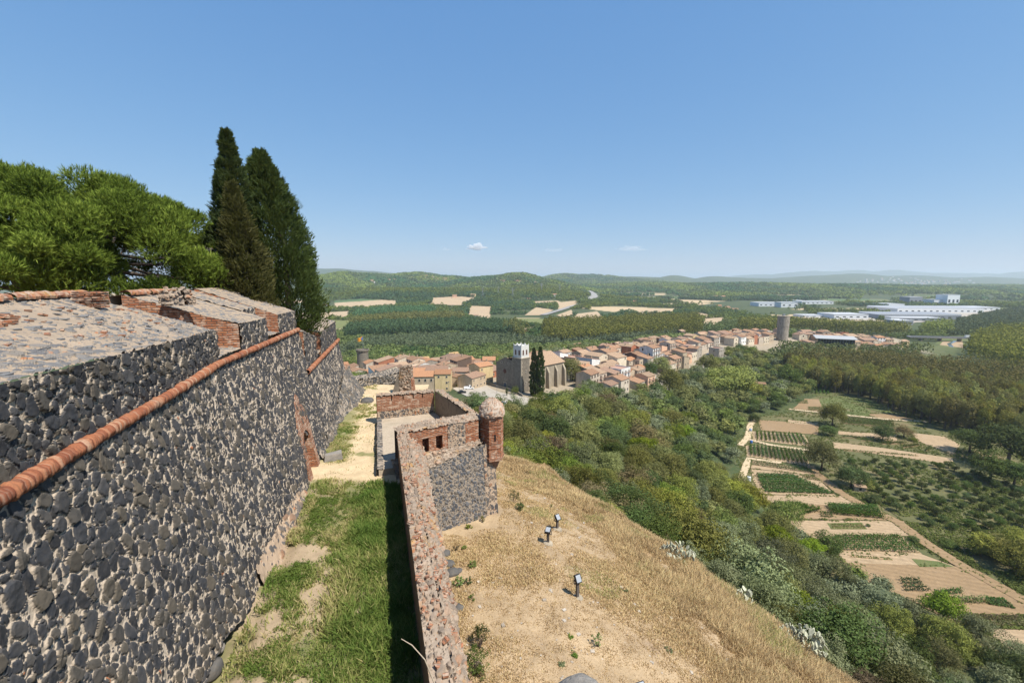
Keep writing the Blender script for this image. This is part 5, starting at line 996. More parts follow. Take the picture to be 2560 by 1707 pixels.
def house(loc, w, d, h, rz, wall='cream', roof='terracotta', kind='gable', pitch=.30, label=None, win=None, balc=False, cat='house', name='house', group='houses of the old town', cols=None, under=3.0):
    """house with its ridge along local x; the long front faces local -y"""
    r = random.Random(int(loc[0] * 13 + loc[1] * 7)); o = empty(name, loc, rz, label, cat, group); rise = d / 2 * pitch if kind == 'gable' else d * pitch * .7 if kind == 'shed' else .0
    mb = MB(); x, y = w / 2, d / 2
    if kind == 'gable':
        mb.box(-x, x, -y, y, -under, h)
        for s in (-1, 1): mb.poly([(s*x, -y, h), (s*x, y, h), (s*x, 0, h+rise)] if s > 0 else [(s*x, y, h), (s*x, -y, h), (s*x, 0, h+rise)])
    elif kind == 'shed': mb.hexa([(-x,-y,-under),(x,-y,-under),(x,y,-under),(-x,y,-under)], [(-x,-y,h),(x,-y,h),(x,y,h+rise),(-x,y,h+rise)])
    else:
        mb.box(-x, x, -y, y, -under, h); mb.box(-x, x, -y, -y+.2, h, h+.8); mb.box(-x, -x+.2, -y+.2, y, h, h+.8); mb.box(x-.2, x, -y+.2, y, h, h+.8)
    mb.build('walls', WM[wall], o); e = .35; mb = MB(); tk_ = .16
    if kind == 'gable':
        k = (y + e) / y
        for s in (-1, 1):
            lo = [(-x-.2, s*(y+e), h-rise*(k-1)), (x+.2, s*(y+e), h-rise*(k-1)), (x+.2, 0, h+rise), (-x-.2, 0, h+rise)]; lo = lo if s < 0 else lo[::-1]; mb.hexa([(a, b, c+.01) for a, b, c in lo], [(a, b, c+tk_) for a, b, c in lo])
    elif kind == 'shed':
        sl = rise / d; lo = [(-x-.2, -y-e, h-e*sl), (x+.2, -y-e, h-e*sl), (x+.2, y+.1, h+rise+.1*sl), (-x-.2, y+.1, h+rise+.1*sl)]; mb.hexa([(a, b, c+.01) for a, b, c in lo], [(a, b, c+tk_) for a, b, c in lo])
    else: mb.box(-x+.21, x-.21, -y+.21, y-.01, h+.01, h+.06)
    rf = mb.build('roof', RM[roof] if kind != 'flat' else M['terrace'], o)
    if r.random() < .6 and kind != 'flat':
        c = link('chimney', CHIMNEY, rf); px = r.uniform(-.35, .35) * w; py = r.uniform(-.3, .3) * d; c.location = (px, py, h + (rise * (1 - abs(py) / y) if kind == 'gable' else rise * (py + y) / d) + .3)
    st = max(1, int(h / 2.9)); cm = WIN[win if win is not None else r.choice([0, 0, 1, 3])]
    nc = cols or max(1, int(w / 3.0))
    for i in range(st):
        for j in range(nc):
            if r.random() < .15 and nc > 1: continue
            c = link('window', cm, o); c.location = ((j + .5) / nc * w - x, -y - .006, (i + .55) * h / st)
            if balc and i > 0: b = link('balcony', BALC, o); b.location = ((j + .5) / nc * w - x, -y - .02, (i + .55) * h / st - .75)
    for i in range(st):                                             # gable end towards the castle
        if kind == 'shed' and r.random() < .4: continue
        for j in range(max(1, int(d / 5))):
            if r.random() < .55: continue
            c = link('window', cm, o); c.location = (-x - .006, ((j + .5) / max(1, int(d / 5)) - .5) * d, (i + .55) * h / st); c.rotation_euler.z = -math.pi / 2
    return o
M['terrace'] = flat('terrace_tiles', (.42, .25, .18))
def put(u, v, w, d, h, rz, **k):
    p = hit(u, v); HOUSES.append((p.x, p.y, max(w, d) * .5)); lab = k.pop('label'); return house(p, w, d, h, R(rz), label=lab, **k)
# --- church
ch = empty('church', hit(1303, 982), R(45), 'old dark stone church with a white belfry and tan tiled nave', 'church'); CP = ch.location.copy()
tch = NT('church_stone'); br = tch.n('ShaderNodeTexBrick'); tch.l(tch.uv(), br.inputs['Vector']); br.inputs['Scale'].default_value = 1; br.inputs['Row Height'].default_value = .5; br.inputs['Brick Width'].default_value = .9; br.inputs['Mortar Size'].default_value = .05
br.inputs['Color1'].default_value = (.135, .115, .09, 1); br.inputs['Color2'].default_value = (.20, .17, .13, 1); br.inputs['Mortar'].default_value = (.27, .23, .18, 1); n_ = tch.noise(tch.obj(), .7, 5, .65); tch.col(tch.mix(tch.rng(n_, .4, .65), br.outputs[0], tch.mix(.45, br.outputs[0], (.075, .065, .055)))); M['church'] = tch.m
M['nave'] = plaster('nave_stone', (.36, .30, .22)); M['quoin'] = plaster('quoin_stone', (.42, .35, .26)); M['lime'] = plaster('lime_white', (.60, .58, .54), .12)
# local axes: +x runs along the nave away from the castle, -y is the sunlit right side, the facade faces -x
TW = 6.6; mb = MB(); mb.box(0, TW, 0, TW, -4, 17.6); mb.build('tower', M['church'], ch)
mb = MB(); mb.box(-.18, TW+.18, -.18, TW+.18, 17.6, 17.95); mb.build('cornice', M['quoin'], ch)
mb = MB(); e0, e1, zb0, zb1 = .45, TW-.45, 17.95, 24.0; mb.box(e0, e1, e0, e1, zb0, zb1)
for sx, sy, ax in ((0, e0, 'x'), (0, e1, 'x'), (e0, 0, 'y'), (e1, 0, 'y')):   # scalloped parapet with horned corners
    n = 16; prof = [(q / n, 20e-2 + .95 * abs(2 * ((q / n * 2) % 1) - 1) ** 2.4) for q in range(n + 1)]
    for (a, ha), (b, hb) in zip(prof[:-1], prof[1:]):
        pa, pb = e0 + a * (e1 - e0), e0 + b * (e1 - e0); t = .16
        if ax == 'x': y0, y1 = (sy, sy + t) if sy == e0 else (sy - t, sy); mb.hexa([(pa,y0,zb1),(pb,y0,zb1),(pb,y1,zb1),(pa,y1,zb1)], [(pa,y0,zb1+ha),(pb,y0,zb1+hb),(pb,y1,zb1+hb),(pa,y1,zb1+ha)])
        else: x0, x1 = (sx, sx + t) if sx == e0 else (sx - t, sx); mb.hexa([(x0,pa,zb1),(x1,pa,zb1),(x1,pb,zb1),(x0,pb,zb1)], [(x0,pa,zb1+ha),(x1,pa,zb1+ha),(x1,pb,zb1+hb),(x0,pb,zb1+hb)])
bel = mb.build('belfry', M['lime'], ch)
def arch_win(w, h, mat, depth=.05):
    mb = MB(); pts = [(-w/2, 0), (w/2, 0)] + [(w/2 * math.cos(a), h + w/2 * math.sin(a)) for a in np.linspace(0, math.pi, 7)]
    mb.hexa([(x, 0, z) for x, z in pts], [(x, -depth, z) for x, z in pts]); return mb.mesh('bell_opening', mat)
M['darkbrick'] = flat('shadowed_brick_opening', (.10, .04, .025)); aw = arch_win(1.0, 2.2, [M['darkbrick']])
for k, q in enumerate((1.9, 4.4)):
    c = link('bell_opening', aw, bel); c.location = (q, e0, 19.3); c = link('bell_opening', aw, bel); c.location = (e0, q, 19.3); c.rotation_euler.z = -math.pi / 2
FW = 12.5; mb = MB(); hx, hy = 3.2, TW + FW; mb.box(.35, 34, TW, hy, -4, 13.6); mb.poly([(.35, hy, 13.6), (.35, TW, 13.6), (.35, TW, 15.6), (.35, TW + 5.5, 17.2)]); mb.build('facade_and_nave', M['church'], ch)
mb = MB(); mb.box(TW, 36, .9, TW, -4, 11.4); mb.build('side_aisle', M['nave'], ch)
mb = MB(); mb.hexa([(TW+.02, .3, 11.45), (36.4, .3, 11.45), (36.4, TW+4.6, 16.5), (TW+.02, TW+4.6, 16.5)], [(TW+.02, .3, 11.7), (36.4, .3, 11.7), (36.4, TW+4.6, 16.8), (TW+.02, TW+4.6, 16.8)]); mb.hexa([(.4, TW+4.6, 16.5), (36.4, TW+4.6, 16.5), (36.4, hy+.4, 13.4), (.4, hy+.4, 13.4)], [(.4, TW+4.6, 16.8), (36.4, TW+4.6, 16.8), (36.4, hy+.4, 13.7), (.4, hy+.4, 13.7)]); mb.build('nave_roof', RM['tan tiled'], ch)
for i, bx in enumerate((13.5, 20.5, 27.5, 34.2)):
    mb = MB(); mb.hexa([(bx,-1.6,-4),(bx+1.3,-1.6,-4),(bx+1.3,.9,-4),(bx,.9,-4)], [(bx,-1.0,7.5),(bx+1.3,-1.0,7.5),(bx+1.3,.9,10.8),(bx,.9,10.8)]); mb.build('buttress', M['nave'], ch)
mb = MB(); mb.lathe([(1.15, 0), (1.15, .12), (.85, .14)], 20); rw_ = mb.build('rose_window', M['darkbrick'], ch); rw_.location = (.33, TW + 5.8, 9.6); rw_.rotation_euler = (0, -math.pi / 2, 0)
mb = MB(); mb.box(-.06, .02, -.95, .95, 0, 3.4); dr = mb.build('door', flat('grey_blue_door', (.09, .10, .12)), ch); dr.location = (.34, TW + 5.5, -.1)
mb = MB(); mb.box(-.16, .0, -1.3, -.97, -.1, 3.8); mb.box(-.16, .0, .97, 1.3, -.1, 3.8); mb.box(-.16, .0, -.97, .97, 3.45, 3.8); sdr = mb.build('door_surround', M['quoin'], dr)
for (x, y, z, rz) in ((.34, TW+5.5, 5.2, -90), (.34, TW+3.2, 14.0, -90), (.34, TW+8.2, 14.0, -90), (3.3, 0, 11, 0), (3.3, 0, 4.5, 0)):
    c = link('window', WIN[3], ch); c.location = (x, y, z); c.rotation_euler.z = R(rz)
for q, (x, y) in enumerate(((0, 0), (TW, 0), (0, TW))):
    mb = MB()
    for k in range(20): a = .55 if k % 2 else .9; mb.box(x-.05 if x == 0 else x-a, x+a if x == 0 else x+.05, y-.05, y+.5 if y == 0 else y+.05, -3+k*1.0, -2.05+k*1.0)
    mb.build('quoins', M['quoin'], ch)
HOUSES += [(CP.x + .707 * t - .707 * s, CP.y + .707 * t + .707 * s, 7) for t in range(0, 38, 6) for s in (0, 7, 14)]
# --- houses with a look of their own
A1 = 45
put(1203, 958, 9.5, 9.5, 10.5, 42, wall='ochre yellow', roof='orange', label='tall ochre yellow house with orange roof next to the church', win=3, cols=3)
put(1052, 950, 10, 8, 6.0, 20, wall='cream', roof='brown', kind='shed', label='cream rendered house with brown sloping roof just past the ruined pier', win=0); put(1078, 948, 6, 7, 5.6, 20, wall='brick red', roof='brown', kind='shed', label='brick house with open upper porch beside the cream rendered one', win=2, balc=True)
mb = MB(); p_ = hit(1072, 965); mb.box(-5.5, 5.5, -2.6, 2.6, 2.6, 2.72)
aw_ = empty('awning', p_, R(20), 'wide white awning over the terrace past the ruined pier', 'awning'); mb.build('canopy', M['lime'], aw_)
for x in (-5.3, 5.3): mb = MB(); mb.tube([(x, -2.4, -.4), (x, -2.4, 2.6)], .06, 6); mb.build('post', M['metal'], aw_)
put(1105, 932, 9, 7, 5.5, 40, wall='ochre yellow', roof='terracotta', label='bright yellow walled house under a terracotta roof behind the lime tree')
put(1055, 912, 13, 8, 6.5, 15, wall='stone grey', roof='golden', label='grey gabled house with a golden orange roof', win=3); put(1132, 905, 11, 10, 8.5, 40, wall='white', roof='golden', label='tall white house with pale golden roof standing over its neighbours'); put(1095, 918, 10, 8, 6.5, 25, wall='white', roof='tan tiled', label='whitewashed gabled house below the tall golden roofed one')
put(945, 905, 9, 7, 4.2, 10, wall='white', roof='terracotta', kind='flat', label='low white house with a flat terrace beside the flag tower'); put(958, 930, 9, 7, 5.5, 15, wall='pale beige', roof='brown', label='beige two storey house with a brown hip in the lower quarter', win=1); put(905, 945, 8, 7, 4.5, 10, wall='white', roof='orange', label='small white house with an orange roof close to the terrace wall'); put(852, 930, 10, 8, 6, 30, wall='white', roof='orange', label='house with steep orange roof at the very edge of the fortress wall')
put(1513, 912, 15, 13, 10.5, 45, wall='stone grey', roof='terracotta', label='big stone mansion with a row of balconied windows', win=2, cols=3, balc=True)
pl_ = hit(1513, 912); house((pl_.x, pl_.y + 1, pl_.z + 11.5), 4.5, 4, 2.6, R(45), 'stone grey', 'terracotta', label='small square lookout room on the roof of the stone mansion', name='roof_lantern', cat='roof room', group=None, under=.8)
put(1623, 912, 11, 11, 13.5, 45, wall='white', roof='terracotta', label='white four storey block of flats with balconies and awnings', win=2, balc=True, cols=3); put(1668, 888, 10, 10, 11, 45, wall='pale beige', roof='tan tiled', label='tall flats with a brick red party wall and balconies', win=2, balc=True, cols=3)
put(1752, 850, 15, 11, 9.5, 30, wall='tan', roof='terracotta', label='long tan hall with a row of tall balcony windows at the far square', win=2, cols=6); put(1700, 842, 13, 10, 9, 45, wall='dark brown', roof='tan tiled', label='dark brown bare walled house on the skyline of the old town', win=3, cols=4)
put(1790, 893, 9, 9, 8, 40, wall='stone grey', roof='brown', kind='flat', label='grey flat roofed house half hidden by trees under the street'); put(1592, 940, 8, 8, 6.5, 45, wall='white', roof='orange', label='white house with bright orange porch roof lowest by the wood'); put(1618, 950, 6, 5, 3.6, 45, wall='white', roof='orange', label='small white gabled outbuilding lowest by the wood'); put(1360, 955, 9, 9, 6, 45, wall='white', roof='terracotta', label='white gabled house right beside the pencil cypresses')
put(1441, 880, 12, 12, 7.5, 45, wall='white', roof='terracotta', label='white gabled house with a wide terracotta roof behind the nave')
put(1594, 932, 5, 5, 9, 45, wall='tan', roof='tan tiled', kind='flat', label='narrow tan house with a tall chimney stack above the wood')
# --- round tower with the flag
rt = empty('round_tower', hit(908, 920), 0, 'round dark stone tower with corbelled top flying a yellow flag', 'tower'); zt_ = hit(908, 920); TH = -50.2 - zt_.z; mb = MB(); mb.lathe([(4.6, -6), (4.2, 0), (3.9, TH - 2.2)], 28); mb.build('shaft', M['church'], rt)
mb = MB(); mb.lathe([(4.6, TH - 1.0), (4.65, TH), (4.1, TH + .01), (4.1, TH - .8)], 28); mb.build('parapet', M['church'], rt)
mb = MB()
for k in range(24):
    a = k * math.pi / 12; c, s = math.cos(a), math.sin(a); mb.hexa([(3.85*c-.22*s, 3.85*s+.22*c, TH-2.2), (3.85*c+.22*s, 3.85*s-.22*c, TH-2.2), (4.0*c+.22*s, 4.0*s-.22*c, TH-2.2), (4.0*c-.22*s, 4.0*s+.22*c, TH-2.2)], [(3.85*c-.22*s, 3.85*s+.22*c, TH-1.0), (3.85*c+.22*s, 3.85*s-.22*c, TH-1.0), (4.55*c+.22*s, 4.55*s-.22*c, TH-1.0), (4.55*c-.22*s, 4.55*s+.22*c, TH-1.0)])
mb.build('corbels', M['quoin'], rt); mb = MB(); mb.lathe([(4.08, TH - .9), (4.08, TH - .85)], 28); mb.build('roof_deck', M['terrace'], rt)
mb = MB(); mb.tube([(.6, 0, TH - 1), (.6, 0, TH + 9.5)], .09, 6); mb.build('flagpole', M['metal'], rt)
V = []; F = []
for i in range(11):
    for j in range(7): s = i / 10; V.append((.55 - 4.2 * s * .9, .35 * math.sin(s * 7) * s, TH + 9.4 - j / 6 * 2.8 - 1.5 * s + .25 * math.sin(s * 9)))
for i in range(10):
    for j in range(6): F.append((i*7+j, i*7+j+1, (i+1)*7+j+1, (i+1)*7+j))
tfl = NT('flag_cloth'); tx = tfl.attr('band'); tfl.col(tfl.ramp(tx, [(0, (.80, .46, .03)), (.12, (.55, .05, .02)), (.23, (.80, .46, .03)), (.34, (.55, .05, .02)), (.45, (.80, .46, .03)), (.56, (.55, .05, .02)), (.67, (.80, .46, .03)), (.78, (.55, .05, .02)), (.89, (.80, .46, .03))], 'CONSTANT'))
fl = link('flag', mesh_np('flag', V, F, [tfl.m], {'band': [(k % 7) / 6 * .999 for k in range(77)]}, True), rt)
mb = MB(); P0, P1, P2 = V[0], V[6], V[7 * 4 + 3]; mb.poly([(P0[0], P0[1]-.03, P0[2]), (P1[0], P1[1]-.03, P1[2]), (P2[0], P2[1]-.06, P2[2])]); mb.poly([(P0[0], P0[1]+.05, P0[2]), (P2[0], P2[1]+.06, P2[2]), (P1[0], P1[1]+.05, P1[2])]); mb.build('blue_triangle', flat('flag_blue', (.10, .20, .50)), fl)
HOUSES.append((zt_.x, zt_.y, 8))
# --- old concrete-coloured round water tower
wp = hit(1955, 850); wtw = empty('water_tower', wp, 0, 'tall plain round tower of weathered stone standing over the town', 'tower'); WH = -40.5 - wp.z; wr = 43 / 2.735 * wp.y / FOC * .86
M['towerstone'] = plaster('weathered_tower', (.36, .31, .25), .45); mb = MB(); mb.lathe([(wr * .97, -5), (wr * .97, WH * .55), (wr * 1.0, WH * .6), (wr * 1.02, WH)], 32); mb.build('shaft', M['towerstone'], wtw)
mb = MB(); mb.lathe([(wr * 1.05, WH), (wr * 1.05, WH + .7), (wr * .9, WH + .7)], 32); mb.build('rim', M['nave'], wtw)
mb = MB()
for q in range(8): a = q * .785; mb.tube([(math.cos(a) * wr * .8, math.sin(a) * wr * .8, WH + .6), (math.cos(a) * wr * .8, math.sin(a) * wr * .8, WH + 2.0)], .1, 5)
mb.box(-1.2, 1.0, -1, 1, WH + .6, WH + 2.6); mb.build('roof_hut', M['metal'], wtw); HOUSES.append((wp.x, wp.y, 11))
# --- modern hall with grey roof and glass upper floor
gp = hit(2085, 868); gh = empty('glass_hall', gp, R(-22), 'long modern hall with grey metal roof and glazed upper floor over stone arches', 'hall'); mb = MB(); mb.box(-17, 17, -6, 6, -4, 4.5); mb.build('arcade_base', M['church'], gh)
for q in range(5): c = link('arch', arch_win(3.2, 2.2, [M['pane']]), gh); c.location = (-13 + q * 5.2, -6.0, .2)
mb = MB(); mb.box(-16.8, 16.8, -5.8, 5.8, 4.5, 9.5); mb.build('glazed_storey', M['pane'], gh); mb = MB(); mb.hexa([(-19,-8,9.6),(19,-8,9.6),(19,8,11.6),(-19,8,11.6)], [(-19,-8,10),(19,-8,10),(19,8,12),(-19,8,12)]); mb.build('roof', flat('grey_roof', (.40, .40, .40), .6), gh)
mb = MB()
for q in range(14): mb.box(-16.9 + q * 2.6, -16.75 + q * 2.6, -5.95, -5.8, 4.5, 9.5)
mb.build('mullions', M['metal'], gh); HOUSES += [(gp.x + t, gp.y - t * .4, 10) for t in (-12, 0, 12)]
# --- all the other houses, in rows along the ridge
TOWN = [[(775,832),(870,850),(950,820),(1040,806),(1130,808),(1140,880),(1095,884),(1040,886),(990,897),(930,884),(790,872)], [(1205,806),(1330,797),(1440,776),(1590,762),(1700,757),(1790,752),(1790,782),(1690,793),(1660,812),(1625,842),(1520,868),(1480,893),(1400,900),(1300,888),(1240,886),(1215,840)], [(1830,776),(1930,766),(2010,770),(2112,778),(2085,803),(1990,803),(1850,794)]]
MARK = [('the flag tower', zt_), ('the yellow house', hit(1203, 958)), ('the church', CP + Vector((15, 15, 0))), ('the stone mansion', pl_), ('the white flats', hit(1623, 912)), ('the tan hall', hit(1752, 850)), ('the tall round tower', wp), ('the modern glass hall', gp), ('the last houses by the bridge', hit(2250, 862)), ('the ruined pier', hit(1040, 950))]
def fill_town():
    g = random.Random(4); n = 0; tan = []
    seg = [(Vector((a[0], a[1], 0)), Vector((b[0], b[1], 0))) for a, b in zip(RIDGE[:-1], RIDGE[1:])]
    for a, b in seg:
        d = (b - a).normalized(); s = Vector((d.y, -d.x, 0)); L = (b - a).length
        for off in np.arange(-48, 66, 9.4):
            t = g.uniform(0, 6)
            while t < L:
                w = g.uniform(8, 12.5); q = a + d * (t + w / 2) + s * (off + g.uniform(-1.5, 1.5)); t += w + g.uniform(-.3, 1.0); zz = gz(q.x, q.y); u, v = pix((q.x, q.y, zz + 1)); u, v = u / 1.0884, v / 1.0884
                if not any(bool(inside(np.array([u]), np.array([v]), p)[0]) for p in TOWN): continue
                if any((q.x - x) ** 2 + (q.y - y) ** 2 < (r + 5.2) ** 2 for x, y, r in HOUSES): continue
                if near_line(q.x, q.y, 4): continue
                HOUSES.append((q.x, q.y, 3.9)); rz = math.atan2(d.y, d.x) + g.choice([0, 0, 0, math.pi / 2]) + g.uniform(-.08, .08)
                wall = g.choices(['cream', 'pale beige', 'white', 'ochre yellow', 'stone grey', 'brick red', 'peach', 'tan', 'dark brown'], [3, 3, 3, .6, 2, 1.1, 1.2, 3, .5])[0]; roof = g.choices(['terracotta', 'tan tiled', 'orange', 'brown'], [4, 3.2, 1.2, 1.5])[0]; kd = g.choices(['gable', 'shed', 'flat'], [6, 2.2, .9])[0]
                h = g.choice([4.2, 5.6, 6.2, 7.2, 8.4, 9.2]); mk = min(MARK, key=lambda m: (m[1].x - q.x) ** 2 + (m[1].y - q.y) ** 2); st = {1: 'low', 2: 'two storey', 3: 'three storey'}[max(1, int(h / 2.9))]
                beyond = 'behind' if q.y > mk[1].y + 4 else 'before'
                lab = f"{st} {wall} house, {'flat roofed' if kd == 'flat' else 'sloping ' + roof + ' roof' if kd == 'shed' else roof + ' roof'} {beyond} {mk[0]}"
                house((q.x, q.y, zz), w, g.uniform(8.5, 11), h, rz, wall, roof, kd, label=lab, balc=g.random() < .18, pitch=g.uniform(.26, .36)); n += 1
    print('houses', n)
fill_town()
for (u, v, w, d, h, wl, rf, lb) in ((1898, 968, 8, 6, 3.2, 'pale beige', 'terracotta', 'little farm house with a tiled roof beside the broad plane tree'), (2147, 1226, 4, 3, 2.2, 'tan', 'tan tiled', 'small garden shed at the edge of the orchard by the dirt track'), (2010, 862, 8, 7, 4, 'white', 'terracotta', 'white low house between the round tower and the glass hall')): put(u, v, w, d, h, -20, wall=wl, roof=rf, label=lb, group=None)
# ------------------------------------------------------------------ vehicles, lamps, floodlights
M['tyre'] = flat('tyre_rubber', (.02, .02, .02)); M['glass'] = flat('car_glass', (.02, .025, .03), .08, 0, .6)
def car(loc, rz, colour, label, kind='car', group='parked cars'):
    o = empty('parked_car' if kind != 'lorry' else 'lorry', loc, rz, label, 'car' if kind == 'car' else 'pickup' if kind == 'pickup' else 'lorry', group); pm = flat('car_paint_' + colour[0], colour[1], .25, 0, .6)
    L, W, H = {'car': (4.3, 1.75, 1.45), 'pickup': (5.2, 1.9, 2.0), 'lorry': (9.5, 2.5, 3.6)}[kind]; mb = MB(); x, y = L / 2, W / 2
    if kind == 'lorry': mb.box(-x, x - 2.4, -y, y, 1.0, H); mb.hexa([(x-2.2,-y,.5),(x,-y,.5),(x,y,.5),(x-2.2,y,.5)], [(x-2.2,-y,2.8),(x-.25,-y,2.8),(x-.25,y,2.8),(x-2.2,y,2.8)]); mb.box(-x, x - 2.2, -y*.6, y*.6, .6, 1.0)
    else:
        mb.hexa([(-x,-y,.28),(x,-y,.28),(x,y,.28),(-x,y,.28)], [(-x+.1,-y+.04,.82),(x-.15,-y+.04,.76),(x-.15,y-.04,.76),(-x+.1,y-.04,.82)])
        a, b = (-x*.72, x*.42) if kind == 'car' else (x*.05, x*.62); mb.hexa([(a,-y+.06,.815),(b,-y+.06,.80),(b,y-.06,.80),(a,y-.06,.815)], [(a+.45*(kind=='car')+.1,-y+.22,H),(b-.75,-y+.22,H),(b-.75,y-.22,H),(a+.45*(kind=='car')+.1,y-.22,H)])
        if kind == 'pickup': mb.box(-x+.12, x*.03, -y+.06, -y+.14, .8, 1.25); mb.box(-x+.12, x*.03, y-.14, y-.06, .8, 1.25); mb.box(-x+.06, -x+.12, -y+.06, y-.06, .8, 1.25)
    mb.build('body', pm, o)
    mb = MB()
    if kind == 'lorry': mb.box(x-.24, x-.02, -y+.2, y-.2, 1.7, 2.5)
    else:
        a2, b2 = a + .22, b - .1; mb.hexa([(a2,-y+.045,.9),(b2-.2,-y+.045,.9),(b2-.2,-y+.10,.9),(a2,-y+.10,.9)], [(a2+.35,-y+.17,H-.1),(b2-.72,-y+.17,H-.1),(b2-.72,-y+.24,H-.1),(a2+.35,-y+.24,H-.1)]); mb.hexa([(b2+.02,-y+.2,.86),(b2+.13,-y+.2,.84),(b2+.13,y-.2,.84),(b2+.02,y-.2,.86)], [(b-.73,-y+.3,H-.06),(b-.66,-y+.3,H-.06),(b-.66,y-.3,H-.06),(b-.73,y-.3,H-.06)])
    mb.build('windows', M['glass'], o)
    for wx in (-x * .62, x * .62):
        for s in (-1, 1): w_ = MB(); r = .32 if kind != 'lorry' else .5; w_.tube([(wx, s*(y-.2), r), (wx, s*(y+.02), r)], r, 12); w_.build('wheel', M['tyre'], o)
    return o
def car_at(u, v, rz, col, label, kind='car', dz=.3, **k): p = hit(u, v, dz); return car(p, R(rz), col, label, kind, **k)
WHT, BLK, BLU, SIL, GRY = ('white', (.78, .78, .78)), ('black', (.02, .02, .022)), ('blue', (.16, .24, .42)), ('silver', (.45, .46, .48)), ('grey', (.14, .14, .15))
car_at(1172, 972, 15, WHT, 'white pickup parked beside the clipped bushes in the car park', 'pickup'); car_at(1155, 982, 10, BLK, 'black car parked before the white pickup'); car_at(1093, 974, -15, GRY, 'grey car half hidden behind the shaded garden wall'); car_at(1256, 1012, 60, BLU, 'pale blue car on the road below the church')
for i, (u, v, c, l) in enumerate(((1652, 970, GRY, 'grey car farthest up the row in the parking yard'), (1653, 975, SIL, 'silver car second down the row in the parking yard'), (1654, 980, BLK, 'black car in the middle of the parking yard row'), (1654, 985, WHT, 'white car fourth down the parking yard row'), (1652, 991, BLU, 'blue car lowest in the parking yard row'))): car_at(u, v, 5, c, l)
car_at(1614, 958, 15, WHT, 'white car on the yard edge above the wide oak')
# bridge over the river with a lorry
b0, b1 = hit(2352, 842, 6), hit(2455, 846, 6); b0, b1 = b0 + Vector((-40, 5, 0)), b1 + Vector((60, -8, 0)); bd = b1 - b0; bl = bd.length; brg = empty('road_bridge', (b0 + b1) / 2, math.atan2(bd.y, bd.x), 'low concrete road bridge crossing the green river bed', 'bridge'); mb = MB(); mb.box(-bl/2, bl/2, -4.5, 4.5, -1.2, 0); mb.build('deck', M['road'], brg)
for s in (-1, 1): mb = MB(); mb.box(-bl/2, bl/2, s*4.4-.12, s*4.4+.12, 0, .9); mb.build('railing', M['metal'], brg)
for q in np.linspace(-bl*.4, bl*.4, 6): mb = MB(); mb.box(q-.6, q+.6, -3.5, 3.5, -9, -1.2); mb.build('pier', M['nave'], brg)
lp = (b0 + b1) / 2; car((lp.x - 2, lp.y - 1.5, lp.z), math.atan2(bd.y, bd.x), WHT, 'white box lorry driving over the road bridge', 'lorry', None); car((lp.x + 60, lp.y - 6.5, lp.z), math.atan2(bd.y, bd.x), ('green', (.05, .2, .16)), 'green lorry at the wooded end of the bridge', 'lorry', None)
# street lamps
def lamp(u, v, h, label):
    p = hit(u, v); o = empty('street_lamp', p, 0, label, 'street lamp', 'street lamps'); mb = MB(); mb.tube([(0, 0, -.2), (0, 0, h)], [.09, .06], 6); mb.build('pole', M['metal'], o); mb = MB(); mb.lathe([(.05, h), (.28, h + .1), (.3, h + .35), (.12, h + .5)], 8); mb.build('lamp_head', flat('lamp_grey', (.12, .12, .13), .4), o)
lamp(1122, 992, 7, 'thin street lamp nearest the shaded garden wall'); lamp(1148, 980, 7, 'street lamp beside the black car'); lamp(1180, 955, 9, 'tall lamp post before the yellow house'); lamp(1242, 985, 4, 'short lamp on the wall before the church door'); lamp(1640, 975, 13, 'tall grey lighting mast by the parking yard')
# stone parapet before the church
sq = [hit(*D8(*p)) for p in ((1118,882),(1145,890),(1185,902),(1200,912))]; cwl = empty('churchyard_wall', sq[0], 0, 'low pale retaining wall curving before the church', 'wall'); mb = MB()
for a, b in zip(sq[:-1], sq[1:]): a, b = a - sq[0], b - sq[0]; n_ = Vector((b.y - a.y, a.x - b.x, 0)).normalized() * .3; mb.hexa([a + Vector((0,0,-2)), b + Vector((0,0,-2)), b - n_ + Vector((0,0,-2)), a - n_ + Vector((0,0,-2))], [a + Vector((0,0,1.3)), b + Vector((0,0,1.3)), b - n_ + Vector((0,0,1.3)), a - n_ + Vector((0,0,1.3))])
mb.build('masonry', M['nave'], cwl)
gw = [hit(*D8(*p)) for p in ((1015,872),(1050,876),(1070,873),(1095,868))]; gwl = empty('garden_wall', gw[0], 0, 'old brick garden wall with an arched gate at the back of the car park', 'wall'); mb = MB()
for a, b in zip(gw[:-1], gw[1:]): a, b = a - gw[0], b - gw[0]; n_ = Vector((b.y - a.y, a.x - b.x, 0)).normalized() * .4; mb.hexa([a + Vector((0,0,-2)), b + Vector((0,0,-2)), b - n_ + Vector((0,0,-2)), a - n_ + Vector((0,0,-2))], [a + Vector((0,0,2.6)), b + Vector((0,0,2.8)), b - n_ + Vector((0,0,2.8)), a - n_ + Vector((0,0,2.6))])
mb.build('masonry', M['brick_worn'], gwl); c = link('arch', arch_win(1.8, 1.3, [M['pane']], .12), gwl); c.location = (gw[2] + gw[3]) / 2 - gw[0] + Vector((0, -.05, 0)); c.rotation_euler.z = math.atan2(gw[3].y - gw[2].y, gw[3].x - gw[2].x)
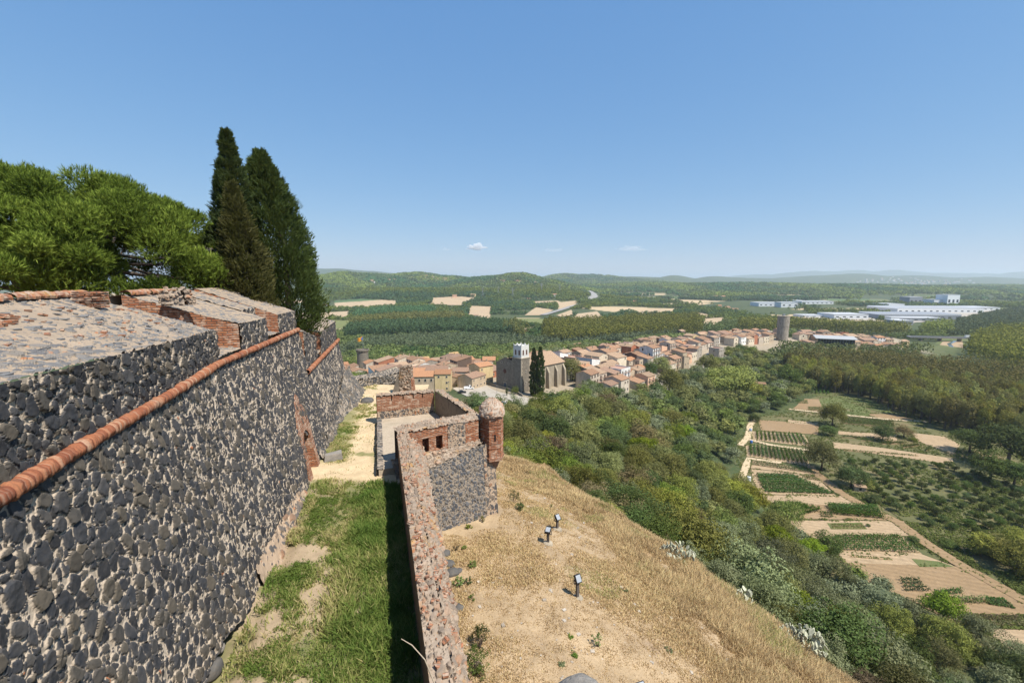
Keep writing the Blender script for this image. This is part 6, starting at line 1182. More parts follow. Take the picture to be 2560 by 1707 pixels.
# floodlights on the dry slope
M['lampblack'] = flat('black_lamp_metal', (.025, .025, .028), .45, .3); M['lens'] = flat('lamp_glass', (.36, .38, .40), .12, 0, .6); M['wood'] = flat('grey_wood_post', (.10, .085, .075))
def flood(u, v, h, rz, tilt, label, dz=0):
    p = hit(u, v); o = empty('floodlight', p, R(rz), label, 'floodlight', 'floodlights on the dry slope'); mb = MB(); mb.box(-.075, .075, -.06, .06, -.3, h); mb.build('post', M['wood'], o)
    mb = MB(); mb.lathe([(.34, -.12), (.30, .03), (.16, .09)], 10); mb.build('concrete_foot', M['nave'], o); hd_ = MB(); hd_.hexa([(-.17,-.09,-.21),(.17,-.09,-.21),(.17,.06,-.21),(-.17,.06,-.21)], [(-.17,-.09,.21),(.17,-.09,.21),(.17,.06,.21),(-.17,.06,.21)])
    head = hd_.build('lamp_head', M['lampblack'], o); head.location = (0, 0, h + .2); head.rotation_euler = (R(tilt), 0, 0); mb = MB(); mb.box(-.14, .14, -.10, -.088, -.17, .17); mb.build('lens', M['lens'], head); mb = MB()
    for s in (-.225, .225): mb.box(s-.012, s+.012, -.03, .03, -.22, .03)
    mb.box(-.237, .237, -.03, .03, -.24, -.22); br_ = mb.build('bracket', M['lampblack'], o); br_.location = (0, 0, h + .2); return o
flood(1393, 1322, .66, 35, -38, 'farthest floodlight on a post tilted up towards the bastion'); flood(1370, 1357, .66, -20, -68, 'middle floodlight with its flat back turned up on a short post'); flood(1443, 1494, .9, 30, -30, 'nearest floodlight with a bright square glass on a wooden post'); flood(1602, 1788, 1.0, 20, -70, 'floodlight just peeping over the bottom edge of the view')
# small things in the plots
def tank(x, y, label, col, s=1.0):
    p = at_z(*Z4(x, y), VZ); o = empty('water_tank', p, .3, label, 'water tank'); mb = MB(); mb.lathe([(.55*s, 0), (.62*s, .1), (.62*s, 1.2*s), (.5*s, 1.35*s), (.2*s, 1.4*s)], 12); mb.build('barrel', flat('tank_' + str(x), col, .5), o); mb = MB(); mb.lathe([(.22*s, 1.4*s), (.22*s, 1.5*s)], 10); mb.build('lid', M['metal'], o)
tank(140, 585, 'white water tank beside the farm track', (.75, .76, .76), 1.3); tank(152, 402, 'blue barrel at the fork of the farm track', (.06, .18, .5)); tank(148, 345, 'pale blue barrel beside the sandy vine plot', (.3, .4, .55), 1.1); tank(662, 1040, 'blue barrel at the wood edge by the bare soil', (.05, .15, .5))
# ------------------------------------------------------------------ the wooded hillside
WOOD = 'trees of the wooded hillside'
def in_any(x, y, polys): return any(bool(inside(np.array([x]), np.array([y]), p)[0]) for p in polys)
PLOTS = [list(p) for p in EXCL]
TREES = []                                                          # x, y, radius, kind of every placed tree
def free(x, y, r, k=.64): return all((x - a) ** 2 + (y - b) ** 2 > (k * (r + c)) ** 2 for a, b, c, _ in TREES)
def where(u, v, near_edge, foot):
    if near_edge: z = 'at the edge of the dry grass'
    elif foot: z = 'at the foot of the wood by the vegetable plots'
    elif v > 1330: z = 'low on the wooded slope above the bare plots'
    elif u < 1330: z = 'behind the sentry turret'
    elif u < 1480: z = 'below the church cypresses'
    elif u < 1640: z = 'below the old town houses'
    elif u < 1800: z = 'below the end of the street'
    elif u < 1960: z = 'below the water tower'
    else: z = 'between the far houses and the plane trees'
    if z.startswith('below') or z.startswith('behind'): z = ('halfway up, ' if v > 1090 else '') + z
    return z
_wl = sorted([(q.y, q.x) for q in (at_z(*Z4(*p), VZ) for p in ((60,640),(190,740),(320,800),(420,870),(540,940),(600,1010),(690,1065),(860,1140),(1060,1240),(1280,1305),(1440,1440),(1600,1600)))])
def x_lim(y): return np.interp(y, [a for a, b in _wl], [b for a, b in _wl])
def wood():
    g = random.Random(21); cand = []
    for i in range(26000):
        a = g.uniform(-.75, .90); r = 30 + 450 * g.random() ** .62; cand.append((r * math.sin(a), r * math.cos(a)))
    xs = np.array([c[0] for c in cand]); ys = np.array([c[1] for c in cand]); zs = ground(xs, ys); n1 = fbm(xs / 18, ys / 18, 51, 3); rd = ridge_d(xs, ys)
    dn = 3.2 * (fbm(xs * .25, ys * .25, 2) - .5)
    out = []
    for x, y, z, n, q, d in zip(xs, ys, zs, n1, rd, dn):
        if z > -24.8 - d * 1.2 - 4.4 * float(1 - sstep(28, 46, y)) or (z < -84.3 and y > 190) or (y <= 200 and x > x_lim(y) - 2.5) or q < 15 or (x < -18 and y < 130): continue
        u, v = pix((x, y, z + 3))
        if not (-60 < u < 2700 and 560 < v < 1830): continue
        edge = z > -29.5 - 4.4 * float(1 - sstep(28, 46, y)); foot = z < -78
        if 1030 < u < 1240 and y > 90 and v < 1040: continue
        if edge: r = g.uniform(1.2, 2.3)
        elif z > -36: r = g.uniform(2.0, 3.7)
        elif y > 130: r = g.uniform(4.2, 7.0)
        else: r = g.uniform(3.0, 5.6)
        if near_line(x, y, r * .7) or any((x - cx) ** 2 + (y - cy) ** 2 < (cr + r) ** 2 for cx, cy, cr in CLEAR) or any((x - a) ** 2 + (y - b) ** 2 < (c + r + 1.5) ** 2 for a, b, c in HOUSES): continue
        if not free(x, y, r): continue
        w = n + g.uniform(-.2, .2)
        if edge: kind = g.choice(['scrub', 'oak', 'grey', 'oak', 'scrub', 'dark', 'oak', 'yellow'])
        elif v > 1330: kind = 'grey' if w > .46 else g.choice(['oak', 'dark', 'pine', 'oak'])
        elif w > .60: kind = g.choice(['yellow', 'light', 'grey', 'oak'])
        elif w < .40: kind = g.choice(['dark', 'dark', 'oak', 'pine', 'grey'])
        else: kind = g.choice(['oak', 'oak', 'oak', 'oak', 'dark', 'scrub', 'light'])
        TREES.append((x, y, r, kind)); out.append((x, y, z, r, kind, u, v, edge, foot))
    out.sort(key=lambda t: -t[3] / math.hypot(t[0], t[1])); big, rest = out[:320], out[320:]
    for (x, y, z, r, kind, u, v, edge, foot) in big:
        bush = edge or r < 2.2; lab = ('low ' if r < 1.8 else 'tall ' if r > 4.9 else '') + CALL[kind].replace('bush', 'tree') if not bush else CALL[kind].replace('tree', 'bush').replace('oak', 'oak bush').replace('pine', 'pine bush')
        tree(kind, x, y, r, lab + ' ' + where(u, v, edge, foot), 'bush' if bush else 'tree', WOOD, z=z, squash=g.uniform(.85, 1.1) if not bush else g.uniform(.7, .95), lift=.82 if not bush else .5)
    print('wood', len(big), len(rest)); return rest
CLEAR = [(8, 240, 26), (-12, 218, 17), (2, 206, 9), (-30, 210, 8), (-5, 192, 11)] + CACTI
# broad trees that can be told apart, placed where they stand
def at(u, v, kind, px, label, squash=1.0, cat='tree', group=None, lift=.8, v_=None, name=None):
    p = hit(u, v); d = math.hypot(p.x, p.y, p.z); r = px / FOC * d * .94 / 2 * (1 if kind not in ('plane', 'poplar', 'slim') else 1)
    TREES.append((p.x, p.y, r, kind)); return tree(kind, p.x, p.y, r, label, cat, group, z=p.z, squash=squash, lift=lift, v=v_, name=name)
at(1400, 1075, 'oak', 118, 'large rounded olive green oak right below the church cypresses', .95); at(1490, 1060, 'oak', 95, 'second large oak beside the rounded one below the church', .95); at(1425, 952, 'oak', 82, 'domed oak among the tiled roofs next to the church nave', .9)
at(1250, 1080, 'oak', 105, 'broad low olive oak directly behind the sentry turret dome', .75); at(1375, 1150, 'scrub', 95, 'grey brown scrubby tree nearest the dry slope past the turret', .9); at(1340, 1085, 'grey', 62, 'silver leaved olive tree above the grey brown scrubby one', .8); at(1262, 1075, 'grey', 46, 'small silvery bush against the turret side', .8, 'bush')
at(1625, 945, 'dark', 46, 'dark conical conifer beside the lowest tiled houses', 1.2); at(1655, 935, 'oak', 56, 'round oak between the dark conifer and the parking yard', .95); at(1672, 985, 'oak', 84, 'wide oak with a deep shadow in front of the parked cars', .95)
at(1822, 985, 'yellow', 118, 'very broad yellow green plane tree at the end of the farm track', .75); at(1860, 990, 'yellow', 70, 'yellow green tree overlapping the broad plane beside the little house', .8); at(1972, 968, 'dark', 62, 'dark green dense tree alone before the plane wood', 1.0)
at(1690, 905, 'light', 46, 'leafy green trees bordering the bare yard below the flats', .7); at(1765, 930, 'oak', 60, 'olive tree under the white flats beside the parking yard', .9); at(1178, 1036, 'scrub', 78, 'olive brown bush between the car park and the shaded wall', .7, 'bush')
at(1193, 1022, 'light', 60, 'tall bright green bush at the car park bend', .9, 'bush'); at(1150, 1032, 'oak', 60, 'low olive bush along the shaded garden wall', .6, 'bush'); at(1052, 962, 'scrub', 44, 'dark scrub beside the ruined pier on the terrace', .5, 'bush'); at(1080, 965, 'oak', 40, 'olive scrub right of the dark scrub on the terrace', .55, 'bush')
at(1128, 944, 'light', 29, 'bright lime green round tree in the yard below the yellow house', .95); at(1168, 955, 'dark', 18, 'small conical dark tree before the yellow house', 1.9); at(1144, 968, 'yellow', 13, 'round clipped bush nearest the arch at the car park', .8, 'bush', lift=.6); at(1162, 969, 'yellow', 15, 'round clipped bush beside the white pickup', .8, 'bush', lift=.6); at(1187, 969, 'yellow', 14, 'yellowish clipped bush behind the tall bright bush', .8, 'bush', lift=.6)
at(1288, 985, 'light', 22, 'young white flowering tree before the church corner', 1.2); at(1267, 990, 'slim', 28, 'tiny pencil cypress at the church square corner', 1.0, lift=1.0); at(1251, 1010, 'slim', 22, 'smallest pencil cypress beside the blue car', 1.0, lift=1.0)
for (u, v, hh, rr, sd, lb) in ((1334, 990, 24.0, 1.75, 51, 'taller pencil cypress in front of the church'), (1350, 992, 25.0, 2.0, 52, 'broader pencil cypress next to the taller one by the church')):
    p = hit(u, v); o = cypress(tuple(p), hh / 2, rr / 2, 'cypress', sd, lb, prof=((0, .6), (.1, .95), (.35, 1.0), (.6, .9), (.82, .6), (1, .06)), clumps=420); o.scale = (2, 2, 2); TREES.append((p.x, p.y, 2.5, 'slim'))
CLEAR += [(p.x, p.y, q) for p, q in ((hit(1205, 985), 10), (hit(1100, 965), 9), (hit(1648, 960), 10), (hit(1625, 922), 9), (hit(1250, 1005), 6), (hit(1300, 1000), 8))]
REST = wood()
# ------------------------------------------------------------------ vegetable plots: rows of crops
def row_mesh(name, p, q, h, w, mat, seed, dens=11, leaf=.16, gap=0.0):
    g = np.random.default_rng(seed); L = (q - p).length; k = max(8, int(L * 2.6)); t = (np.arange(k) + g.uniform(.2, .8, k)) / k; t = t[g.uniform(0, 1, k) > gap] if gap else t; k = len(t)
    c = np.array(p)[None] * (1 - t[:, None]) + np.array(q)[None] * t[:, None]; c = c - np.array(p); hh = h * g.uniform(.75, 1.15, k); c[:, 2] = hh * .5
    V, F = leaves_on(c, hh * .5, int(dens * 1.5), leaf * 1.15, g, inner=.1, squash=1.25); 
    d = np.array(q - p); d[2] = 0; s_ = np.array([d[1], -d[0], 0]) / (np.hypot(d[0], d[1]) + 1e-6); e = d * .02                   # the earthed-up ridge the plants stand on
    R_ = np.array([-e - s_ * .28 - [0, 0, .1], -e + s_ * .28 - [0, 0, .1], d + e + s_ * .28 - [0, 0, .1], d + e - s_ * .28 - [0, 0, .1], -e - s_ * .1 + [0, 0, .22], -e + s_ * .1 + [0, 0, .22], d + e + s_ * .1 + [0, 0, .22], d + e - s_ * .1 + [0, 0, .22]])
    F2 = np.array([[0, 1, 5, 4], [1, 2, 6, 5], [2, 3, 7, 6], [3, 0, 4, 7], [4, 5, 6, 7]]) + len(V)
    return mesh_np(name, np.concatenate([V, R_]), np.concatenate([F, F2]), [LM[mat], M['plot_soil']], mi=np.concatenate([np.zeros(len(F)), np.ones(5)]))
def rows(A, B, Cq, D, n, h, what, plotname, mat='crop', along=True, gap=0.0, w=.5, leaf=.16, dens=11):
    """n crop rows between the edges A-B and D-C (picture points of the plot)"""
    a, b, c, d = [at_z(*Z4(*p), VZ) for p in (A, B, Cq, D)]
    for i in range(n):
        t = (i + .5) / n; p, q = (a.lerp(d, t), b.lerp(c, t)) if along else (a.lerp(b, t), d.lerp(c, t))
        o = link('crop_row', row_mesh('crop_row', p, q, h * random.uniform(.9, 1.1), w, mat, random.randrange(9999), dens, leaf, gap)); o.location = p
        tag(o, (ORD[i] if n > 1 else 'single') + ' ' + what + (' counted from the far side of ' if along else ' from the track side of ') + plotname if n > 1 else 'row of ' + what + ' in ' + plotname, 'crop row', 'crop rows in ' + plotname)
rows((170,350), (400,366), (432,415), (172,386), 12, 1.6, 'staked vine row', 'the sandy vine plot', 'crop', False, .05, dens=14)
rows((138,417), (400,445), (432,508), (142,462), 14, 1.8, 'green bean row', 'the plot by the track fork', 'crop', False, 0, dens=18)
rows((165,490), (445,535), (450,553), (160,515), 2, 1.5, 'dusty bean row', 'the narrow strip', 'crop', True, 0, dens=16)
rows((175,556), (350,560), (560,655), (215,645), 10, 1.5, 'tomato row', 'the wide striped plot', 'crop', True, 0, dens=18, leaf=.19)
rows((380,555), (455,565), (490,590), (420,580), 3, .6, 'low green row', 'the grassy corner plot', 'weed', True)
rows((240,696), (380,700), (500,735), (400,765), 4, 1.9, 'tall bean row', 'the dark green bed', 'crop', True, 0, dens=18, leaf=.2); rows((520,708), (755,716), (800,775), (545,752), 5, 2.0, 'dense bean row', 'the darkest green bed', 'crop', True, 0, dens=20, leaf=.2); rows((480,735), (540,740), (550,768), (490,765), 3, .9, 'thin leafy row', 'the gap between the two beds', 'crop', True)
rows((525,856), (865,856), (970,940), (560,926), 7, 1.6, 'staked pepper row', 'the sandy middle plot', 'crop', True, .12, dens=14)
rows((870,1062), (960,1062), (1025,1132), (900,1130), 4, 1.3, 'netted tomato row', 'the small netted bed', 'poplar', True); rows((1035,1125), (1165,1112), (1185,1140), (1065,1150), 2, 1.3, 'leafy row', 'the upper lone bed', 'crop', True); rows((1045,1150), (1290,1160), (1310,1190), (1070,1188), 2, 1.4, 'potato row', 'the lower lone bed', 'weed', True)
rows((1290,1152), (1375,1158), (1440,1212), (1305,1190), 5, .6, 'creeping squash row', 'the squash patch', 'crop', True, 0, dens=18)
rows((1085,1242), (1477,1246), (1500,1305), (1150,1290), 4, 1.0, 'dry vine row', 'the fenced vine plot', 'scrub', True, .2)
rows((425,125), (540,118), (532,168), (420,162), 6, 2.0, 'tall maize row', 'the topmost plot', 'crop', False, 0, dens=16); rows((605,185), (700,195), (820,250), (725,240), 4, 1.2, 'mixed leafy row', 'the strip by the plane wood', 'crop', True)
rows((595,283), (840,302), (850,333), (590,308), 5, 1.9, 'maize row', 'the upper maize field', 'dark', True, 0, dens=16); rows((545,368), (750,380), (1060,432), (1055,452), 5, 2.0, 'maize row', 'the long maize field', 'dark', True, 0, dens=16)
rows((365,195), (425,197), (428,215), (370,212), 3, 1.2, 'low bean row', 'the pink soil corner', 'crop', True); rows((430,228), (490,230), (505,248), (425,245), 3, 1.0, 'lettuce row', 'the bed by the pale path', 'crop', True)
rows((540,795), (685,795), (712,820), (545,820), 4, .4, 'weedy row', 'the scruffy fallow strip', 'weed', True); rows((620,945), (820,960), (840,975), (640,960), 2, .4, 'sprouting row', 'the pale fallow strip', 'weed', True, .3); rows((600,432), (950,460), (960,470), (610,442), 2, .5, 'low cabbage row', 'the sandy strip beyond the orchard', 'crop', True, .3)
# orchard of small trees in the weedy plot
oa = [at_z(*Z4(*p), VZ) for p in ((640,478), (1120,515), (1540,660), (1480,850), (1180,858), (1010,835), (715,640), (585,530))]; opoly = [(p.x, p.y) for p in oa]; ox = [p.x for p in oa]; oy = [p.y for p in oa]; orch = []
ru = (at_z(*Z4(1010,835), VZ) - at_z(*Z4(640,478), VZ)); ru.z = 0; ru.normalize(); rv = Vector((-ru.y, ru.x, 0)); cen = sum(oa, Vector()) / len(oa)
for i in range(-50, 51):
    for j in range(-50, 51):
        q = cen + ru * i * 5.0 + rv * j * 5.8; q += Vector((random.uniform(-.7, .7), random.uniform(-.7, .7), 0))
        if in_any(q.x, q.y, [opoly]) and random.random() < .9: orch.append((q.x, q.y))
for x, y in orch:
    if pix((x, y, -85))[0] < 2640: tree(random.choice(['crop_tree']) if 'crop_tree' in TEMPL else 'dark', x, y, random.uniform(1.3, 2.3), 'small dark green orchard tree in the weedy plot below the plane wood', 'fruit tree', 'young orchard trees in rows', z=VZ - .2, name='fruit_tree', squash=1.0, lift=.9); TREES.append((x, y, 1.6, 'o'))
# single trees among the plots
def zt(x, y, kind, w, label, squash=.95, cat='tree'):
    p = at_z(*Z4(x, y), VZ); r = w / 1.943 / FOC * p.length * .94 / 2; TREES.append((p.x, p.y, r, kind)); tree(kind, p.x, p.y, r, label, cat, 'trees among the vegetable plots', z=VZ, squash=squash, lift=.85 if cat == 'tree' else .55)
for a in ((278,228,'dark',85,'dark round oak standing by the pale path near the little house'), (165,252,'dark',80,'dark bushy tree at the wood edge opposite the round oak'), (163,298,'dark',60,'deep green bush below the bushy tree at the wood edge',.9,'bush'), (545,318,'oak',120,'rounded olive tree in the maize rows beside the pale path'), (525,365,'dark',75,'dark bush at the corner of the long maize field',.9,'bush'),
    (492,535,'oak',150,'largest olive tree at the head of the dirt track'), (790,392,'dark',85,'dark round tree in the middle of the long maize field'), (893,375,'scrub',80,'reddish brown low tree beside the sand field',.7), (635,615,'dark',135,'wide dark tree beside the dirt track and shed',.8), (700,625,'oak',70,'olive bush next to the little shed',.9,'bush'),
    (1212,450,'dark',120,'dark tree at the corner of the sand field',.9), (1395,520,'dark',210,'biggest dark green tree between the orchard and the plane wood',.9), (1310,590,'dark',150,'dark leaning tree in front of the biggest dark tree',.85), (1425,615,'dark',120,'dense tree at the orchard edge below the biggest one',.95), (1265,950,'plane',130,'yellowish crop of young planes below the orchard',.8), (1340,960,'plane',120,'rounded young plane beside the yellowish planes below the orchard',.8), (1420,920,'plane',110,'young plane at the view edge below the orchard',.85), (1440,1030,'oak',160,'leafy walnut tree casting shade on the dirt track',.8),
    (740,690,'dark',60,'bush at the orchard corner by the dirt track',.8,'bush'), (1060,290,'grey',80,'pale grey green bush before the plane wood',.8,'bush'), (560,262,'scrub',28,'brown heap shaped bush on the pale path',1.2,'bush'), (940,392,'light',40,'green netted bush beside the sand field',.4,'bush'), (940,880,'dark',45,'small bush on the edge of the dirt track',.7,'bush'), (720,808,'dark',18,'tiny lone shrub on the pale soil',1,'bush'), (1110,905,'dark',70,'flat dark bush along the dirt track',.5,'bush')): zt(*a)
# ------------------------------------------------------------------ plane plantation: tall rows right of the plots
def plantation(poly, step, rad, hgt, label, group, limit, kind='plane', z=None, stuff='plantation_trees', ang=0.0, zf=None):
    P = [hit(*D8(*p)) for p in poly]; pl = [(p.x, p.y) for p in P]; xs = [p[0] for p in pl]; ys = [p[1] for p in pl]; EXCL.append(pl); pts = []
    ca, sa = math.cos(ang), math.sin(ang); cx, cy = sum(xs) / len(xs), sum(ys) / len(ys); R_ = max(max(xs) - min(xs), max(ys) - min(ys)); n = int(R_ / step) + 1
    G = np.array([(cx + ca * i * step - sa * j * step, cy + sa * i * step + ca * j * step) for i in range(-n, n + 1) for j in range(-n, n + 1)]) + rng.uniform(-.16, .16, ((2 * n + 1) ** 2, 2)) * step
    G = G[inside(G[:, 0], G[:, 1], pl)]; G = G[np.argsort(np.hypot(G[:, 0], G[:, 1]))]
    Zg = ground(G[:, 0], G[:, 1]); one = G[:limit]
    for (x, y), zz in zip(one, Zg):
        r = hgt / 2 * random.uniform(.9, 1.1); tree(kind, x, y, r, label, 'plane tree' if kind == 'plane' else 'tree', group, z=zz, lift=1.08, thin=rad * 2 / hgt / .62 * random.uniform(.92, 1.1)); TREES.append((x, y, rad, kind))
    return G[limit:], Zg[limit:]
def mass(name, G, Zg, rad, hgt, mat, per=40, leaf=.9, seed=3, vary=.2):
    """a far wood that reads as one mass"""
    if len(G) == 0: return
    g = np.random.default_rng(seed); n = len(G); r = rad * g.uniform(1 - vary, 1 + vary, n); h = hgt * g.uniform(1 - vary * .7, 1 + vary * .7, n); lf = np.broadcast_to(leaf, (n,))
    c = np.column_stack([G[:, 0], G[:, 1], Zg + h * .55]); d = rdirs(n * per, g, .25); p = np.repeat(c, per, 0) + d * np.column_stack([np.repeat(r, per), np.repeat(r, per), np.repeat(h * .47, per)]) * g.uniform(.72, 1.05, (n * per, 1))
    nn = d + .6 * g.normal(size=d.shape); nn /= np.linalg.norm(nn, axis=1, keepdims=True); a = np.cross(nn, g.normal(size=d.shape)); a /= np.linalg.norm(a, axis=1, keepdims=True); b = np.cross(nn, a); s = (np.repeat(lf * r / rad, per) * g.uniform(.6, 1.2, n * per))[:, None]
    V = np.stack([p - a * s, p - b * s * .7, p + a * s, p + b * s * .7], 1).reshape(-1, 3); o = link(name, mesh_np(name, V, np.arange(len(V)).reshape(-1, 4), [mat])); o['kind'] = 'stuff'; return o
G1, Z1 = plantation([(1800,862),(1868,895),(1960,908),(1990,922),(2130,975),(2250,1010),(2360,1030),(2460,1060),(2560,1010),(2500,900),(2352,880),(2150,858),(2000,840),(1820,842)], 7.2, 4.0, 19, 'tall olive brown plane tree in the dense rows beyond the vegetable plots', 'plane trees of the big plantation', 290, ang=.6)
mass('plantation_trees', G1, Z1, 4.2, 19, leafmat('leaves_plane_far', (.11, .108, .026), (.31, .28, .08), .1, sc=.25), 170, .62, 4)

# low growth over the rough ground between plots and orchard
def undergrowth():
    g = np.random.default_rng(77); n = 42000; u = g.uniform(60, 1560, n); v = g.uniform(120, 1480, n); P = np.array([tuple(at_z(*Z4(a, b), VZ)) for a, b in zip(u, v)]); k = fbm(P[:, 0] / 9, P[:, 1] / 9, 5, 3) > .43
    for poly in PLOTS[1:]:
        if len(poly) > 7 and poly is PLOTS[-1]: pass
    bare = [q for q in PLOTS if q is not PLOTS[0]]
    for poly in BARE: k &= ~inside(P[:, 0], P[:, 1], poly)
    P = P[k]; P = P[[not near_line(x, y, .3) for x, y, z in P]]; r = g.uniform(.3, .85, len(P)); V, F = leaves_on(P + [0, 0, .15], r, 14, .22, g, up=.6, squash=.6, inner=.3); o = link('undergrowth', mesh_np('undergrowth', V, F, [leafmat('leaves_undergrowth', (.055, .08, .02), (.20, .21, .07), .1, sc=.08)])); o['kind'] = 'stuff'

undergrowth()
def ragged_edges():
    """weeds that fray the borders of the bare plots and tracks"""
    g = np.random.default_rng(78); P = []
    for poly in BARE:
        for (a, b), (c, d) in zip(poly, poly[1:] + poly[:1]):
            n = int(math.hypot(c - a, d - b) * 1.5)
            for t in g.uniform(0, 1, n):
                if vnoise(np.array((a + (c - a) * t) / 6), np.array((b + (d - b) * t) / 6), 3) > .38: P.append((a + (c - a) * t + g.normal() * .55, b + (d - b) * t + g.normal() * .55, VZ + .12))
    for L, w in LINES:
        if L[:, 0].min() > 40 and L[:, 1].max() < 420 and abs(L[:, 1]).mean() < 330:
            for (a, b), (c, d) in zip(L[:-1], L[1:]):
                u = np.array([c - a, d - b]); m = np.hypot(*u) + 1e-6; nx = np.array([u[1], -u[0]]) / m
                for t in g.uniform(0, 1, int(m * 2)): s = g.choice([-1, 1]) * (w / 2 + g.normal() * .35) if g.random() < .8 else g.normal() * .25; P.append((a + u[0] * t + nx[0] * s, b + u[1] * t + nx[1] * s, VZ + .2))
    P = np.array([p for p in P if pix(p)[0] < 2700]); V, F = leaves_on(P, g.uniform(.18, .55, len(P)), 12, .17, g, up=.6, squash=.6, inner=.3); o = link('weeds', mesh_np('weeds', V, F, [leafmat('leaves_border_weeds', (.06, .085, .02), (.22, .22, .075), .1, sc=.1)])); o['kind'] = 'stuff'
ragged_edges()
# ------------------------------------------------------------------ works, farms and woods in the distance
M['works'] = plaster('works_white', (.72, .73, .74), .1); M['works_grey'] = flat('works_grey', (.26, .27, .29)); M['works_roof'] = flat('sheet_roof', (.50, .50, .50), .5)
def shed_big(u, v, wpx, depth, h, rz, label, wall='works', roof='works_roof', saw=0, tower=None):
    p = hit(u, v); w = wpx / FOC * p.length; o = empty('factory_building', p, R(rz), label, 'factory', 'factories of the industrial estate'); mb = MB(); mb.box(-w/2, w/2, 0, depth, -3, h); mb.build('walls', M[wall], o); mb = MB()
    if saw:
        s = w / saw
        for i in range(saw): x = -w/2 + i * s; mb.hexa([(x+.1,0,h),(x+s-.1,0,h),(x+s-.1,depth,h),(x+.1,depth,h)], [(x+.1,0,h+.3),(x+s-.1,0,h+2.6),(x+s-.1,depth,h+2.6),(x+.1,depth,h+.3)])
    else: mb.box(-w/2-.5, w/2+.5, -.5, depth+.5, h, h+.8)
    mb.build('roof', M[roof], o); mb = MB()
    for i in range(max(3, int(w / 14))): x = -w/2 + (i + .5) * w / max(3, int(w / 14)); mb.box(x-3, x+3, -.15, -.02, h*.35, h*.6)
    mb.build('window_band', M['pane'], o)
    EXCL.append([(p.x-w/2-4, p.y-6), (p.x+w/2+4, p.y-6), (p.x+w/2+4, p.y+depth+5), (p.x-w/2-4, p.y+depth+5)]); return o
F8 = lambda x, y: (1700 + x / 2.735, 650 + y / 2.735)
shed_big(*F8(620,318), 50, 60, 11, -4, 'long white works hall with a dark window front beside the plane wood'); shed_big(*F8(750,325), 36, 40, 15, -4, 'taller white works hall with a dark corner next to the long one'); shed_big(*F8(940,302), 66, 50, 9, 0, 'pale works hall behind a yard of parked cars'); shed_big(*F8(800,290), 26, 40, 7, 0, 'small far white works roof beyond the long hall')
shed_big(*F8(1170,402), 66, 60, 9, -3, 'white works hall with a shaded front behind the plane rows'); shed_big(*F8(920,392), 44, 40, 4, 0, 'low white depot beside the long plane rows'); shed_big(*F8(1480,330), 30, 60, 12, 0, 'white block at the near end of the great works'); shed_big(*F8(1780,362), 150, 110, 10, -3, 'great works hall with a long pale sawtooth roof', saw=40); shed_big(*F8(1610,308), 24, 40, 26, 0, 'grey tower block rising from the great works', 'works_grey'); shed_big(*F8(1865,318), 22, 40, 36, 0, 'tallest white block at the great works'); shed_big(*F8(1790,316), 30, 40, 20, 0, 'low white block beside the tallest one'); shed_big(*F8(2030,345), 80, 70, 8, 0, 'long low pale hall beyond the great works')
shed_big(*F8(1640,405), 140, 70, 9, -6, 'old brown works with a long grey sawtooth roof', 'works_grey', 'works_roof', 46); shed_big(*F8(1400,385), 50, 50, 7, 0, 'brown brick sheds before the great works', 'works_grey'); shed_big(*F8(1640,418), 80, 40, 6, -4, 'grey flat sheds in front of the old works', 'works_grey'); shed_big(*F8(1540,445), 30, 30, 8, 0, 'brick red shed at the corner of the works', 'works_grey'); shed_big(*F8(1470,420), 16, 16, 8, 0, 'small red and white office at the works', 'works')
sheet('works_yard', [F8(*p) for p in [(860,395),(1060,360),(1320,395),(1340,415),(1100,410)]], M['gravel'], .6); sheet('works_yard', [F8(*p) for p in [(1420,330),(2150,340),(2160,370),(1500,440),(1430,400)]], M['gravel'], .4)
# farmhouses and hamlets: one small house each
def far_house(p, s, rz, wl, rf, label, group):
    mb = MB(); w, d, h = 11 * s, 8 * s, 6 * s; mb.box(-w/2, w/2, -d/2, d/2, -3, h); mb.poly([(-w/2, d/2, h), (-w/2, -d/2, h), (-w/2, 0, h+d*.2)]); mb.poly([(w/2, -d/2, h), (w/2, d/2, h), (w/2, 0, h+d*.2)]); mb.cur = 1
    for q in (-1, 1): lo = [(-w/2-.3, q*(d/2+.5), h-.2), (w/2+.3, q*(d/2+.5), h-.2), (w/2+.3, 0, h+d*.2), (-w/2-.3, 0, h+d*.2)]; lo = lo if q < 0 else lo[::-1]; mb.hexa([(a, b, c+.02) for a, b, c in lo], [(a, b, c+.35) for a, b, c in lo])
    mb.cur = 2
    for x in (-.3, 0, .3): mb.box(w*x-.5, w*x+.5, -d/2-.12, -d/2-.01, h*.45, h*.75)
    o = mb.build('far_house', [WM[wl], RM[rf], M['pane']]); o.location = p; o.rotation_euler.z = rz; tag(o, label, 'house', group); return o
g = random.Random(9)
for k, (x, y, n, sp) in enumerate(((560,262,4,60),(700,240,3,40),(940,225,9,70),(1050,210,8,60),(1200,232,7,60),(1330,246,10,110),(900,275,2,30),(1850,255,6,110),(1940,205,5,50),(2090,280,2,30))):
    for i in range(n):
        u, v = Q1(x + g.uniform(-sp, sp), y + g.uniform(-9, 9)); p = hit(u, v)
        if p is not None and p.y < 6000: far_house(p, g.uniform(1.1, 1.7), g.uniform(-.6, .6), g.choice(['cream', 'white', 'peach', 'pale beige']), g.choice(['terracotta', 'orange']), 'pale hamlet house on the wooded hill far beyond the town', 'houses of the far hill hamlet')
for k in range(70):
    u, v = F8(g.gauss(1560, 170), g.gauss(150, 14)); p = hit(u, v)
    if p is not None and p.y < 9000: far_house(p, g.uniform(1.5, 2.6), g.uniform(-.6, .6), 'white', 'terracotta', 'tiny white suburb house on the hazy slope beyond the works', 'houses of the hazy suburb')
